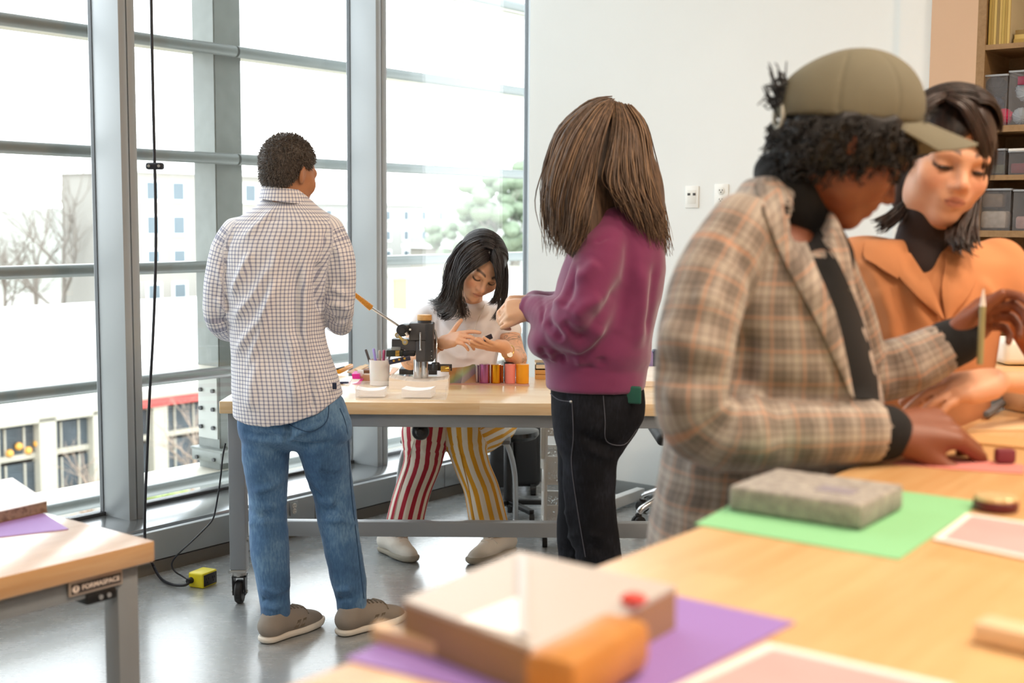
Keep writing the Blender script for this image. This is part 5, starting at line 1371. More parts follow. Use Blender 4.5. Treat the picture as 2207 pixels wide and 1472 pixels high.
# ================================================================== MAN IN THE CHECKED SHIRT
YM = 4.30
man = thing('person', 'person in pale checked shirt and blue jeans standing with back to us at the workbench', 'person', (float(at(630, 1300, YM)[0]), YM, 0))
p = lambda px, py, r, dy=0.0: P4(px, py, YM+dy, r)
fm = math.radians(36); hm = Head(at(624, 373, YM+.02), rotm((math.sin(fm), math.cos(fm), -.20), roll=-.04), 1.0)
hp_ = hm.prims()
neck = Path([list(hm.w(0, -.02, -.03))+[.055], p(612, 440, 34, .0), p(608, 470, 40, .01)], k=.03)
arms = [Path([p(495, 520, 20), p(474, 605, 18), p(472, 690, 16, .02), p(520, 712, 17, .14), p(575, 700, 15, .30)], k=.02), Path([p(722, 510, 20), p(734, 590, 18), p(735, 668, 16, .02), p(738, 700, 17, .12), p(722, 690, 14, .3)], k=.02)]
torso = Rows([(at(0, py, YM)[2], at((a+b)/2, py, YM)[0], YM+.01, (b-a)/2*pxm(YM), th) for py, a, b, th in ((470, 555, 665, .06), (520, 510, 700, .08), (620, 520, 672, .085), (740, 525, 672, .08), (850, 525, 725, .09), (920, 530, 735, .09), (950, 540, 725, .08))])
legs = [Path([p(574, 900, 40), p(577, 1060, 20, .02), p(581, 1200, 18, -.01), p(592, 1330, 15, -.02)], k=.03), Path([p(692, 900, 40), p(718, 1060, 20, .05), p(742, 1200, 18, .04), p(757, 1315, 15, .06)], k=.03)]
hands_m = hand(at(590, 697, YM+.36), (.55, .8, 0), (0, .2, 1), -1, sc=1.0) + hand(at(718, 692, YM+.36), (-.7, .7, .1), (0, 0, 1), 1)
hr_cut = lambda q: q
tm = hm.tint('#ab7854', '#8a5046', '#2b211c', '#a8603f')
sdf_mesh('body', hp_+[neck]+arms+[torso]+legs+hands_m, .0045, M_['skin'], man, col=tm, uv=False)
# short dark hair with grey
def short_hair(V): pass
def hairpost(F, G):
    q = hm.loc(G); x, y, z = q[..., 0], q[..., 1], q[..., 2]; ax = np.abs(x)
    lim = np.interp(y, [-.12, -.06, -.035, -.02, .012, .03, .055, .08], [-.062, -.062, -.040, .020, .022, .020, .062, .075])
    return np.maximum(F, (lim-z)*.8*hm.s)
hs = [hm.e((0, -.016, .036), (.081, .103, .0945), .01), hm.e((0, -.045, -.02), (.066, .058, .06), .03)]
hmat = hair_mat('short_dark_hair', '#1b1715', '#554a41', .5, 260)
V, Q = surfnet(hs, .004, post=hairpost); V = relax(V, Q, 1); N = normals(V, Q); V = V+N*(.0022*vnoise(V, 420, 1))[:, None]
hair_m = raw_mesh('hair', V, Q, hmat, man)
rs = np.random.RandomState(3); cur = []
q = hm.loc(V); up = np.array(hm.R[:, 2]); back = -np.array(hm.R[:, 1])
for i in rs.choice(len(V), 5200):
    d = N[i]*.55+hm.R@np.array([q[i, 0]*1.2, (q[i, 1]-.02)*1.5, -.5+q[i, 2]*1.5])+rs.normal(size=3)*.18; d /= np.linalg.norm(d); L = rs.uniform(.006, .0115)
    cur.append([[*(V[i]-N[i]*.001), .0011], [*(V[i]+d*L*.6), .0009], [*(V[i]+d*L+N[i]*-.001), .0003]])
strands('hair_tuft', cur, hair_mat('short_hair_tips', '#26211d', '#8d8074', .5, 500), hair_m, 3)
# shirt
k = NT('checked_shirt'); u = cuv(k)
def grid(sock, per, w):
    f = k.math('ABSOLUTE', k.math('SUBTRACT', k.math('FRACT', k.math('DIVIDE', sock, per)), .5))
    return k.math('SMOOTH_MIN', k.math('MULTIPLY', k.math('LESS_THAN', f, w), 1.0), 1.0, .01) if False else k.math('LESS_THAN', f, w)
gx, gz = grid(u[0], .0128, .17), grid(u[1], .0128, .15)
both = k.math('ADD', k.math('MULTIPLY', gx, .55), k.math('MULTIPLY', gz, .55))
k.l(k.ramp(both, [(0, rgba('#f1eeee')), (.5, rgba('#bfbfcd')), (1, rgba('#7f8299'))]), k.b.inputs['Base Color']); k.b.inputs['Roughness'].default_value = .75
k.b.inputs['Sheen Weight'].default_value = .1; weave(k, .1)
shirt_m = k.m
rows = []
for py, a, b, th in ((424, 566, 668, .055), (440, 552, 682, .075), (458, 524, 708, .088), (485, 496, 732, .10), (520, 478, 735, .112), (570, 482, 716, .122), (630, 488, 702, .125), (700, 495, 699, .122), (760, 498, 712, .122), (800, 499, 725, .134), (850, 500, 739, .146), (915, 503, 745, .148)):
    rows.append((at(0, py, YM)[2], at((a+b)/2, py, YM)[0], YM+.01, (b-a)/2*pxm(YM), th))
tor = Rows(rows, n=2.3, k=.02, uvmode='wrap', rcap=.006)
sl = [Path([p(508, 500, 30), p(486, 540, 33), p(472, 610, 33), p(469, 680, 30, .01), p(486, 708, 27, .06), p(525, 712, 25, .16), p(575, 702, 22, .30)], k=.022, smooth=3),
      Path([p(712, 496, 30), p(728, 540, 33), p(734, 605, 33), p(733, 660, 31, .01), p(731, 692, 27, .07), p(735, 700, 24, .14), p(722, 694, 22, .28)], k=.022, smooth=3)]
def hem(F, G):
    x, y, z = G[..., 0], G[..., 1], G[..., 2]
    px = CX+FPX*(x/YM)
    zl = np.interp(px, [480, 505, 545, 590, 640, 690, 725, 745], [at(0, q, YM)[2] for q in (872, 893, 903, 904, 897, 878, 855, 838)])
    zl = np.where(y > YM+.06, zl+.02, zl)
    inner = -tor_in.sdf(G)                               # open the hem: hollow from below
    return np.maximum(F, zl-z)
tor_in = tor
folds = [([(505, 690), (545, 640), (590, 560)], .016, .010), ([(510, 760), (560, 690), (610, 590)], .016, .011), ([(500, 640), (520, 590), (545, 540)], .014, .008),
         ([(640, 560), (635, 660), (640, 760)], .018, -.010), ([(660, 560), (655, 680), (668, 800)], .016, .008), ([(600, 520), (585, 620), (560, 700)], .014, .006),
         ([(690, 560), (684, 610), (690, 680)], .014, -.016), ([(630, 700), (628, 800), (640, 880)], .02, .010), ([(560, 760), (545, 830), (540, 890)], .022, .007),
         ([(692, 640), (720, 622), (752, 640)], .012, .007), ([(695, 670), (725, 655), (758, 668)], .012, .008), ([(700, 700), (728, 690), (752, 690)], .010, -.008), ([(470, 560), (480, 620), (476, 690)], .012, .007),
         ([(462, 640), (482, 660), (496, 700)], .012, .008), ([(455, 690), (480, 690), (500, 712)], .010, -.007), ([(520, 480), (600, 474), (700, 478)], .006, -.003), ([(662, 800), (672, 840), (670, 890)], .012, -.009), ([(600, 440), (560, 480), (520, 520)], .015, .005),
         ([(718, 470), (700, 510), (692, 570)], .006, -.006), ([(505, 500), (488, 545), (484, 600)], .006, -.005), ([(590, 620), (570, 700), (530, 800)], .014, .008), ([(720, 520), (740, 570), (748, 620)], .014, .005)]
folds = [(a_, b_, c_*1.6) for a_, b_, c_ in folds]
shirt = with_folds('shirt', [tor]+sl, .0055, shirt_m, man, folds, disp=lambda V, N: .0035*vnoise(V, 28, 2)+.0018*vnoise(V, 70, 5), post=hem)
# collar: folded band round the neck
cb = MB(); n = 30; R1 = []
cc = at(612, 425, YM+.0)
ringz = []
for i in range(n+1):
    a = math.radians(-205+ (230)*i/n + 60)
    ringz.append(a)
bm_ = cb.bm; prev = None
for i in range(n+1):
    a = -2.9+5.8*i/n                                     # opening faces forward
    ca, sa = math.sin(a), -math.cos(a)
    yawc = -.25
    dx, dy = ca*math.cos(yawc)-sa*math.sin(yawc), ca*math.sin(yawc)+sa*math.cos(yawc)
    tl = .010*ca
    pts = [(.067, .030), (.072, .034), (.079, .016), (.086, -.012), (.0835, -.014), (.074, .012)]
    row = [bm_.verts.new((cc[0]+dx*r, cc[1]+.01+dy*r*1.02, cc[2]+z-tl+.0)) for r, z in pts]
    if prev:
        for j in range(len(row)): bm_.faces.new((prev[j], prev[(j+1) % len(row)], row[(j+1) % len(row)], row[j]))
    prev = row
colm = cb.build('collar', None, shirt, world=True)
at_ = colm.data.attributes.new('cuv', 'FLOAT_VECTOR', 'POINT')
arr = np.array([[math.atan2(v.co.x+man.location.x-cc[0], -(v.co.y+man.location.y-cc[1]))*.08, v.co.z, 0] for v in colm.data.vertices], np.float32); at_.data.foreach_set('vector', arr.ravel())
colm.data.materials.append(shirt_m)
c_ = Vector(at(721, 832, YM-.085)); MB().box((0, 0, 0), (.014, .004, .022), bev=.001).build('side_tag', mat('tag_navy', '#26314d', .6), shirt).location = iv_ = (c_-Vector(man.location))
# jeans
jm = denim('blue_denim', '#2c4d72', '#476d94', '#7095b6')
jp = [Rows([(at(0, py, YM)[2], at((a+b)/2, py, YM)[0], YM+.005, (b-a)/2*pxm(YM), th) for py, a, b, th in ((846, 510, 736, .118), (880, 512, 748, .122), (915, 513, 757, .124), (938, 520, 757, .112), (956, 560, 725, .07), (966, 600, 665, .04))], n=2.3, k=.03, tagname=0),
      Path([p(572, 930, 53), p(572, 985, 50, .01), p(577, 1060, 42.5, .02), p(578, 1120, 42, .02), p(582, 1190, 42, .0), p(589, 1250, 38, -.01), p(592, 1290, 34, -.02), p(594, 1322, 33, -.03)], k=.02, smooth=3, tagname=1),
      Path([p(694, 930, 60), p(703, 985, 54, .02), p(718, 1060, 45, .05), p(727, 1120, 42.5, .05), p(740, 1190, 40, .05), p(751, 1250, 37, .05), p(757, 1285, 34, .05), p(759, 1312, 33, .05)], k=.02, smooth=3, tagname=2)]
jf = [([(535, 1075), (575, 1092), (618, 1080)], .012, .007), ([(536, 1100), (575, 1110), (620, 1125)], .012, -.008), ([(538, 1130), (580, 1125), (622, 1110)], .012, .006), ([(545, 1060), (580, 1050), (610, 1030)], .014, .006),
      ([(690, 1075), (725, 1085), (765, 1060)], .013, .008), ([(693, 1100), (730, 1100), (768, 1090)], .012, -.008), ([(695, 1120), (735, 1120), (770, 1130)], .012, .006), ([(672, 1050), (700, 1080), (740, 1090)], .012, -.006),
      ([(562, 1265), (595, 1278), (625, 1262)], .010, .008), ([(562, 1290), (595, 1298), (626, 1282)], .009, -.008), ([(562, 1305), (595, 1312), (625, 1300)], .009, .006), ([(725, 1270), (760, 1268), (788, 1250)], .010, .008), ([(728, 1290), (760, 1288), (790, 1275)], .009, -.007),
      ([(520, 925), (560, 940), (615, 945)], .014, -.006), ([(628, 940), (665, 925), (710, 905)], .012, .006), ([(622, 955), (660, 960), (720, 950)], .012, -.007), ([(618, 900), (621, 930), (620, 952)], .010, -.012), ([(640, 975), (680, 1000), (740, 1010)], .016, .005)]
jf = [(a_, b_, c_*2.0) for a_, b_, c_ in jf]
jeans = with_folds('jeans', jp+[Box(at(600, 1342, YM), (.4, .4, .0295), None, .002, .004, 's')], .0055, jm, man, jf, disp=lambda V, N: .003*vnoise(V, 26, 8)+.0015*vnoise(V, 75, 9))
jb = BVHTree.FromPolygons([tuple(v.co) for v in jeans.data.vertices], [tuple(q_.vertices) for q_ in jeans.data.polygons])
def on_mesh(bvh, root, px, py, lift=.001):
    o = Vector(CO)-Vector(root.location); d = Vector(ray(px, py)).normalized(); h = bvh.ray_cast(o, d)
    return (h[0]+h[1]*lift) if h[0] is not None else None
def seam(name, bvh, root, par, pts, r, m, sm=5):
    P = [on_mesh(bvh, root, *q) for q in catmull([np.array([a, b, 0.]) for a, b in pts], sm) for q in [(q[0], q[1])]]
    P = [q for q in P if q is not None]
    if len(P) > 1: return MB().tube(P, r, 6).build(name, m, par)
dk = mat('denim_seam', '#2c4a6b', .8)
seam('pocket_seam', jb, man, jeans, [(617, 903), (625, 915), (667, 930), (704, 907), (708, 858)], .0018, dk)
seam('pocket_seam', jb, man, jeans, [(514, 905), (525, 909), (530, 903)], .0018, dk)
seam('side_seam', jb, man, jeans, [(732, 880), (748, 930), (757, 1060), (771, 1180), (784, 1290)], .0015, dk)
tan_ = mat('shoe_taupe', '#8a8177', .8, bump=.15, bscale=500); solew = mat('sole_white', '#d9d3c8', .6); lace = mat('lace_taupe', '#6f6558', .8); stripe = mat('stripe_taupe', '#6e6252', .7)
shoe(man, atz(566, 1388), atz(689, 1345), .098, .105, (tan_, solew, lace, stripe), None)
a, b = atz(729, 1372), atz(868, 1335)
shoe(man, a, b, .098, .105, (tan_, solew, lace, stripe), None)
# ================================================================== SEATED WOMAN
YS = 5.36
sw = thing('person', 'person with long black hair in white tee and striped trousers, seated at the press', 'person', (float(at(985, 1180, 5.4)[0]), 5.4, 0))
p = lambda px, py, Y, r: P4(px, py, Y, r)
yw_, pt_ = math.radians(17), math.radians(32)
hd = Head(at(1035, 577, 5.17), rotm((math.sin(yw_)*math.cos(pt_), -math.cos(yw_)*math.cos(pt_), -math.sin(pt_)), roll=0.0)@np.array(Matrix.Rotation(R_(-20), 3, 'Y')), 1.06)
P = hd.prims(j=1.06)
P += [Path([list(hd.w(0, -.03, -.05))+[.047], p(1016, 672, 5.46, 23), p(1012, 705, 5.50, 30)], k=.03)]
tors = Rows([(at(0, py, YS+.1)[2], at((a+b)/2, py, YS+.1)[0], YS+.11, (b-a)/2*pxm(YS+.1), th) for py, a, b, th in ((655, 985, 1045, .06), (675, 925, 1085, .075), (720, 935, 1075, .085), (790, 945, 1066, .085), (860, 935, 1080, .1), (905, 930, 1085, .1))])
P += [tors]
# her right arm (left in the picture): elbow on the bench behind the press, forearm to the raised hand
P += [Path([p(910, 690, 5.46, 24), p(893, 735, 5.40, 22), p(885, 775, 5.30, 20)], k=.02), Path([p(885, 776, 5.30, 19.5), p(915, 762, 5.22, 18.5), p(942, 744, 5.16, 14.5), p(956, 737, 5.14, 13.5)], k=.02)]
# her left arm
P += [Path([p(1083, 695, 5.46, 23), p(1102, 730, 5.42, 22), p(1114, 772, 5.32, 20)], k=.02), Path([p(1114, 773, 5.32, 19.5), p(1106, 772, 5.25, 18), p(1094, 757, 5.17, 14), p(1086, 748, 5.14, 13)], k=.02)]
wr = at(956, 737, 5.14); wl = at(1087, 748, 5.14)
# right hand: back up, fingers to the right, thumb raised
P += hand(wr, at(1012, 722, 5.08)-wr, (-.15, -.55, .8), -1, sc=.93, curls=[(.15, .25, .2), (.45, .6, .4), (.6, .7, .4), (.5, .7, .4)], thumb=(.75, .55, .35), tcurl=.15)
# left hand: palm up, fingers curled under the black piece
P += hand(wl, at(1044, 742, 5.07)-wl, (.1, -.45, -.85), -1, sc=.92, curls=[(.02, .12, .1), (.05, .14, .12), (.08, .16, .15), (.12, .2, .15)], thumb=(.3, .85, -.5), tcurl=.2, spread=.03)
P += [Path([p(1058, 905, 5.85, 40), p(1004, 938, 5.45, 32)], k=.03), Path([p(1004, 938, 5.45, 30), p(1030, 1060, 5.42, 24), p(1060, 1165, 5.42, 14)], k=.03), Path([p(945, 905, 5.85, 40), p(918, 938, 5.45, 32)], k=.03), Path([p(918, 938, 5.45, 30), p(892, 1060, 5.42, 24), p(862, 1165, 5.42, 14)], k=.03)]
base_t = hd.tint('#e2b190', '#c07a69', '#2a1c18', '#dd937a', browz=.022)
def tint_sw(V):
    C = base_t(V)
    a = V@CM.T[:, :]; cam_ = (V-CO)@CM.T; px = CX+FPX*cam_[:, 0]/cam_[:, 2]; py = CY+FPX*cam_[:, 1]/cam_[:, 2]
    el = np.array(at(1114, 772, 5.32)); er = np.array(at(887, 772, 5.30)); hx = V[:, 2]
    # inked sleeves: winding dark lines on both upper arms and elbows
    m = np.zeros(len(V))
    for c, w in ((np.array(at(1108, 735, 5.4)), .06), (np.array(at(1115, 772, 5.3)), .05), (np.array(at(893, 735, 5.4)), .07), (np.array(at(895, 772, 5.28)), .05)):
        m = np.maximum(m, np.exp(-(np.linalg.norm(V-c, axis=1)/w)**4))
    ink = np.abs(np.sin(60*V[:, 0]+3*np.sin(90*V[:, 2])+2.2*np.sin(120*V[:, 1]))) ; ink = np.clip(1.5-ink*3.2, 0, 1)
    ink2 = np.clip(vnoise(V, 170, 4)*2.2-.2, 0, .6)
    w = np.clip(m*(ink*.75+ink2*.6), 0, .8)[:, None]
    return C*(1-w)+np.array(lin('#3c4a48'))*w
sdf_mesh('body', P, .0032, M_['skin'], sw, col=tint_sw, uv=False, smooth=1)
# tee
tee_m = mat('white_tee', '#ece8ea', .85, bump=.05, bscale=900, sheen=.1)
YT = YS+.1
tr_ = Rows([(at(0, py, YT)[2], at((a+b)/2, py, YT)[0], YT+.01, (b-a)/2*pxm(YT), th) for py, a, b, th in ((640, 982, 1048, .07), (655, 955, 1070, .085), (664, 935, 1078, .092), (680, 915, 1090, .10), (705, 925, 1085, .115), (740, 937, 1077, .118), (790, 942, 1070, .118), (850, 936, 1078, .125), (900, 930, 1085, .13))], n=2.3, k=.02, rcap=.008)
sl = [Path([p(940, 672, YT, 27), p(915, 688, YT-.01, 29), p(904, 706, YT-.025, 28.5)], k=.02), Path([p(1070, 676, YT, 26), p(1090, 694, YT-.01, 28), p(1098, 712, YT-.02, 27)], k=.02)]
cuts = [Path([p(1013, 612, 5.36, 27), p(1013, 630, 5.37, 28)], k=.008, op='s')]
tf = [([(950, 690), (975, 720), (1000, 735)], .014, .006), ([(1085, 700), (1060, 730), (1035, 745)], .014, .006), ([(945, 740), (985, 770), (1040, 775)], .016, .007), ([(1075, 740), (1040, 765), (1000, 790)], .016, -.006), ([(925, 670), (945, 700), (950, 740)], .012, -.007), ([(905, 675), (912, 690), (915, 705)], .010, .005), ([(930, 660), (940, 690), (935, 720)], .010, .006), ([(1000, 690), (1010, 730), (1005, 780)], .015, .005)]
tee = with_folds('tee_shirt', [tr_, Ell(at(1013, 666, 5.37), (.085, .06, .045), k=.03)]+sl+cuts, .0045, tee_m, sw, tf, disp=lambda V, N: .0025*vnoise(V, 40, 3))
# striped trousers
k = NT('striped_trousers'); u = cuv(k)
f = k.math('FRACT', k.math('DIVIDE', k.math('ADD', u[0], 5.005), .044)); st = k.math('LESS_THAN', f, .47)
side = k.math('GREATER_THAN', u[2], 1.5)
colr = k.mix(side, rgba('#a91f33'), rgba('#e0a021')); k.l(k.mix(st, rgba('#e9e0d0'), colr), k.b.inputs['Base Color']); k.b.inputs['Roughness'].default_value = .85; weave(k, .15)
tp = [Path([p(945, 898, 5.86, 60), p(925, 918, 5.60, 57), p(916, 940, 5.46, 50)], k=.02, tagname=1), Path([p(917, 935, 5.45, 51), p(915, 960, 5.42, 47), p(910, 1000, 5.41, 41), p(892, 1050, 5.40, 39.5), p(878, 1100, 5.38, 40.5), p(868, 1150, 5.37, 42)], k=.02, smooth=3, tagname=1),
      Path([p(1060, 905, 5.86, 58), p(1035, 925, 5.60, 54), p(1008, 940, 5.46, 48)], k=.02, tagname=2), Path([p(1003, 935, 5.45, 46), p(1006, 965, 5.42, 42), p(1020, 1010, 5.41, 38.5), p(1036, 1050, 5.40, 39), p(1048, 1100, 5.38, 41), p(1060, 1150, 5.37, 42)], k=.02, smooth=3, tagname=2),
      Ell(at(1000, 900, 5.9), (.19, .16, .10), k=.04, tagname=1)]
trf = [([(885, 955), (905, 962), (945, 950)], .012, .006), ([(880, 975), (910, 985), (955, 980)], .014, -.007), ([(890, 1010), (915, 1010), (935, 1000)], .012, .005), ([(1000, 950), (1025, 962), (1050, 955)], .012, .006), ([(985, 985), (1015, 985), (1050, 975)], .014, -.007), ([(880, 1040), (876, 1090), (868, 1135)], .012, .004), ([(1035, 1040), (1050, 1090), (1058, 1135)], .012, -.004), ([(1010, 1040), (1030, 1090), (1040, 1135)], .012, .004)]
trs = with_folds('trousers', tp+[Box(at(965, 1172, 5.38), (.5, .4, .058), None, .002, .004, 's')], .005, k.m, sw, trf, disp=lambda V, N: .002*vnoise(V, 30, 6))
tb = BVHTree.FromPolygons([tuple(v.co) for v in trs.data.vertices], [tuple(q_.vertices) for q_ in trs.data.polygons])
seam('side_seam', tb, sw, trs, [(893, 950), (878, 1000), (862, 1060), (846, 1130)], .0013, mat('seam_cream', '#cfc5b3', .8))
seam('side_seam', tb, sw, trs, [(985, 940), (995, 990), (1012, 1060), (1024, 1138)], .0022, mat('seam_gold', '#d59a2a', .8))
canv = mat('canvas_cream', '#efe9de', .85, bump=.15, bscale=600); sol2 = mat('sole_cream', '#b5ad9d', .7, var=.12, vscale=30); lc = mat('lace_white', '#efeae2', .8)
shoe(sw, atz(824, 1186), atz(893, 1214), .094, .115, (canv, sol2, lc, canv), None, style='plain')
shoe(sw, atz(1106, 1186), atz(1012, 1219), .094, .115, (canv, sol2, lc, canv), None, style='plain')
# bracelet, watch, ring, held piece
def ring_at(name, a, b, r, th, m, par, t=.5):
    a, b = np.array(a), np.array(b); d = Vector(b-a).normalized(); c = a*(1-t)+b*t
    return MB().torus(tuple(c), r, th, d.to_track_quat('Z', 'Y').to_matrix(), 36, 10).build(name, m, par, world=True)
ring_at('bracelet', at(944, 743, 5.155), at(950, 740, 5.15), .0285, .0022, mat('copper', '#b4713f', .3, metal=.9), sw)
ring_at('watch_strap', at(1097, 760, 5.185), at(1092, 755, 5.17), .0285, .0028, mat('gold', '#d3a95a', .25, metal=.9), sw)
c = np.array(at(1098, 765, 5.145)); MB().cyl(c, c+np.array([.002, -.007, .003]), .0125, 24, bev=.001).build('watch_case', mat('watch_face', '#f4efe6', .3), sw, world=True)
MB().torus(tuple(c+np.array([.001, -.005, .002])), .0125, .0016, Vector((.002, -.007, .003)).to_track_quat('Z', 'Y').to_matrix(), 28, 8).build('watch_bezel', mat('gold', '#d3a95a', .25, metal=.9), sw, world=True)
a, b = Vector(at(1042, 732, 5.065)), Vector(at(1061, 724, 5.065))
hl = single('black_case', MB().bar((0, 0, 0), b-a, .03, .008, bev=.003, up=(0, -.5, 1)), mat('case_gloss', '#1d1a24', .25), 'small black case held between the fingers of the seated woman', 'case', a)
# necklace
nk = [at(1026, 652, 5.30), at(1034, 672, 5.30), at(1030, 700, 5.315), at(1020, 725, 5.325)]
MB().tube([Vector(q) for q in catmull([at(1045, 655, 5.33), at(1040, 668, 5.315), at(1030, 690, 5.31), at(1018, 722, 5.31)], 5)], .001, 6).build('necklace', mat('silver_chain', '#c6b9a4', .3, metal=.8), sw, world=True)
# ------------------------------------------------------------------ long black hair
hb_m = hair_mat('black_hair', '#0d0b0c', '#3a3435', .34, 120)  # greyer streaks paint the sheen of the hair into its colour
def hairshell(F, G):
    q = hd.loc(G); x, y, z = q[..., 0], q[..., 1], q[..., 2]
    face = np.maximum(np.maximum(-(y-.02), (z-.088+.9*np.abs(x-.012))), np.abs(x)-.088)   # keep-out wedge over the face (negative inside)
    return np.maximum(F, -face*.7)
hsP = [hd.e((0, -.016, .038), (.086, .108, .100), .01), hd.e((0, -.055, -.03), (.082, .062, .10), .03)]
V, Q = surfnet(hsP, .004, post=hairshell); V = relax(V, Q, 2); N = normals(V, Q); V = V+N*(.0025*vnoise(V, 120, 1))[:, None]
hair_s = raw_mesh('hair', V, Q, hb_m, sw)
rs = np.random.RandomState(11); cur = []
def lock_group(guides, n, r0, jit, taper=1.0, curl=0.0, seedo=0):
    """guides: lists of (px,py,Y); strands are random blends of neighbouring guides"""
    G = []
    for g in guides:
        c = np.array(catmull([np.array(at(*q)) for q in g], 6)); 
        t = np.linspace(0, 1, len(c)); tt = np.linspace(0, 1, 20); G.append(np.stack([np.interp(tt, t, c[:, j]) for j in range(3)], 1))
    for i in range(n):
        a = rs.uniform(0, len(G)-1); j = int(a); f = a-j; c = G[j]*(1-f)+G[min(j+1, len(G)-1)]*f
        tt = np.linspace(0, 1, 20); o = rs.normal(size=3)*jit
        end = rs.uniform(.82, 1.0); c = c+o*(.35+.65*tt)[:, None]
        ph = rs.uniform(0, 6.28); c = c+curl*np.stack([np.sin(tt*9+ph), np.cos(tt*8+ph), .3*np.sin(tt*10+ph)], 1)*(tt**1.5)[:, None]
        m = max(6, int(20*end)); c = c[:m]; s = np.linspace(0, 1, m)
        rr = r0*rs.uniform(.6, 1.2)*np.clip(1.15-s**2.2*taper, .12, 1)*np.clip(.5+s*6, 0, 1)
        cur.append(np.concatenate([c, rr[:, None]], 1))
# left fall (from the part over her right side, out over the shoulder)
lock_group([[(1052, 519, 5.14), (1020, 520, 5.08), (990, 548, 5.06), (975, 600, 5.07), (968, 640, 5.12), (955, 665, 5.2)],
            [(1053, 530, 5.10), (1030, 538, 5.04), (1000, 565, 5.03), (988, 610, 5.05), (982, 650, 5.11), (965, 685, 5.2)],
            [(1054, 548, 5.07), (1040, 556, 5.03), (1012, 578, 5.01), (994, 605, 5.03), (990, 645, 5.08), (1000, 680, 5.18), (985, 688, 5.22)],
            [(1055, 560, 5.06), (1045, 566, 5.03), (1018, 582, 5.01), (996, 600, 5.03), (988, 630, 5.07), (994, 665, 5.14), (1012, 690, 5.22)]], 520, .0017, .007, curl=.007)
lock_group([[(1050, 514, 5.2), (1010, 518, 5.14), (972, 560, 5.14), (964, 610, 5.17), (945, 642, 5.25), (920, 645, 5.34)],
            [(1050, 514, 5.22), (1000, 525, 5.18), (966, 575, 5.17), (962, 620, 5.2), (965, 650, 5.26), (940, 662, 5.34)],
            [(1048, 514, 5.24), (995, 535, 5.2), (965, 590, 5.2), (970, 640, 5.22), (975, 675, 5.3), (955, 690, 5.34)]], 420, .0017, .008, curl=.014)
# right fall
lock_group([[(1054, 519, 5.14), (1072, 530, 5.09), (1082, 560, 5.09), (1083, 600, 5.1), (1079, 640, 5.12), (1074, 660, 5.16)],
            [(1055, 535, 5.09), (1066, 548, 5.05), (1074, 580, 5.05), (1076, 615, 5.06), (1068, 645, 5.1), (1058, 658, 5.17)],
            [(1056, 560, 5.06), (1064, 572, 5.04), (1071, 598, 5.04), (1073, 625, 5.06), (1060, 650, 5.1), (1050, 655, 5.16)]], 380, .0017, .005, curl=.005)
lock_group([[(1056, 516, 5.2), (1080, 535, 5.17), (1089, 580, 5.17), (1088, 630, 5.18), (1080, 665, 5.22), (1066, 690, 5.26)],
            [(1056, 516, 5.24), (1082, 545, 5.22), (1090, 595, 5.21), (1084, 650, 5.23), (1070, 680, 5.26), (1060, 690, 5.28)]], 260, .0017, .006, curl=.006)
# crown
lock_group([[(1050, 513, 5.24), (1010, 512, 5.22), (975, 545, 5.25), (968, 600, 5.3), (975, 640, 5.36)], [(1056, 513, 5.25), (1075, 525, 5.28), (1085, 570, 5.32), (1080, 630, 5.36)]], 160, .0018, .006)
lock_group([[(1048, 517, 5.10), (1052, 509, 5.16), (1054, 510, 5.24), (1050, 530, 5.30), (1045, 580, 5.33)], [(1042, 519, 5.10), (1030, 508, 5.18), (1015, 513, 5.26), (1005, 550, 5.32)], [(1060, 521, 5.11), (1068, 513, 5.18), (1072, 520, 5.26), (1074, 560, 5.32)]], 220, .0018, .006)
# curling ends over the shoulder
lock_group([[(972, 610, 5.15), (958, 640, 5.22), (938, 648, 5.30), (922, 640, 5.36), (908, 644, 5.40)], [(975, 630, 5.15), (965, 662, 5.24), (945, 672, 5.32), (955, 684, 5.33), (968, 676, 5.32)], [(985, 640, 5.13), (985, 672, 5.22), (968, 690, 5.29), (958, 680, 5.30), (968, 668, 5.28)]], 130, .0014, .008, curl=.012)
# loose wisps
lock_group([[(985, 640, 5.12), (990, 680, 5.2), (975, 690, 5.23), (950, 682, 5.25), (957, 670, 5.25)], [(985, 640, 5.12), (1000, 672, 5.16), (992, 690, 5.2)], [(1000, 640, 5.1), (1008, 670, 5.18), (1012, 688, 5.25)]], 26, .0011, .006, curl=.012)
lock_group([[(975, 575, 5.12), (960, 605, 5.14), (953, 590, 5.15)], [(968, 600, 5.15), (950, 625, 5.2), (944, 615, 5.2)]], 8, .0008, .004)
lock_group([[(1074, 640, 5.12), (1072, 670, 5.2), (1060, 692, 5.24)], [(1078, 650, 5.12), (1076, 680, 5.2), (1070, 690, 5.24)]], 18, .001, .004, curl=.006)
crown_strands(hd, cur, rs, 700, .0017, x0=.014)
strands('hair_lock', cur, hb_m, hair_s, 5)
c = hd.w(.083, -.005, -.045); MB().torus((c[0]-.0, c[1]-.01, c[2]-.03), .017, .0018, Matrix.Rotation(R_(90), 3, 'Y') , 28, 8).build('earring', mat('gold', '#d3a95a', .25, metal=.9), sw, world=True)
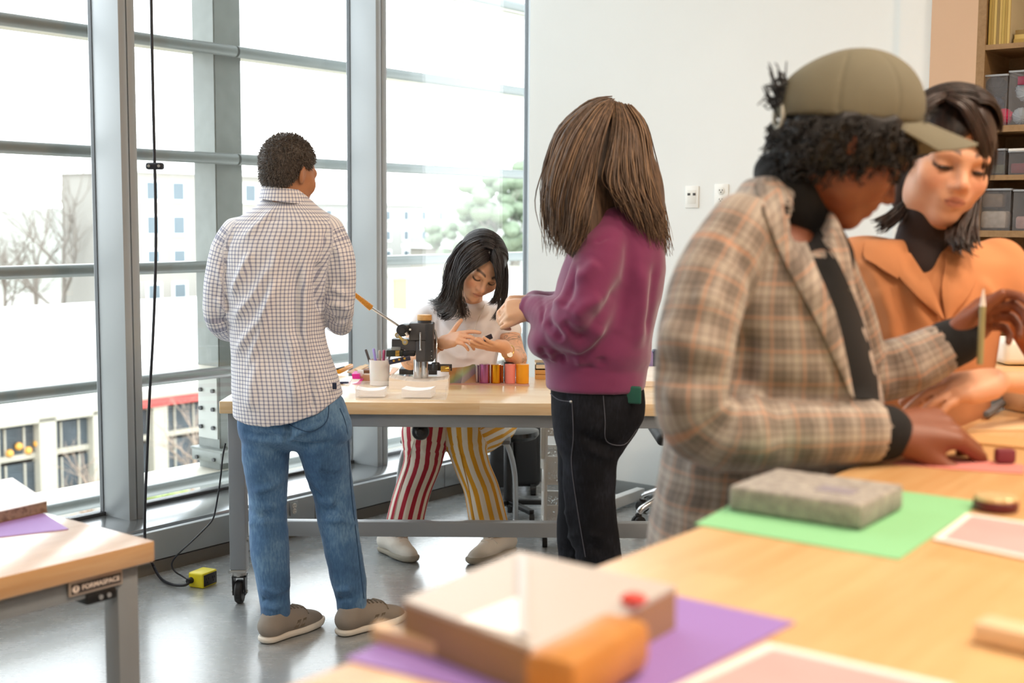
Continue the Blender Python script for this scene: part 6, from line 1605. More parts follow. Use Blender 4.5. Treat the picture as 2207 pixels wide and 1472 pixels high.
# ================================================================== WOMAN IN THE MAROON SWEATSHIRT
YR = 3.62
mw_ = thing('person', 'person with long wavy brown hair in maroon sweatshirt and black jeans, back half turned', 'person', (float(at(1280, 1150, YR)[0]), YR, 0))
p = lambda px, py, r, dy=0.0: P4(px, py, YR+dy, r)
fq = math.radians(-68)
hm2 = Head(at(1300, 322, YR+.0), rotm((math.sin(fq), math.cos(fq), -.30)), 1.0)
arm_n = Path([p(1302, 520, 26, -.16), p(1270, 610, 24, -.18), p(1240, 688, 22, -.17), p(1190, 678, 19, -.08), p(1148, 662, 17, .0)], k=.02)
arm_f = Path([p(1300, 520, 26, .16), p(1255, 620, 24, .17), p(1215, 690, 22, .16), p(1170, 670, 19, .09), p(1140, 655, 17, .06)], k=.02)
tors = Rows([(at(0, py, YR)[2], at((a+b)/2, py, YR)[0], YR, (b-a)/2*pxm(YR), th) for py, a, b, th in ((440, 1300, 1380, .07), (480, 1270, 1405, .12), (560, 1240, 1410, .14), (680, 1215, 1390, .13), (800, 1205, 1360, .11), (880, 1215, 1350, .10), (930, 1230, 1310, .08))])
wn = at(1148, 663, YR+.0)
hd_n = hand(wn, (-.93, .05, -.12), (.1, -.75, .62), -1, sc=.86, curls=[(.85, 1.0, .6), (1.0, 1.1, .7), (1.1, 1.1, .7), (1.15, 1.1, .7)], thumb=(.35, .95, -.1), tcurl=.1)
wf = at(1146, 655, YR+.07)
hd_f = hand(wf, (-.9, -.15, .02), (.1, .55, .7), 1, sc=.84, curls=[(.7, .8, .5), (.85, 1.0, .6), (.95, 1.0, .6), (1.0, 1.0, .6)], thumb=(.3, .95, -.1), tcurl=.1)
legs = [Path([p(1285, 930, 40, -.05), p(1276, 1080, 30, -.06), p(1300, 1230, 28, -.05), p(1318, 1500, 24, -.03), p(1318, 1560, 22, -.03)], k=.03), Path([p(1262, 930, 46, .08), p(1250, 1080, 30, .07), p(1240, 1230, 26, .06), p(1225, 1500, 22, .05), p(1225, 1560, 20, .05)], k=.03)]
tr2 = hm2.tint('#e3b795', '#b8705f', '#3a2a20', '#dd9a80')
sdf_mesh('body', hm2.prims(fem=True)+[Path([list(hm2.w(0, -.02, -.03))+[.048], p(1325, 430, 36), p(1335, 470, 44)], k=.03), tors, arm_n, arm_f]+hd_n+hd_f+legs, .0045, M_['skin'], mw_, col=tr2, uv=False, smooth=1)
fle = mat('maroon_fleece', '#7c2b58', .9, var=.1, vscale=6, bump=.25, bscale=700, sheen=.4)
rows = [(at(0, py, YR)[2], at((a+b)/2, py, YR)[0], YR+dy, (b-a)/2*pxm(YR), th) for py, a, b, th, dy in ((425, 1298, 1372, .07, 0), (440, 1280, 1392, .10, 0), (470, 1258, 1418, .14, 0), (520, 1232, 1432, .165, 0), (580, 1208, 1434, .175, 0), (640, 1192, 1424, .175, 0), (700, 1178, 1410, .17, 0), (745, 1168, 1403, .165, 0), (768, 1170, 1400, .155, 0), (785, 1174, 1394, .148, 0), (828, 1177, 1389, .148, 0))]
tb2 = Rows(rows, n=2.2, k=.03, rcap=.008)
sl = [Path([p(1322, 492, 46, -.10), p(1297, 545, 54, -.15), p(1277, 610, 58, -.17), p(1252, 680, 59, -.17), p(1222, 706, 50, -.14), p(1190, 684, 41, -.08), p(1166, 669, 34, -.03), p(1152, 666, 31, .0), p(1141, 664, 30, .01)], k=.03, smooth=3),
      Path([p(1318, 500, 44, .11), p(1280, 580, 50, .16), p(1232, 670, 50, .16), p(1190, 668, 40, .11), p(1155, 655, 30, .07)], k=.03, smooth=3), Ell(at(1172, 735, YR-.05), (.045, .09, .05), k=.03)]
bandcut = [Path([p(1125, 664, 24, .02), p(1146, 666, 22, .01)], k=.006, op='s')]
mf = [([(1345, 600), (1290, 690), (1230, 745)], .026, -.016), ([(1240, 560), (1222, 640), (1214, 668)], .022, -.018), ([(1290, 560), (1262, 590), (1228, 600)], .02, .012), ([(1300, 640), (1262, 660), (1235, 690)], .018, .012), ([(1210, 690), (1235, 720), (1270, 740)], .02, -.014),
      ([(1176, 690), (1195, 712), (1215, 738)], .016, -.016), ([(1350, 500), (1352, 600), (1330, 720)], .02, -.008), ([(1300, 700), (1270, 740), (1230, 758)], .02, .012), ([(1380, 560), (1385, 660), (1375, 760)], .022, .010), ([(1410, 560), (1405, 640), (1396, 730)], .018, -.010),
      ([(1165, 745), (1172, 762), (1180, 775)], .012, -.010), ([(1185, 750), (1190, 768), (1192, 780)], .012, .009), ([(1210, 760), (1215, 774), (1216, 784)], .011, -.008), ([(1245, 765), (1248, 778), (1250, 788)], .011, .007), ([(1295, 768), (1296, 780), (1297, 790)], .011, -.006),
      ([(1178, 784), (1270, 792), (1390, 785)], .008, -.006), ([(1170, 636), (1172, 668), (1168, 702)], .008, -.007), ([(1238, 545), (1290, 520), (1318, 508)], .006, -.005), ([(1320, 430), (1330, 460), (1340, 500)], .008, .004), ([(1190, 655), (1215, 650), (1240, 665)], .015, .010)]
sweat = with_folds('sweatshirt', [tb2]+sl+bandcut, .0055, fle, mw_, mf, disp=lambda V, N: .004*vnoise(V, 22, 3)+.0015*vnoise(V, 70, 7))
bj = denim('black_denim', '#0d0e12', '#15161b', '#25272f', .85, 0, .15)
jp = [Rows([(at(0, py, YR)[2], at((a+b)/2, py, YR)[0], YR, (b-a)/2*pxm(YR), th) for py, a, b, th in ((808, 1186, 1382, .13), (845, 1186, 1390, .142), (880, 1187, 1389, .145), (915, 1190, 1374, .14), (950, 1196, 1350, .12), (975, 1205, 1335, .08))], n=2.3, k=.03),
      Path([p(1280, 915, 72, -.055), p(1272, 985, 60, -.06), p(1271, 1065, 56, -.06), p(1275, 1120, 56, -.055), p(1285, 1180, 53, -.05), p(1300, 1250, 46, -.04), p(1312, 1400, 40, -.03), p(1318, 1530, 38, -.03)], k=.025, smooth=3),
      Path([p(1256, 915, 60, .08), p(1250, 1000, 50, .08), p(1247, 1080, 44, .08), p(1241, 1150, 42, .07), p(1240, 1220, 38, .06), p(1230, 1400, 34, .05), p(1225, 1530, 32, .05)], k=.02, smooth=3)]
bf = [([(1198, 1095), (1215, 1108), (1235, 1100)], .010, .010), ([(1198, 1125), (1215, 1138), (1240, 1130)], .010, -.009), ([(1200, 1150), (1218, 1162), (1245, 1150)], .010, .010), ([(1203, 1180), (1222, 1192), (1245, 1185)], .010, -.009), ([(1265, 1150), (1300, 1160), (1335, 1150)], .012, .006), ([(1262, 1180), (1300, 1185), (1340, 1175)], .012, -.006), ([(1325, 960), (1290, 955), (1245, 935)], .014, -.010), ([(1330, 985), (1300, 985), (1260, 965)], .012, .006), ([(1215, 1000), (1222, 1080), (1235, 1180)], .014, .005), ([(1190, 850), (1215, 862), (1235, 855)], .010, -.005)]
jns = with_folds('jeans', jp+[Box(at(1280, 1565, YR), (.4, .4, .03), None, .002, .004, 's')], .0055, bj, mw_, bf, disp=lambda V, N: .0025*vnoise(V, 28, 4)+.001*vnoise(V, 90, 9))
jb = BVHTree.FromPolygons([tuple(v.co) for v in jns.data.vertices], [tuple(q_.vertices) for q_ in jns.data.polygons])
sm = mat('black_seam', '#4a4c55', .85)
seam('pocket_seam', jb, mw_, jns, [(1300, 853), (1304, 905), (1307, 950), (1345, 958), (1372, 925)], .0014, sm)
seam('pocket_seam', jb, mw_, jns, [(1187, 848), (1205, 862), (1232, 866)], .0014, sm)
seam('side_seam', jb, mw_, jns, [(1233, 866), (1236, 940), (1232, 1000), (1245, 1100), (1262, 1200)], .0014, sm)
MB().ball((0, 0, 0), .0045, 10).build('rivet', M_['zinc'], jns).location = on_mesh(jb, mw_, 1231, 866) or (0, 0, 0)
q = on_mesh(jb, mw_, 1356, 846)
if q is not None:
    w_ = q+mw_.location
    single('phone', MB().box((0, 0, 0), (.068, .012, .05), bev=.005, seg=3), mat('phone_green', '#1f5a4c', .35), 'dark green phone poking out of the back pocket of the black jeans', 'phone', (w_.x+.0, w_.y-.003, w_.z-.006), -.35)
dksh = mat('dark_shoe', '#25252a', .7)
for q, dy in ((1318, -.03), (1225, .05)):
    c = p(q, 1560, 1, dy); c = np.array(c[:3]); c[2] = 0
    shoe(mw_, c+np.array([.07, 0, 0]), c+np.array([-.19, .03, 0]), .09, .10, (dksh, sol2, dksh, dksh), None, style='plain')
# ------------------------------------------------------------------ long wavy brown hair
bh = hair_mat('brown_hair', '#43352a', '#6f5846', .5, 80)
core = [hm2.e((0, -.016, .03), (.086, .110, .10), .01), Ell(at(1298, 400, YR-.01), (.125, .115, .15), k=.06), Ell(at(1250, 470, YR-.13), (.068, .05, .12), k=.05), Ell(at(1392, 450, YR+.0), (.055, .10, .15), k=.05)]
V, Q = surfnet(core, .006); V = relax(V, Q, 2); N = normals(V, Q); V = V+N*(.006*vnoise(V*np.array([1, 1, .3]), 60, 2))[:, None]
hair_b = raw_mesh('hair', V, Q, bh, mw_)
rs = np.random.RandomState(5); cur = []
T = (1330, 222)
# left / front falls
lock_group([[(1316, 217, 3.60), (1275, 226, 3.54), (1225, 275, 3.50), (1198, 340, 3.48), (1188, 410, 3.47), (1196, 480, 3.46), (1205, 545, 3.47)],
            [(1316, 218, 3.58), (1285, 235, 3.51), (1245, 290, 3.47), (1220, 360, 3.45), (1210, 430, 3.45), (1216, 500, 3.45), (1214, 560, 3.46)],
            [(1318, 220, 3.57), (1296, 245, 3.50), (1265, 310, 3.46), (1245, 380, 3.44), (1236, 450, 3.43), (1238, 510, 3.43), (1226, 560, 3.45)],
            [(1320, 224, 3.56), (1308, 260, 3.49), (1288, 330, 3.45), (1275, 400, 3.44), (1262, 450, 3.42), (1256, 495, 3.42), (1240, 530, 3.43)]], 620, .0026, .009, curl=.015)
lock_group([[(1318, 218, 3.64), (1262, 232, 3.62), (1208, 285, 3.60), (1186, 350, 3.58), (1180, 400, 3.56), (1186, 450, 3.54), (1196, 520, 3.54)],
            [(1318, 218, 3.62), (1268, 236, 3.56), (1214, 290, 3.53), (1192, 360, 3.52), (1182, 430, 3.50), (1194, 500, 3.50), (1200, 560, 3.5)]], 260, .0026, .010, curl=.016)
# back falls over the right side
lock_group([[(1326, 222, 3.57), (1326, 270, 3.49), (1316, 340, 3.45), (1312, 385, 3.44), (1330, 420, 3.44), (1360, 455, 3.45)],
            [(1332, 226, 3.57), (1342, 280, 3.49), (1340, 350, 3.46), (1350, 410, 3.45), (1376, 460, 3.45), (1402, 510, 3.47)],
            [(1340, 228, 3.58), (1360, 280, 3.51), (1366, 350, 3.48), (1378, 420, 3.47), (1402, 480, 3.48), (1424, 545, 3.5)],
            [(1350, 230, 3.6), (1378, 280, 3.56), (1390, 350, 3.54), (1402, 420, 3.53), (1420, 490, 3.54), (1434, 560, 3.55)],
            [(1356, 230, 3.63), (1386, 270, 3.62), (1400, 340, 3.62), (1412, 410, 3.62), (1428, 480, 3.62), (1438, 565, 3.62)]], 900, .0026, .009, curl=.013)
lock_group([[(1345, 228, 3.66), (1388, 275, 3.68), (1400, 350, 3.7), (1414, 440, 3.7), (1432, 530, 3.68)], [(1320, 220, 3.66), (1260, 240, 3.68), (1215, 300, 3.68), (1196, 380, 3.66), (1200, 470, 3.62)]], 120, .0028, .01, curl=.01)
lock_group([[(1190, 370, 3.5), (1178, 400, 3.49), (1166, 418, 3.48)], [(1192, 400, 3.5), (1184, 440, 3.49), (1174, 470, 3.48)]], 22, .0018, .006, curl=.008)
pick = rs.rand(len(cur)) < .3
strands('hair_lock', [c for c, q_ in zip(cur, pick) if not q_], bh, hair_b, 5)
strands('hair_sunlit', [c for c, q_ in zip(cur, pick) if q_], hair_mat('sunlit_brown_hair', '#6a533f', '#93775c', .5, 80), hair_b, 5)  # lighter strands put sunlit, translucent hair into the colour
# ================================================================== PERSON IN THE CAP AND PLAID BLAZER
YC = 2.08
cp = thing('person', 'person in olive cap and brown plaid blazer leaning over the big table', 'person', (float(at(1600, 1100, YC+.1)[0]), YC+.1, 0))
p = lambda px, py, r, dy=0.0: P4(px, py, YC+dy, r)
ptc = math.radians(33)
R_c = rotm((math.cos(ptc), .12, -math.sin(ptc)))
hc = Head(at(1826, 308, YC), R_c, 1.04)
pk_ = math.radians(4)
hk = Head(at(1836, 328, YC), rotm((math.cos(pk_), .12, -math.sin(pk_))), 1.04)
sk = hc.tint('#7d482f', '#6d382e', '#120c0a', '#854d33', browz=.02)
neck = Path([list(hc.w(0, -.03, -.04))+[.056], p(1700, 430, 62, .02), p(1660, 480, 80, .04)], k=.03)
tors = Rows([(at(0, py, YC)[2], at((a+b)/2, py, YC)[0], YC+.06, (b-a)/2*pxm(YC), th) for py, a, b, th in ((440, 1590, 1740, .08), (520, 1540, 1790, .13), (700, 1500, 1830, .15), (900, 1500, 1830, .14), (1150, 1480, 1800, .14), (1300, 1480, 1780, .13))])
arm_r = Path([p(1560, 560, 55, -.13), p(1490, 760, 48, -.17), p(1470, 915, 42, -.17), p(1680, 935, 36, -.15), p(1880, 935, 28, -.12), p(1925, 932, 25, -.11)], k=.02)
arm_l = Path([p(1740, 560, 50, .14), p(1800, 760, 42, .17), p(1830, 830, 38, .18), p(1980, 775, 32, .18), p(2050, 730, 25, .18)], k=.02)
wrr, wll = at(1922, 928, YC-.11), at(2050, 735, YC+.18)
hr = hand(wrr, (.93, .2, -.02), (.05, -.45, .9), 1, sc=1.2, curls=[(.55, .5, .3), (.6, .6, .4), (.65, .65, .4), (.7, .7, .4)], thumb=(.5, .85, -.35), tcurl=.15)
hl_ = hand(wll, (.80, .1, .62), (-.3, .75, .45), 1, sc=1.0, curls=[(.5, .7, .5), (.8, .9, .5), (.95, .9, .5), (1.0, .9, .5)], thumb=(.45, .85, -.35), tcurl=.15)
legs = [Path([p(1590, 1280, 70, .0), p(1590, 1700, 48, .02), p(1590, 2300, 36, .05)], k=.03), Path([p(1680, 1280, 66, .22), p(1680, 1700, 46, .22), p(1680, 2300, 34, .22)], k=.03)]
zf = lambda P: P
sdf_mesh('body', hc.prims()+[neck, tors, arm_r, arm_l]+hr+hl_, .0045, M_['skin'], cp, col=sk, uv=False, smooth=1)
# plaid
k = NT('brown_plaid'); u = cuv(k)
def band(sock, per, ph, w, soft=.02):
    f = k.math('FRACT', k.math('ADD', k.math('DIVIDE', sock, per), ph+50.0)); d = k.math('ABSOLUTE', k.math('SUBTRACT', f, .5))
    return k.math('SUBTRACT', 1.0, k.math('MULTIPLY', k.math('SMOOTHSTEP' if False else 'MINIMUM', k.math('MAXIMUM', k.math('DIVIDE', k.math('SUBTRACT', d, w), soft), 0.0), 1.0), 1.0))
per = .052; c = rgba('#9b8e83')
dx, dz = band(u[0], per, .0, .15), band(u[1], per, .0, .15)
lx, lz = band(u[0], per, .5, .10), band(u[1], per, .5, .10)
ox, oz = band(u[0], per, .27, .022, .015), band(u[1], per, .27, .022, .015)
tx, tz = band(u[0], per/4, .1, .09, .05), band(u[1], per/4, .1, .09, .05)
q = k.mix(k.math('MULTIPLY', dx, .3), c, rgba('#4d4038')); q = k.mix(k.math('MULTIPLY', dz, .3), q, rgba('#4d4038'))
q = k.mix(k.math('MULTIPLY', lx, .26), q, rgba('#c9beb0')); q = k.mix(k.math('MULTIPLY', lz, .26), q, rgba('#c9beb0'))
q = k.mix(k.math('MULTIPLY', tx, .22), q, rgba('#3a302a')); q = k.mix(k.math('MULTIPLY', tz, .22), q, rgba('#3a302a'))
q = k.mix(k.math('MULTIPLY', ox, .5), q, rgba('#c58a66')); q = k.mix(k.math('MULTIPLY', oz, .5), q, rgba('#c58a66'))
k.l(q, k.b.inputs['Base Color']); k.b.inputs['Roughness'].default_value = .9; k.b.inputs['Sheen Weight'].default_value = .2; weave(k, .3, 700)
plaid = k.m
YB = YC+.03
rows = [(at(0, py, YB)[2], at((a+b)/2, py, YB)[0], YB+dy, (b-a)/2*pxm(YB), th) for py, a, b, th, dy in ((372, 1612, 1700, .07, .0), (410, 1585, 1745, .10, .0), (450, 1555, 1785, .135, .0), (520, 1520, 1815, .165, .0), (620, 1485, 1835, .18, .0), (740, 1462, 1870, .18, .0), (860, 1440, 1895, .175, .0), (980, 1425, 1880, .175, .0), (1090, 1405, 1860, .18, .0), (1180, 1390, 1830, .185, .0), (1290, 1380, 1810, .185, .0))]
bl = Rows(rows, n=2.3, k=.03, rcap=.01)
sl = [Path([p(1598, 490, 74, -.10), p(1535, 600, 84, -.14), p(1503, 720, 84, -.17), p(1490, 840, 80, -.18), p(1500, 900, 80, -.18), p(1560, 938, 84, -.17), p(1680, 935, 78, -.155), p(1790, 932, 72, -.14), p(1872, 930, 68, -.125)], k=.018, smooth=3),
      Path([p(1765, 540, 66, .12), p(1815, 680, 66, .15), p(1850, 790, 66, .17), p(1900, 800, 64, .175), p(1960, 785, 62, .18), p(2018, 757, 56, .18)], k=.025, smooth=3)]
cuts = [Path([p(1700, 380, 55, .02), p(1720, 440, 62, .0), p(1755, 520, 40, -.14), p(1800, 600, 30, -.15)], k=.01, op='s'),
        Path([p(1905, 930, 56, -.12), p(1868, 930, 52, -.125)], k=.005, op='s'), Path([p(2035, 750, 46, .18), p(2010, 760, 44, .18)], k=.005, op='s')]
bf = [([(1600, 700), (1605, 780), (1600, 845)], .022, -.020), ([(1620, 845), (1720, 852), (1860, 868)], .014, -.016), ([(1560, 860), (1590, 900), (1595, 990)], .020, .012), ([(1610, 855), (1640, 920), (1640, 1000)], .02, .012), ([(1660, 860), (1690, 930), (1690, 1000)], .02, -.008),
      ([(1440, 600), (1490, 640), (1560, 650)], .025, .010), ([(1425, 700), (1480, 740), (1560, 760)], .025, .012), ([(1420, 770), (1480, 820), (1570, 850)], .022, -.012), ([(1430, 860), (1480, 850), (1560, 845)], .022, .012), ([(1500, 980), (1540, 930), (1600, 880)], .022, -.010), ([(1450, 940), (1500, 1010), (1580, 1040)], .02, .008), ([(1560, 480), (1600, 560), (1605, 660)], .012, -.007), ([(1430, 1050), (1480, 1100), (1540, 1150)], .02, .008), ([(1960, 740), (1975, 790), (1985, 830)], .015, .008), ([(1920, 760), (1930, 800), (1945, 850)], .015, -.008)]
blz = with_folds('blazer', [bl]+sl+cuts, .006, plaid, cp, bf, disp=lambda V, N: .004*vnoise(V, 20, 3)+.0015*vnoise(V, 60, 8))
bb = BVHTree.FromPolygons([tuple(v.co) for v in blz.data.vertices], [tuple(q_.vertices) for q_ in blz.data.polygons])
blk = mat('black_knit', '#0d0d0f', .9, bump=.2, bscale=500)
def surf_strip(name, L, Rr, m, par, bvh, root, lift, th, uvs=None):
    """flat cloth strip laid on a garment between two pixel polylines"""
    bm = MB(); n = 22
    A = np.array(catmull([np.array([a, b, 0.]) for a, b in L], 8)); B = np.array(catmull([np.array([a, b, 0.]) for a, b in Rr], 8))
    rowsv = []; hits = []
    for i in range(n+1):
        f = i/n; a = A[int(round(f*(len(A)-1)))]; b = B[int(round(f*(len(B)-1)))]; row = []
        for j in range(6):
            q = a*(1-j/5)+b*(j/5); h = on_mesh(bvh, root, q[0], q[1], 0)
            if h is None: row = None; break
            o = Vector(CO)-Vector(root.location); row.append(h+(o-h).normalized()*(lift+(.003*math.sin(j/5*math.pi))))
        if row: rowsv.append([bm.bm.verts.new(v) for v in row])
    for r0, r1 in zip(rowsv[:-1], rowsv[1:]):
        for j in range(5): bm.bm.faces.new((r0[j], r0[j+1], r1[j+1], r1[j]))
    if len(rowsv) < 2: bm.bm.free(); return None
    bmesh.ops.recalc_face_normals(bm.bm, faces=bm.bm.faces)
    bmesh.ops.solidify(bm.bm, geom=bm.bm.faces[:], thickness=th)
    o = bm.build(name, m, par, angle=60)
    at2 = o.data.attributes.new('cuv', 'FLOAT_VECTOR', 'POINT'); at2.data.foreach_set('vector', np.array([[v.co.x*.9, v.co.z*.7-v.co.x*.5, 0] for v in o.data.vertices], np.float32).ravel()); return o
surf_strip('black_placket', [(1690, 430), (1705, 470), (1758, 570), (1800, 680), (1828, 790), (1836, 858)], [(1740, 430), (1755, 470), (1815, 580), (1860, 690), (1888, 790), (1896, 862)], blk, blz, bb, cp, .004, .004)
surf_strip('lapel', [(1618, 362), (1640, 430), (1690, 560), (1765, 700), (1832, 850)], [(1650, 362), (1712, 460), (1760, 575), (1806, 690), (1842, 858)], plaid, blz, bb, cp, .010, .006)
# black knit inner garment: neck roll and cuffs
inn = [Path([p(1672, 372, 48, .02), p(1705, 425, 70, -.01), p(1735, 480, 66, .02), p(1770, 560, 70, .01)], k=.03, smooth=2), Path([p(1860, 931, 50, -.125), p(1892, 932, 62, -.12), p(1906, 932, 62, -.115)], k=.01), Path([p(2005, 762, 42, .18), p(2040, 745, 54, .18), p(2064, 735, 52, .18)], k=.01)]
sdf_mesh('knit_collar', inn[:1], .005, blk, cp, uv=False)
for pr, ct in ((inn[1], Path([p(1918, 932, 34, -.11), p(1902, 932, 34, -.115)], k=.004, op='s')), (inn[2], Path([p(2075, 730, 30, .18), p(2055, 738, 30, .18)], k=.004, op='s'))): sdf_mesh('knit_cuff', [pr, ct], .005, blk, cp, uv=False)
# dark trousers under the table edge
trm = mat('dark_trousers', '#2c2b2e', .85)
sdf_mesh('trousers', [Path([p(1590, 1240, 95, .02), p(1585, 1700, 66, .04), p(1585, 2160, 52, .07)], k=.03), Path([p(1690, 1240, 90, .22), p(1690, 1700, 62, .22), p(1690, 2160, 50, .22)], k=.03)], .007, trm, cp, uv=False)
for q, dy in ((1585, .07), (1690, .2)):
    c = np.array(p(q, 2200, 1, dy)[:3]); c[2] = 0
    shoe(cp, c+np.array([-.07, 0, 0]), c+np.array([.20, 0, 0]), .095, .10, (dksh, sol2, dksh, dksh), None, style='plain')
# cap
cap_m = mat('olive_canvas', '#6f6a57', .85, bump=.25, bscale=800, var=.08, vscale=14)
def capcut(F, G):
    q = hk.loc(G); y, z = q[..., 1], q[..., 2]
    return np.maximum(F, (.046-.10*(y+.02)*0+ .02*(y < -.09)*0 - z))
crown = [hk.e((0, -.014, .058), (.088, .115, .092), .01), hk.e((0, .016, .085), (.070, .080, .070), .04)]
V, Q = surfnet(crown, .004, post=capcut); V = relax(V, Q, 2)
qv = hk.loc(V); ang = np.arctan2(qv[:, 0], qv[:, 1]+.014); N = normals(V, Q)
V = V-N*(.0022*np.exp(-(np.abs(((ang/(math.pi/3)+.5) % 1)-.5)/.035)**2)*(qv[:, 2] > .05))[:, None]
capo = raw_mesh('cap', V, Q, cap_m, cp); 
# brim: curved visor
bm = MB(); rowsb = []
for i in range(25):
    a = -1.25+2.5*i/24; row = []
    for j in range(7):
        f = j/6; ex = .105*f*math.cos(a*.62)**.8
        x = math.sin(a)*(.086+.004*f); y = -.012+math.cos(a)*.108+ex; z = .050+.010*math.cos(a)*(1-f) - .020*f - .085*(x**2)/.0075*.28*(.5+.5*f)
        row.append(bm.bm.verts.new(Vector(hk.w(x, y, z))))
    rowsb.append(row)
for r0, r1 in zip(rowsb[:-1], rowsb[1:]):
    for j in range(6): bm.bm.faces.new((r0[j], r1[j], r1[j+1], r0[j+1]))
bmesh.ops.recalc_face_normals(bm.bm, faces=bm.bm.faces); bmesh.ops.solidify(bm.bm, geom=bm.bm.faces[:], thickness=.004)
bm.build('brim', cap_m, capo, world=True, angle=60)
MB().ball(tuple(hk.w(0, .002, .156)), .008, 12, sc=(1, 1, .6)).build('button', cap_m, capo, world=True)
b_ = hk.w(0, -.124, .048); MB().torus(tuple(b_), .022, .004, Matrix(hk.R[:, [0, 2, 1]].tolist()), 24, 8).build('back_strap', mat('strap_pale', '#c9c5b4', .6), capo, world=True)
# curls
ch = hair_mat('black_curls', '#070607', '#1f1a19', .5, 150)
def curlcut(F, G):
    q = hc.loc(G); y, z = q[..., 1], q[..., 2]
    zk = hk.loc(G)[..., 2]
    lim = np.interp(y, [-.14, -.05, .0, .04, .07, .1], [-.10, -.095, -.062, -.036, -.012, .02])
    return np.maximum(np.maximum(F, lim-z), zk-.052)
V, Q = surfnet([hc.e((0, -.008, .02), (.092, .103, .09), .01), hc.e((0, -.042, -.03), (.078, .06, .07), .03)], .005, post=curlcut); V = relax(V, Q, 1); N = normals(V, Q); V = V+N*(.006*vnoise(V, 130, 2))[:, None]
keep = None
hair_c = raw_mesh('hair', V, Q, ch, cp)
rs = np.random.RandomState(9); cur = []; ql = hc.loc(V)
ok = np.nonzero((hk.loc(V)[:, 2] < .040) & (ql[:, 1] < .085))[0]
for i in rs.choice(ok, 900):
    n = N[i]; a = V[i]; t1 = np.cross(n, rs.normal(size=3)); t1 /= np.linalg.norm(t1); t2 = np.cross(n, t1); r = rs.uniform(.004, .008); L = rs.uniform(.010, .020); ph = rs.uniform(0, 6.28); c = []
    for j in range(12):
        s_ = j/11; c.append([*(a+n*(L*s_*.9-.002)+hc.R[:, 2]*(-.012*s_*s_)+(t1*math.cos(ph+s_*8)+t2*math.sin(ph+s_*8))*r*s_), .0022*(1-.5*s_)])
    cur.append(c)
for i in range(40):                                    # tuft through the back opening and loose ends
    a = hk.w(rs.normal()*.012, -.116, .066+rs.normal()*.014); d = hc.R@np.array([rs.normal()*.3, -1, .25+rs.normal()*.5]); d /= np.linalg.norm(d); L = rs.uniform(.02, .05)
    cur.append([[*(a+d*L*f+np.array([0, 0, .012*math.sin(f*5+i)])), .0026*(1-.6*f)] for f in np.linspace(0, 1, 8)])
for i in range(60):                                    # forelock above the brim side
    a = hk.w(.0+rs.normal()*.02, .090+rs.normal()*.006, .085-abs(rs.normal())*.03); d = hc.R@np.array([rs.normal()*.4, .7, -.3+rs.normal()*.5]); d /= np.linalg.norm(d); L = rs.uniform(.012, .03)
    cur.append([[*(a+d*L*f+np.array([.006*math.sin(f*6+i), 0, 0])), .0026*(1-.5*f)] for f in np.linspace(0, 1, 7)])
strands('curl', cur, ch, hair_c, 5)
# pencil-like stick in the raised hand
a, b = Vector(at(2118, 660, YC+.12)), Vector(at(2112, 785, YC+.12))
pn = thing('pencil', 'pale green pencil held upright in the raised hand over the table', 'pencil', a)
MB().cyl(a, b, .0058, 8).build('barrel', mat('pencil_green', '#9a9468', .5), pn, world=True)
MB().cyl(a+(a-b).normalized()*.03, a, .0012, 8, r2=.0058).build('tip', mat('pencil_tip', '#e6dcd2', .5), pn, world=True)
# ================================================================== PERSON IN THE ORANGE JACKET
YO = 2.5
ow = thing('person', 'person with dark hair in orange jacket and dark turtleneck behind the cap wearer', 'person', (float(at(2030, 800, YO)[0]), YO, 0))
p = lambda px, py, r, dy=0.0: P4(px, py, YO+dy, r)
fy = math.radians(-2)
ho = Head(at(2036, 345, YO+.03), rotm((.06, -1, -.16))@np.array(Matrix.Rotation(R_(-9), 3, 'Y')), 1.06)
so = ho.tint('#dba585', '#b06a62', '#2a1c16', '#e09a80', browz=.021)
P = ho.prims(fem=True, mouth=.002)
def eyes(H, root, iris='#2a1a12'):
    for q in (-1, 1):
        c = H.w(q*.0325, .0845, -.0095); MB().ball(tuple(c), .0098*H.s, 16, sc=(1, .35, .42), rot=Matrix(H.R.tolist())).build('eye', mat('eye_dark', iris, .15), root, world=True)
neck = Path([list(ho.w(0, -.02, -.03))+[.05], p(1995, 500, 50, .05), p(1985, 560, 60, .08)], k=.03)
tors = Rows([(at(0, py, YO)[2], at((a+b)/2, py, YO)[0], YO+.09, (b-a)/2*pxm(YO), th) for py, a, b, th in ((530, 1900, 2100, .06), (600, 1860, 2180, .10), (760, 1860, 2160, .12), (1000, 1880, 2140, .12), (1250, 1880, 2140, .12))])
arm = Path([p(2190, 640, 38, .06), p(2270, 760, 34, .0), p(2300, 850, 30, -.08), p(2220, 826, 26, -.16), p(2145, 822, 21, -.22)], k=.02)
arm2 = Path([p(1850, 640, 38, .08), p(1810, 800, 34, .05), p(1830, 900, 28, -.05)], k=.02)
wo = at(2143, 822, YO-.22)
ho_h = hand(wo, (-.95, -.12, -.17), (-.12, -.4, .9), 1, sc=.98, curls=[(.2, .3, .2), (.25, .35, .2), (.3, .4, .25), (.35, .4, .3)], thumb=(.55, .8, -.25), tcurl=.15)
sdf_mesh('body', P+[neck, tors, arm, arm2]+ho_h, .0045, M_['skin'], ow, col=so, uv=False, smooth=1)
eyes(ho, ow)
oj = mat('orange_jacket', '#cb8757', .85, var=.06, vscale=8, bump=.15, bscale=600)
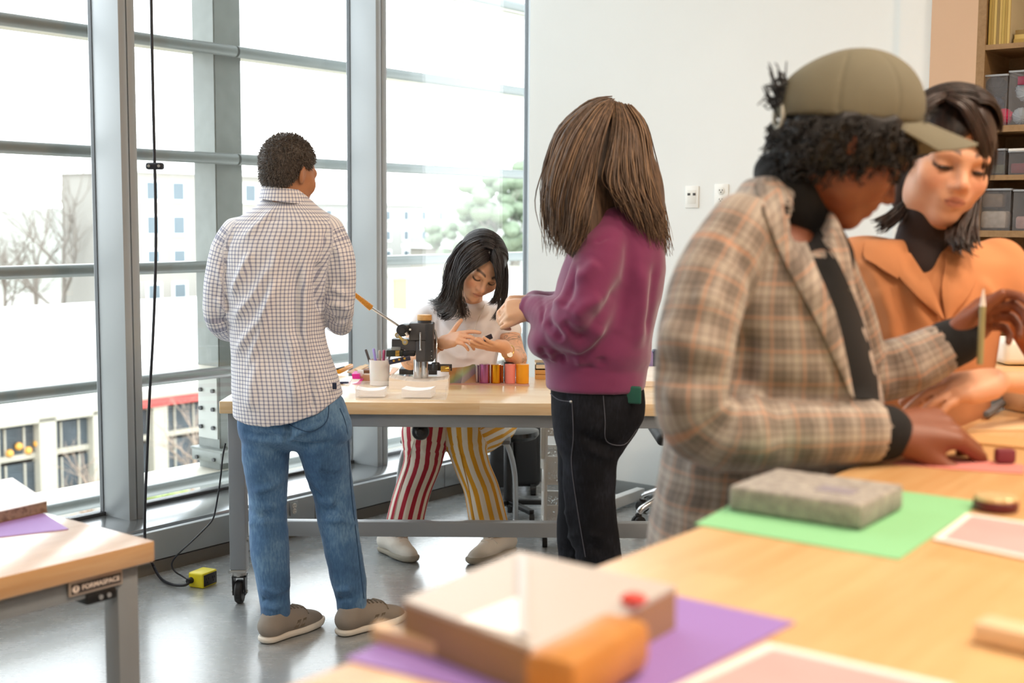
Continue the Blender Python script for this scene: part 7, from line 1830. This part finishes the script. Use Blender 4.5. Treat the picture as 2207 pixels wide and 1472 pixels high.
rows = [(at(0, py, YO)[2], at((a+b)/2, py, YO)[0], YO+.09, (b-a)/2*pxm(YO), th) for py, a, b, th in ((505, 1850, 2120, .075), (525, 1825, 2160, .095), (560, 1812, 2200, .12), (640, 1812, 2190, .145), (760, 1830, 2170, .15), (900, 1850, 2160, .15), (1100, 1840, 2170, .155), (1250, 1840, 2170, .16))]
jt = Rows(rows, n=2.3, k=.03, rcap=.01)
sl = [Path([p(2150, 575, 62, .09), p(2215, 660, 60, .05), p(2275, 760, 58, .0), p(2310, 826, 50, -.07), p(2262, 826, 40, -.13)], k=.03, smooth=3), Path([p(1865, 570, 58, .10), p(1835, 680, 58, .09), p(1815, 800, 56, .05), p(1830, 880, 50, -.03)], k=.03, smooth=3)]
jf = [([(1890, 600), (1920, 680), (1925, 750)], .014, .008), ([(1925, 610), (1950, 690), (1955, 750)], .014, -.008), ([(1955, 600), (1985, 680), (2010, 720)], .014, .007), ([(2150, 640), (2180, 680), (2200, 740)], .016, -.009), ([(2110, 600), (2140, 640), (2165, 650)], .014, .007), ([(2090, 700), (2120, 740), (2150, 760)], .014, -.006), ([(1850, 560), (1880, 580), (1900, 620)], .012, .006)]
cut = [Path([p(1985, 500, 42, .0), p(1990, 560, 40, -.04), p(2005, 620, 16, -.06)], k=.008, op='s')]
jk = with_folds('jacket', [jt]+sl+cut, .006, oj, ow, jf, disp=lambda V, N: .003*vnoise(V, 26, 3))
ob = BVHTree.FromPolygons([tuple(v.co) for v in jk.data.vertices], [tuple(q_.vertices) for q_ in jk.data.polygons])
tk = mat('dark_turtleneck', '#2e2220', .9, bump=.3, bscale=300)
sdf_mesh('turtleneck', [Path([p(2002, 452, 50, .035), p(1996, 490, 54, .045), p(1990, 520, 60, .06), p(1996, 580, 58, .03), p(2008, 640, 34, -.0)], k=.02, smooth=2)], .005, tk, ow, uv=False)
surf_strip('collar_lapel', [(1868, 505), (1862, 530), (1862, 552), (1880, 566)], [(1925, 512), (1940, 540), (1950, 570), (1935, 600)], oj, jk, ob, ow, .012, .006)
surf_strip('collar_lapel', [(1925, 545), (1935, 590), (1960, 620), (2000, 660), (2026, 684)], [(1962, 545), (1985, 580), (2005, 610), (2022, 650), (2036, 688)], oj, jk, ob, ow, .012, .006)
surf_strip('collar_lapel', [(2040, 540), (2036, 580), (2030, 620), (2034, 660), (2038, 690)], [(2110, 560), (2105, 600), (2085, 640), (2060, 670), (2046, 694)], oj, jk, ob, ow, .012, .006)
# dark trousers below the table line
sdf_mesh('trousers', [Path([p(1940, 1230, 90, .08), p(1945, 1500, 62, .08), p(1950, 1900, 50, .08)], k=.03), Path([p(2070, 1230, 90, .1), p(2070, 1500, 62, .1), p(2070, 1900, 50, .1)], k=.03)], .008, trm, ow, uv=False)
for q, dy in ((1950, .08), (2070, .1)):
    c = np.array(p(q, 1900, 1, dy)[:3]); c[2] = 0
    shoe(ow, c+np.array([0, .07, 0]), c+np.array([0, -.19, 0]), .09, .10, (dksh, sol2, dksh, dksh), None, style='plain')
# hair: dark, parted, pulled round the right side
hd_m = hair_mat('dark_brown_hair', '#140d0b', '#3b2922', .4, 100)
def ocut(F, G):
    q = ho.loc(G); x, y, z = q[..., 0], q[..., 1], q[..., 2]
    face = np.maximum(np.maximum(-(y-.015), z-.070+1.0*np.abs(x+.012)), np.abs(x)-.083)
    return np.maximum(F, -face*.7)
V, Q = surfnet([ho.e((0, -.016, .036), (.085, .108, .098), .01), ho.e((0, -.055, -.04), (.08, .06, .09), .03)], .005, post=ocut); V = relax(V, Q, 2)
hair_o = raw_mesh('hair', V, Q, hd_m, ow)
rs = np.random.RandomState(21); cur = []
crown_strands(ho, cur, rs, 600, .0022, x0=-.012)
lock_group([[(2045, 205, YO-.04), (2090, 225, YO-.06), (2122, 290, YO-.05), (2128, 350, YO-.03), (2112, 410, YO-.02)], [(2042, 215, YO-.07), (2075, 235, YO-.09), (2105, 290, YO-.08), (2118, 340, YO-.06), (2112, 380, YO-.04)], [(2048, 200, YO+.02), (2105, 225, YO), (2135, 290, YO), (2138, 350, YO+.02), (2120, 430, YO+.03)]], 260, .0026, .005)
lock_group([[(2036, 212, YO-.06), (2010, 225, YO-.09), (1985, 255, YO-.09), (1960, 290, YO-.07)], [(2036, 205, YO-.03), (2000, 215, YO-.05), (1965, 250, YO-.05), (1945, 310, YO-.03)]], 160, .0026, .005)
lock_group([[(2100, 430, YO+.03), (2085, 470, YO-.01), (2070, 500, YO-.05), (2075, 530, YO-.08), (2095, 545, YO-.08)], [(2085, 440, YO+.03), (2068, 480, YO-.0), (2055, 510, YO-.05), (2060, 535, YO-.07)], [(2110, 420, YO+.04), (2100, 480, YO+.0), (2098, 520, YO-.05), (2112, 540, YO-.06)]], 200, .0028, .007, curl=.006)
lock_group([[(1965, 430, YO+.04), (1935, 470, YO+.03), (1905, 495, YO+.01)], [(1950, 440, YO+.05), (1915, 470, YO+.04), (1885, 490, YO+.03)]], 60, .0028, .008, curl=.008)
strands('hair_lock', cur, hd_m, hair_o, 5)
SKY, EXPO = 4.5, 0.38
LAMPS = [(1.2, 1.0, 60), (2.6, 2.6, 60), (0.3, -1.0, 50), (3.6, 0.6, 60)]
LAMPCOL = '#ffe8d0'
# ================================================================== LIGHT AND CAMERA
W = bpy.data.worlds.new('overcast'); SC.world = W; W.use_nodes = True
wt = W.node_tree; bg = wt.nodes['Background']
tc = wt.nodes.new('ShaderNodeTexCoord'); sp = wt.nodes.new('ShaderNodeSeparateXYZ'); wt.links.new(tc.outputs['Generated'], sp.inputs[0])
cr = wt.nodes.new('ShaderNodeValToRGB'); wt.links.new(sp.outputs[2], cr.inputs[0])
e = cr.color_ramp.elements; e[0].position = 0.0; e[0].color = (.95, .97, 1, 1); e[1].position = .6; e[1].color = (.86, .93, 1.0, 1)
wt.links.new(cr.outputs[0], bg.inputs[0]); bg.inputs[1].default_value = SKY
for i, (x, y, p) in enumerate(LAMPS):
    area('ceiling_lamp', (x, y, CEIL-.06), .6, p, LAMPCOL, (0, 0, 0))
cam = bpy.data.cameras.new('camera'); co = bpy.data.objects.new('camera', cam); COL.objects.link(co); SC.camera = co
cam.sensor_fit = 'HORIZONTAL'; cam.sensor_width = 36; cam.lens = FPX/2207*36; cam.clip_start = .05; cam.clip_end = 600
r, d, f = CM
co.matrix_world = Matrix(((r[0], -d[0], -f[0], 0), (r[1], -d[1], -f[1], 0), (r[2], -d[2], -f[2], EYE), (0, 0, 0, 1)))
cam.dof.use_dof = True; cam.dof.focus_distance = 4.5; cam.dof.aperture_fstop = 3.2; cam.dof.aperture_blades = 0
SC.view_settings.view_transform = 'Standard'; SC.view_settings.look = 'None'; SC.view_settings.gamma = 1; SC.view_settings.exposure = EXPO
SC.view_settings.use_curve_mapping = False
SC.cycles.max_bounces = 8; SC.cycles.transparent_max_bounces = 16; SC.cycles.diffuse_bounces = 4; SC.cycles.glossy_bounces = 4
SC.cycles.caustics_reflective = False; SC.cycles.caustics_refractive = False; SC.cycles.sample_clamp_indirect = 6
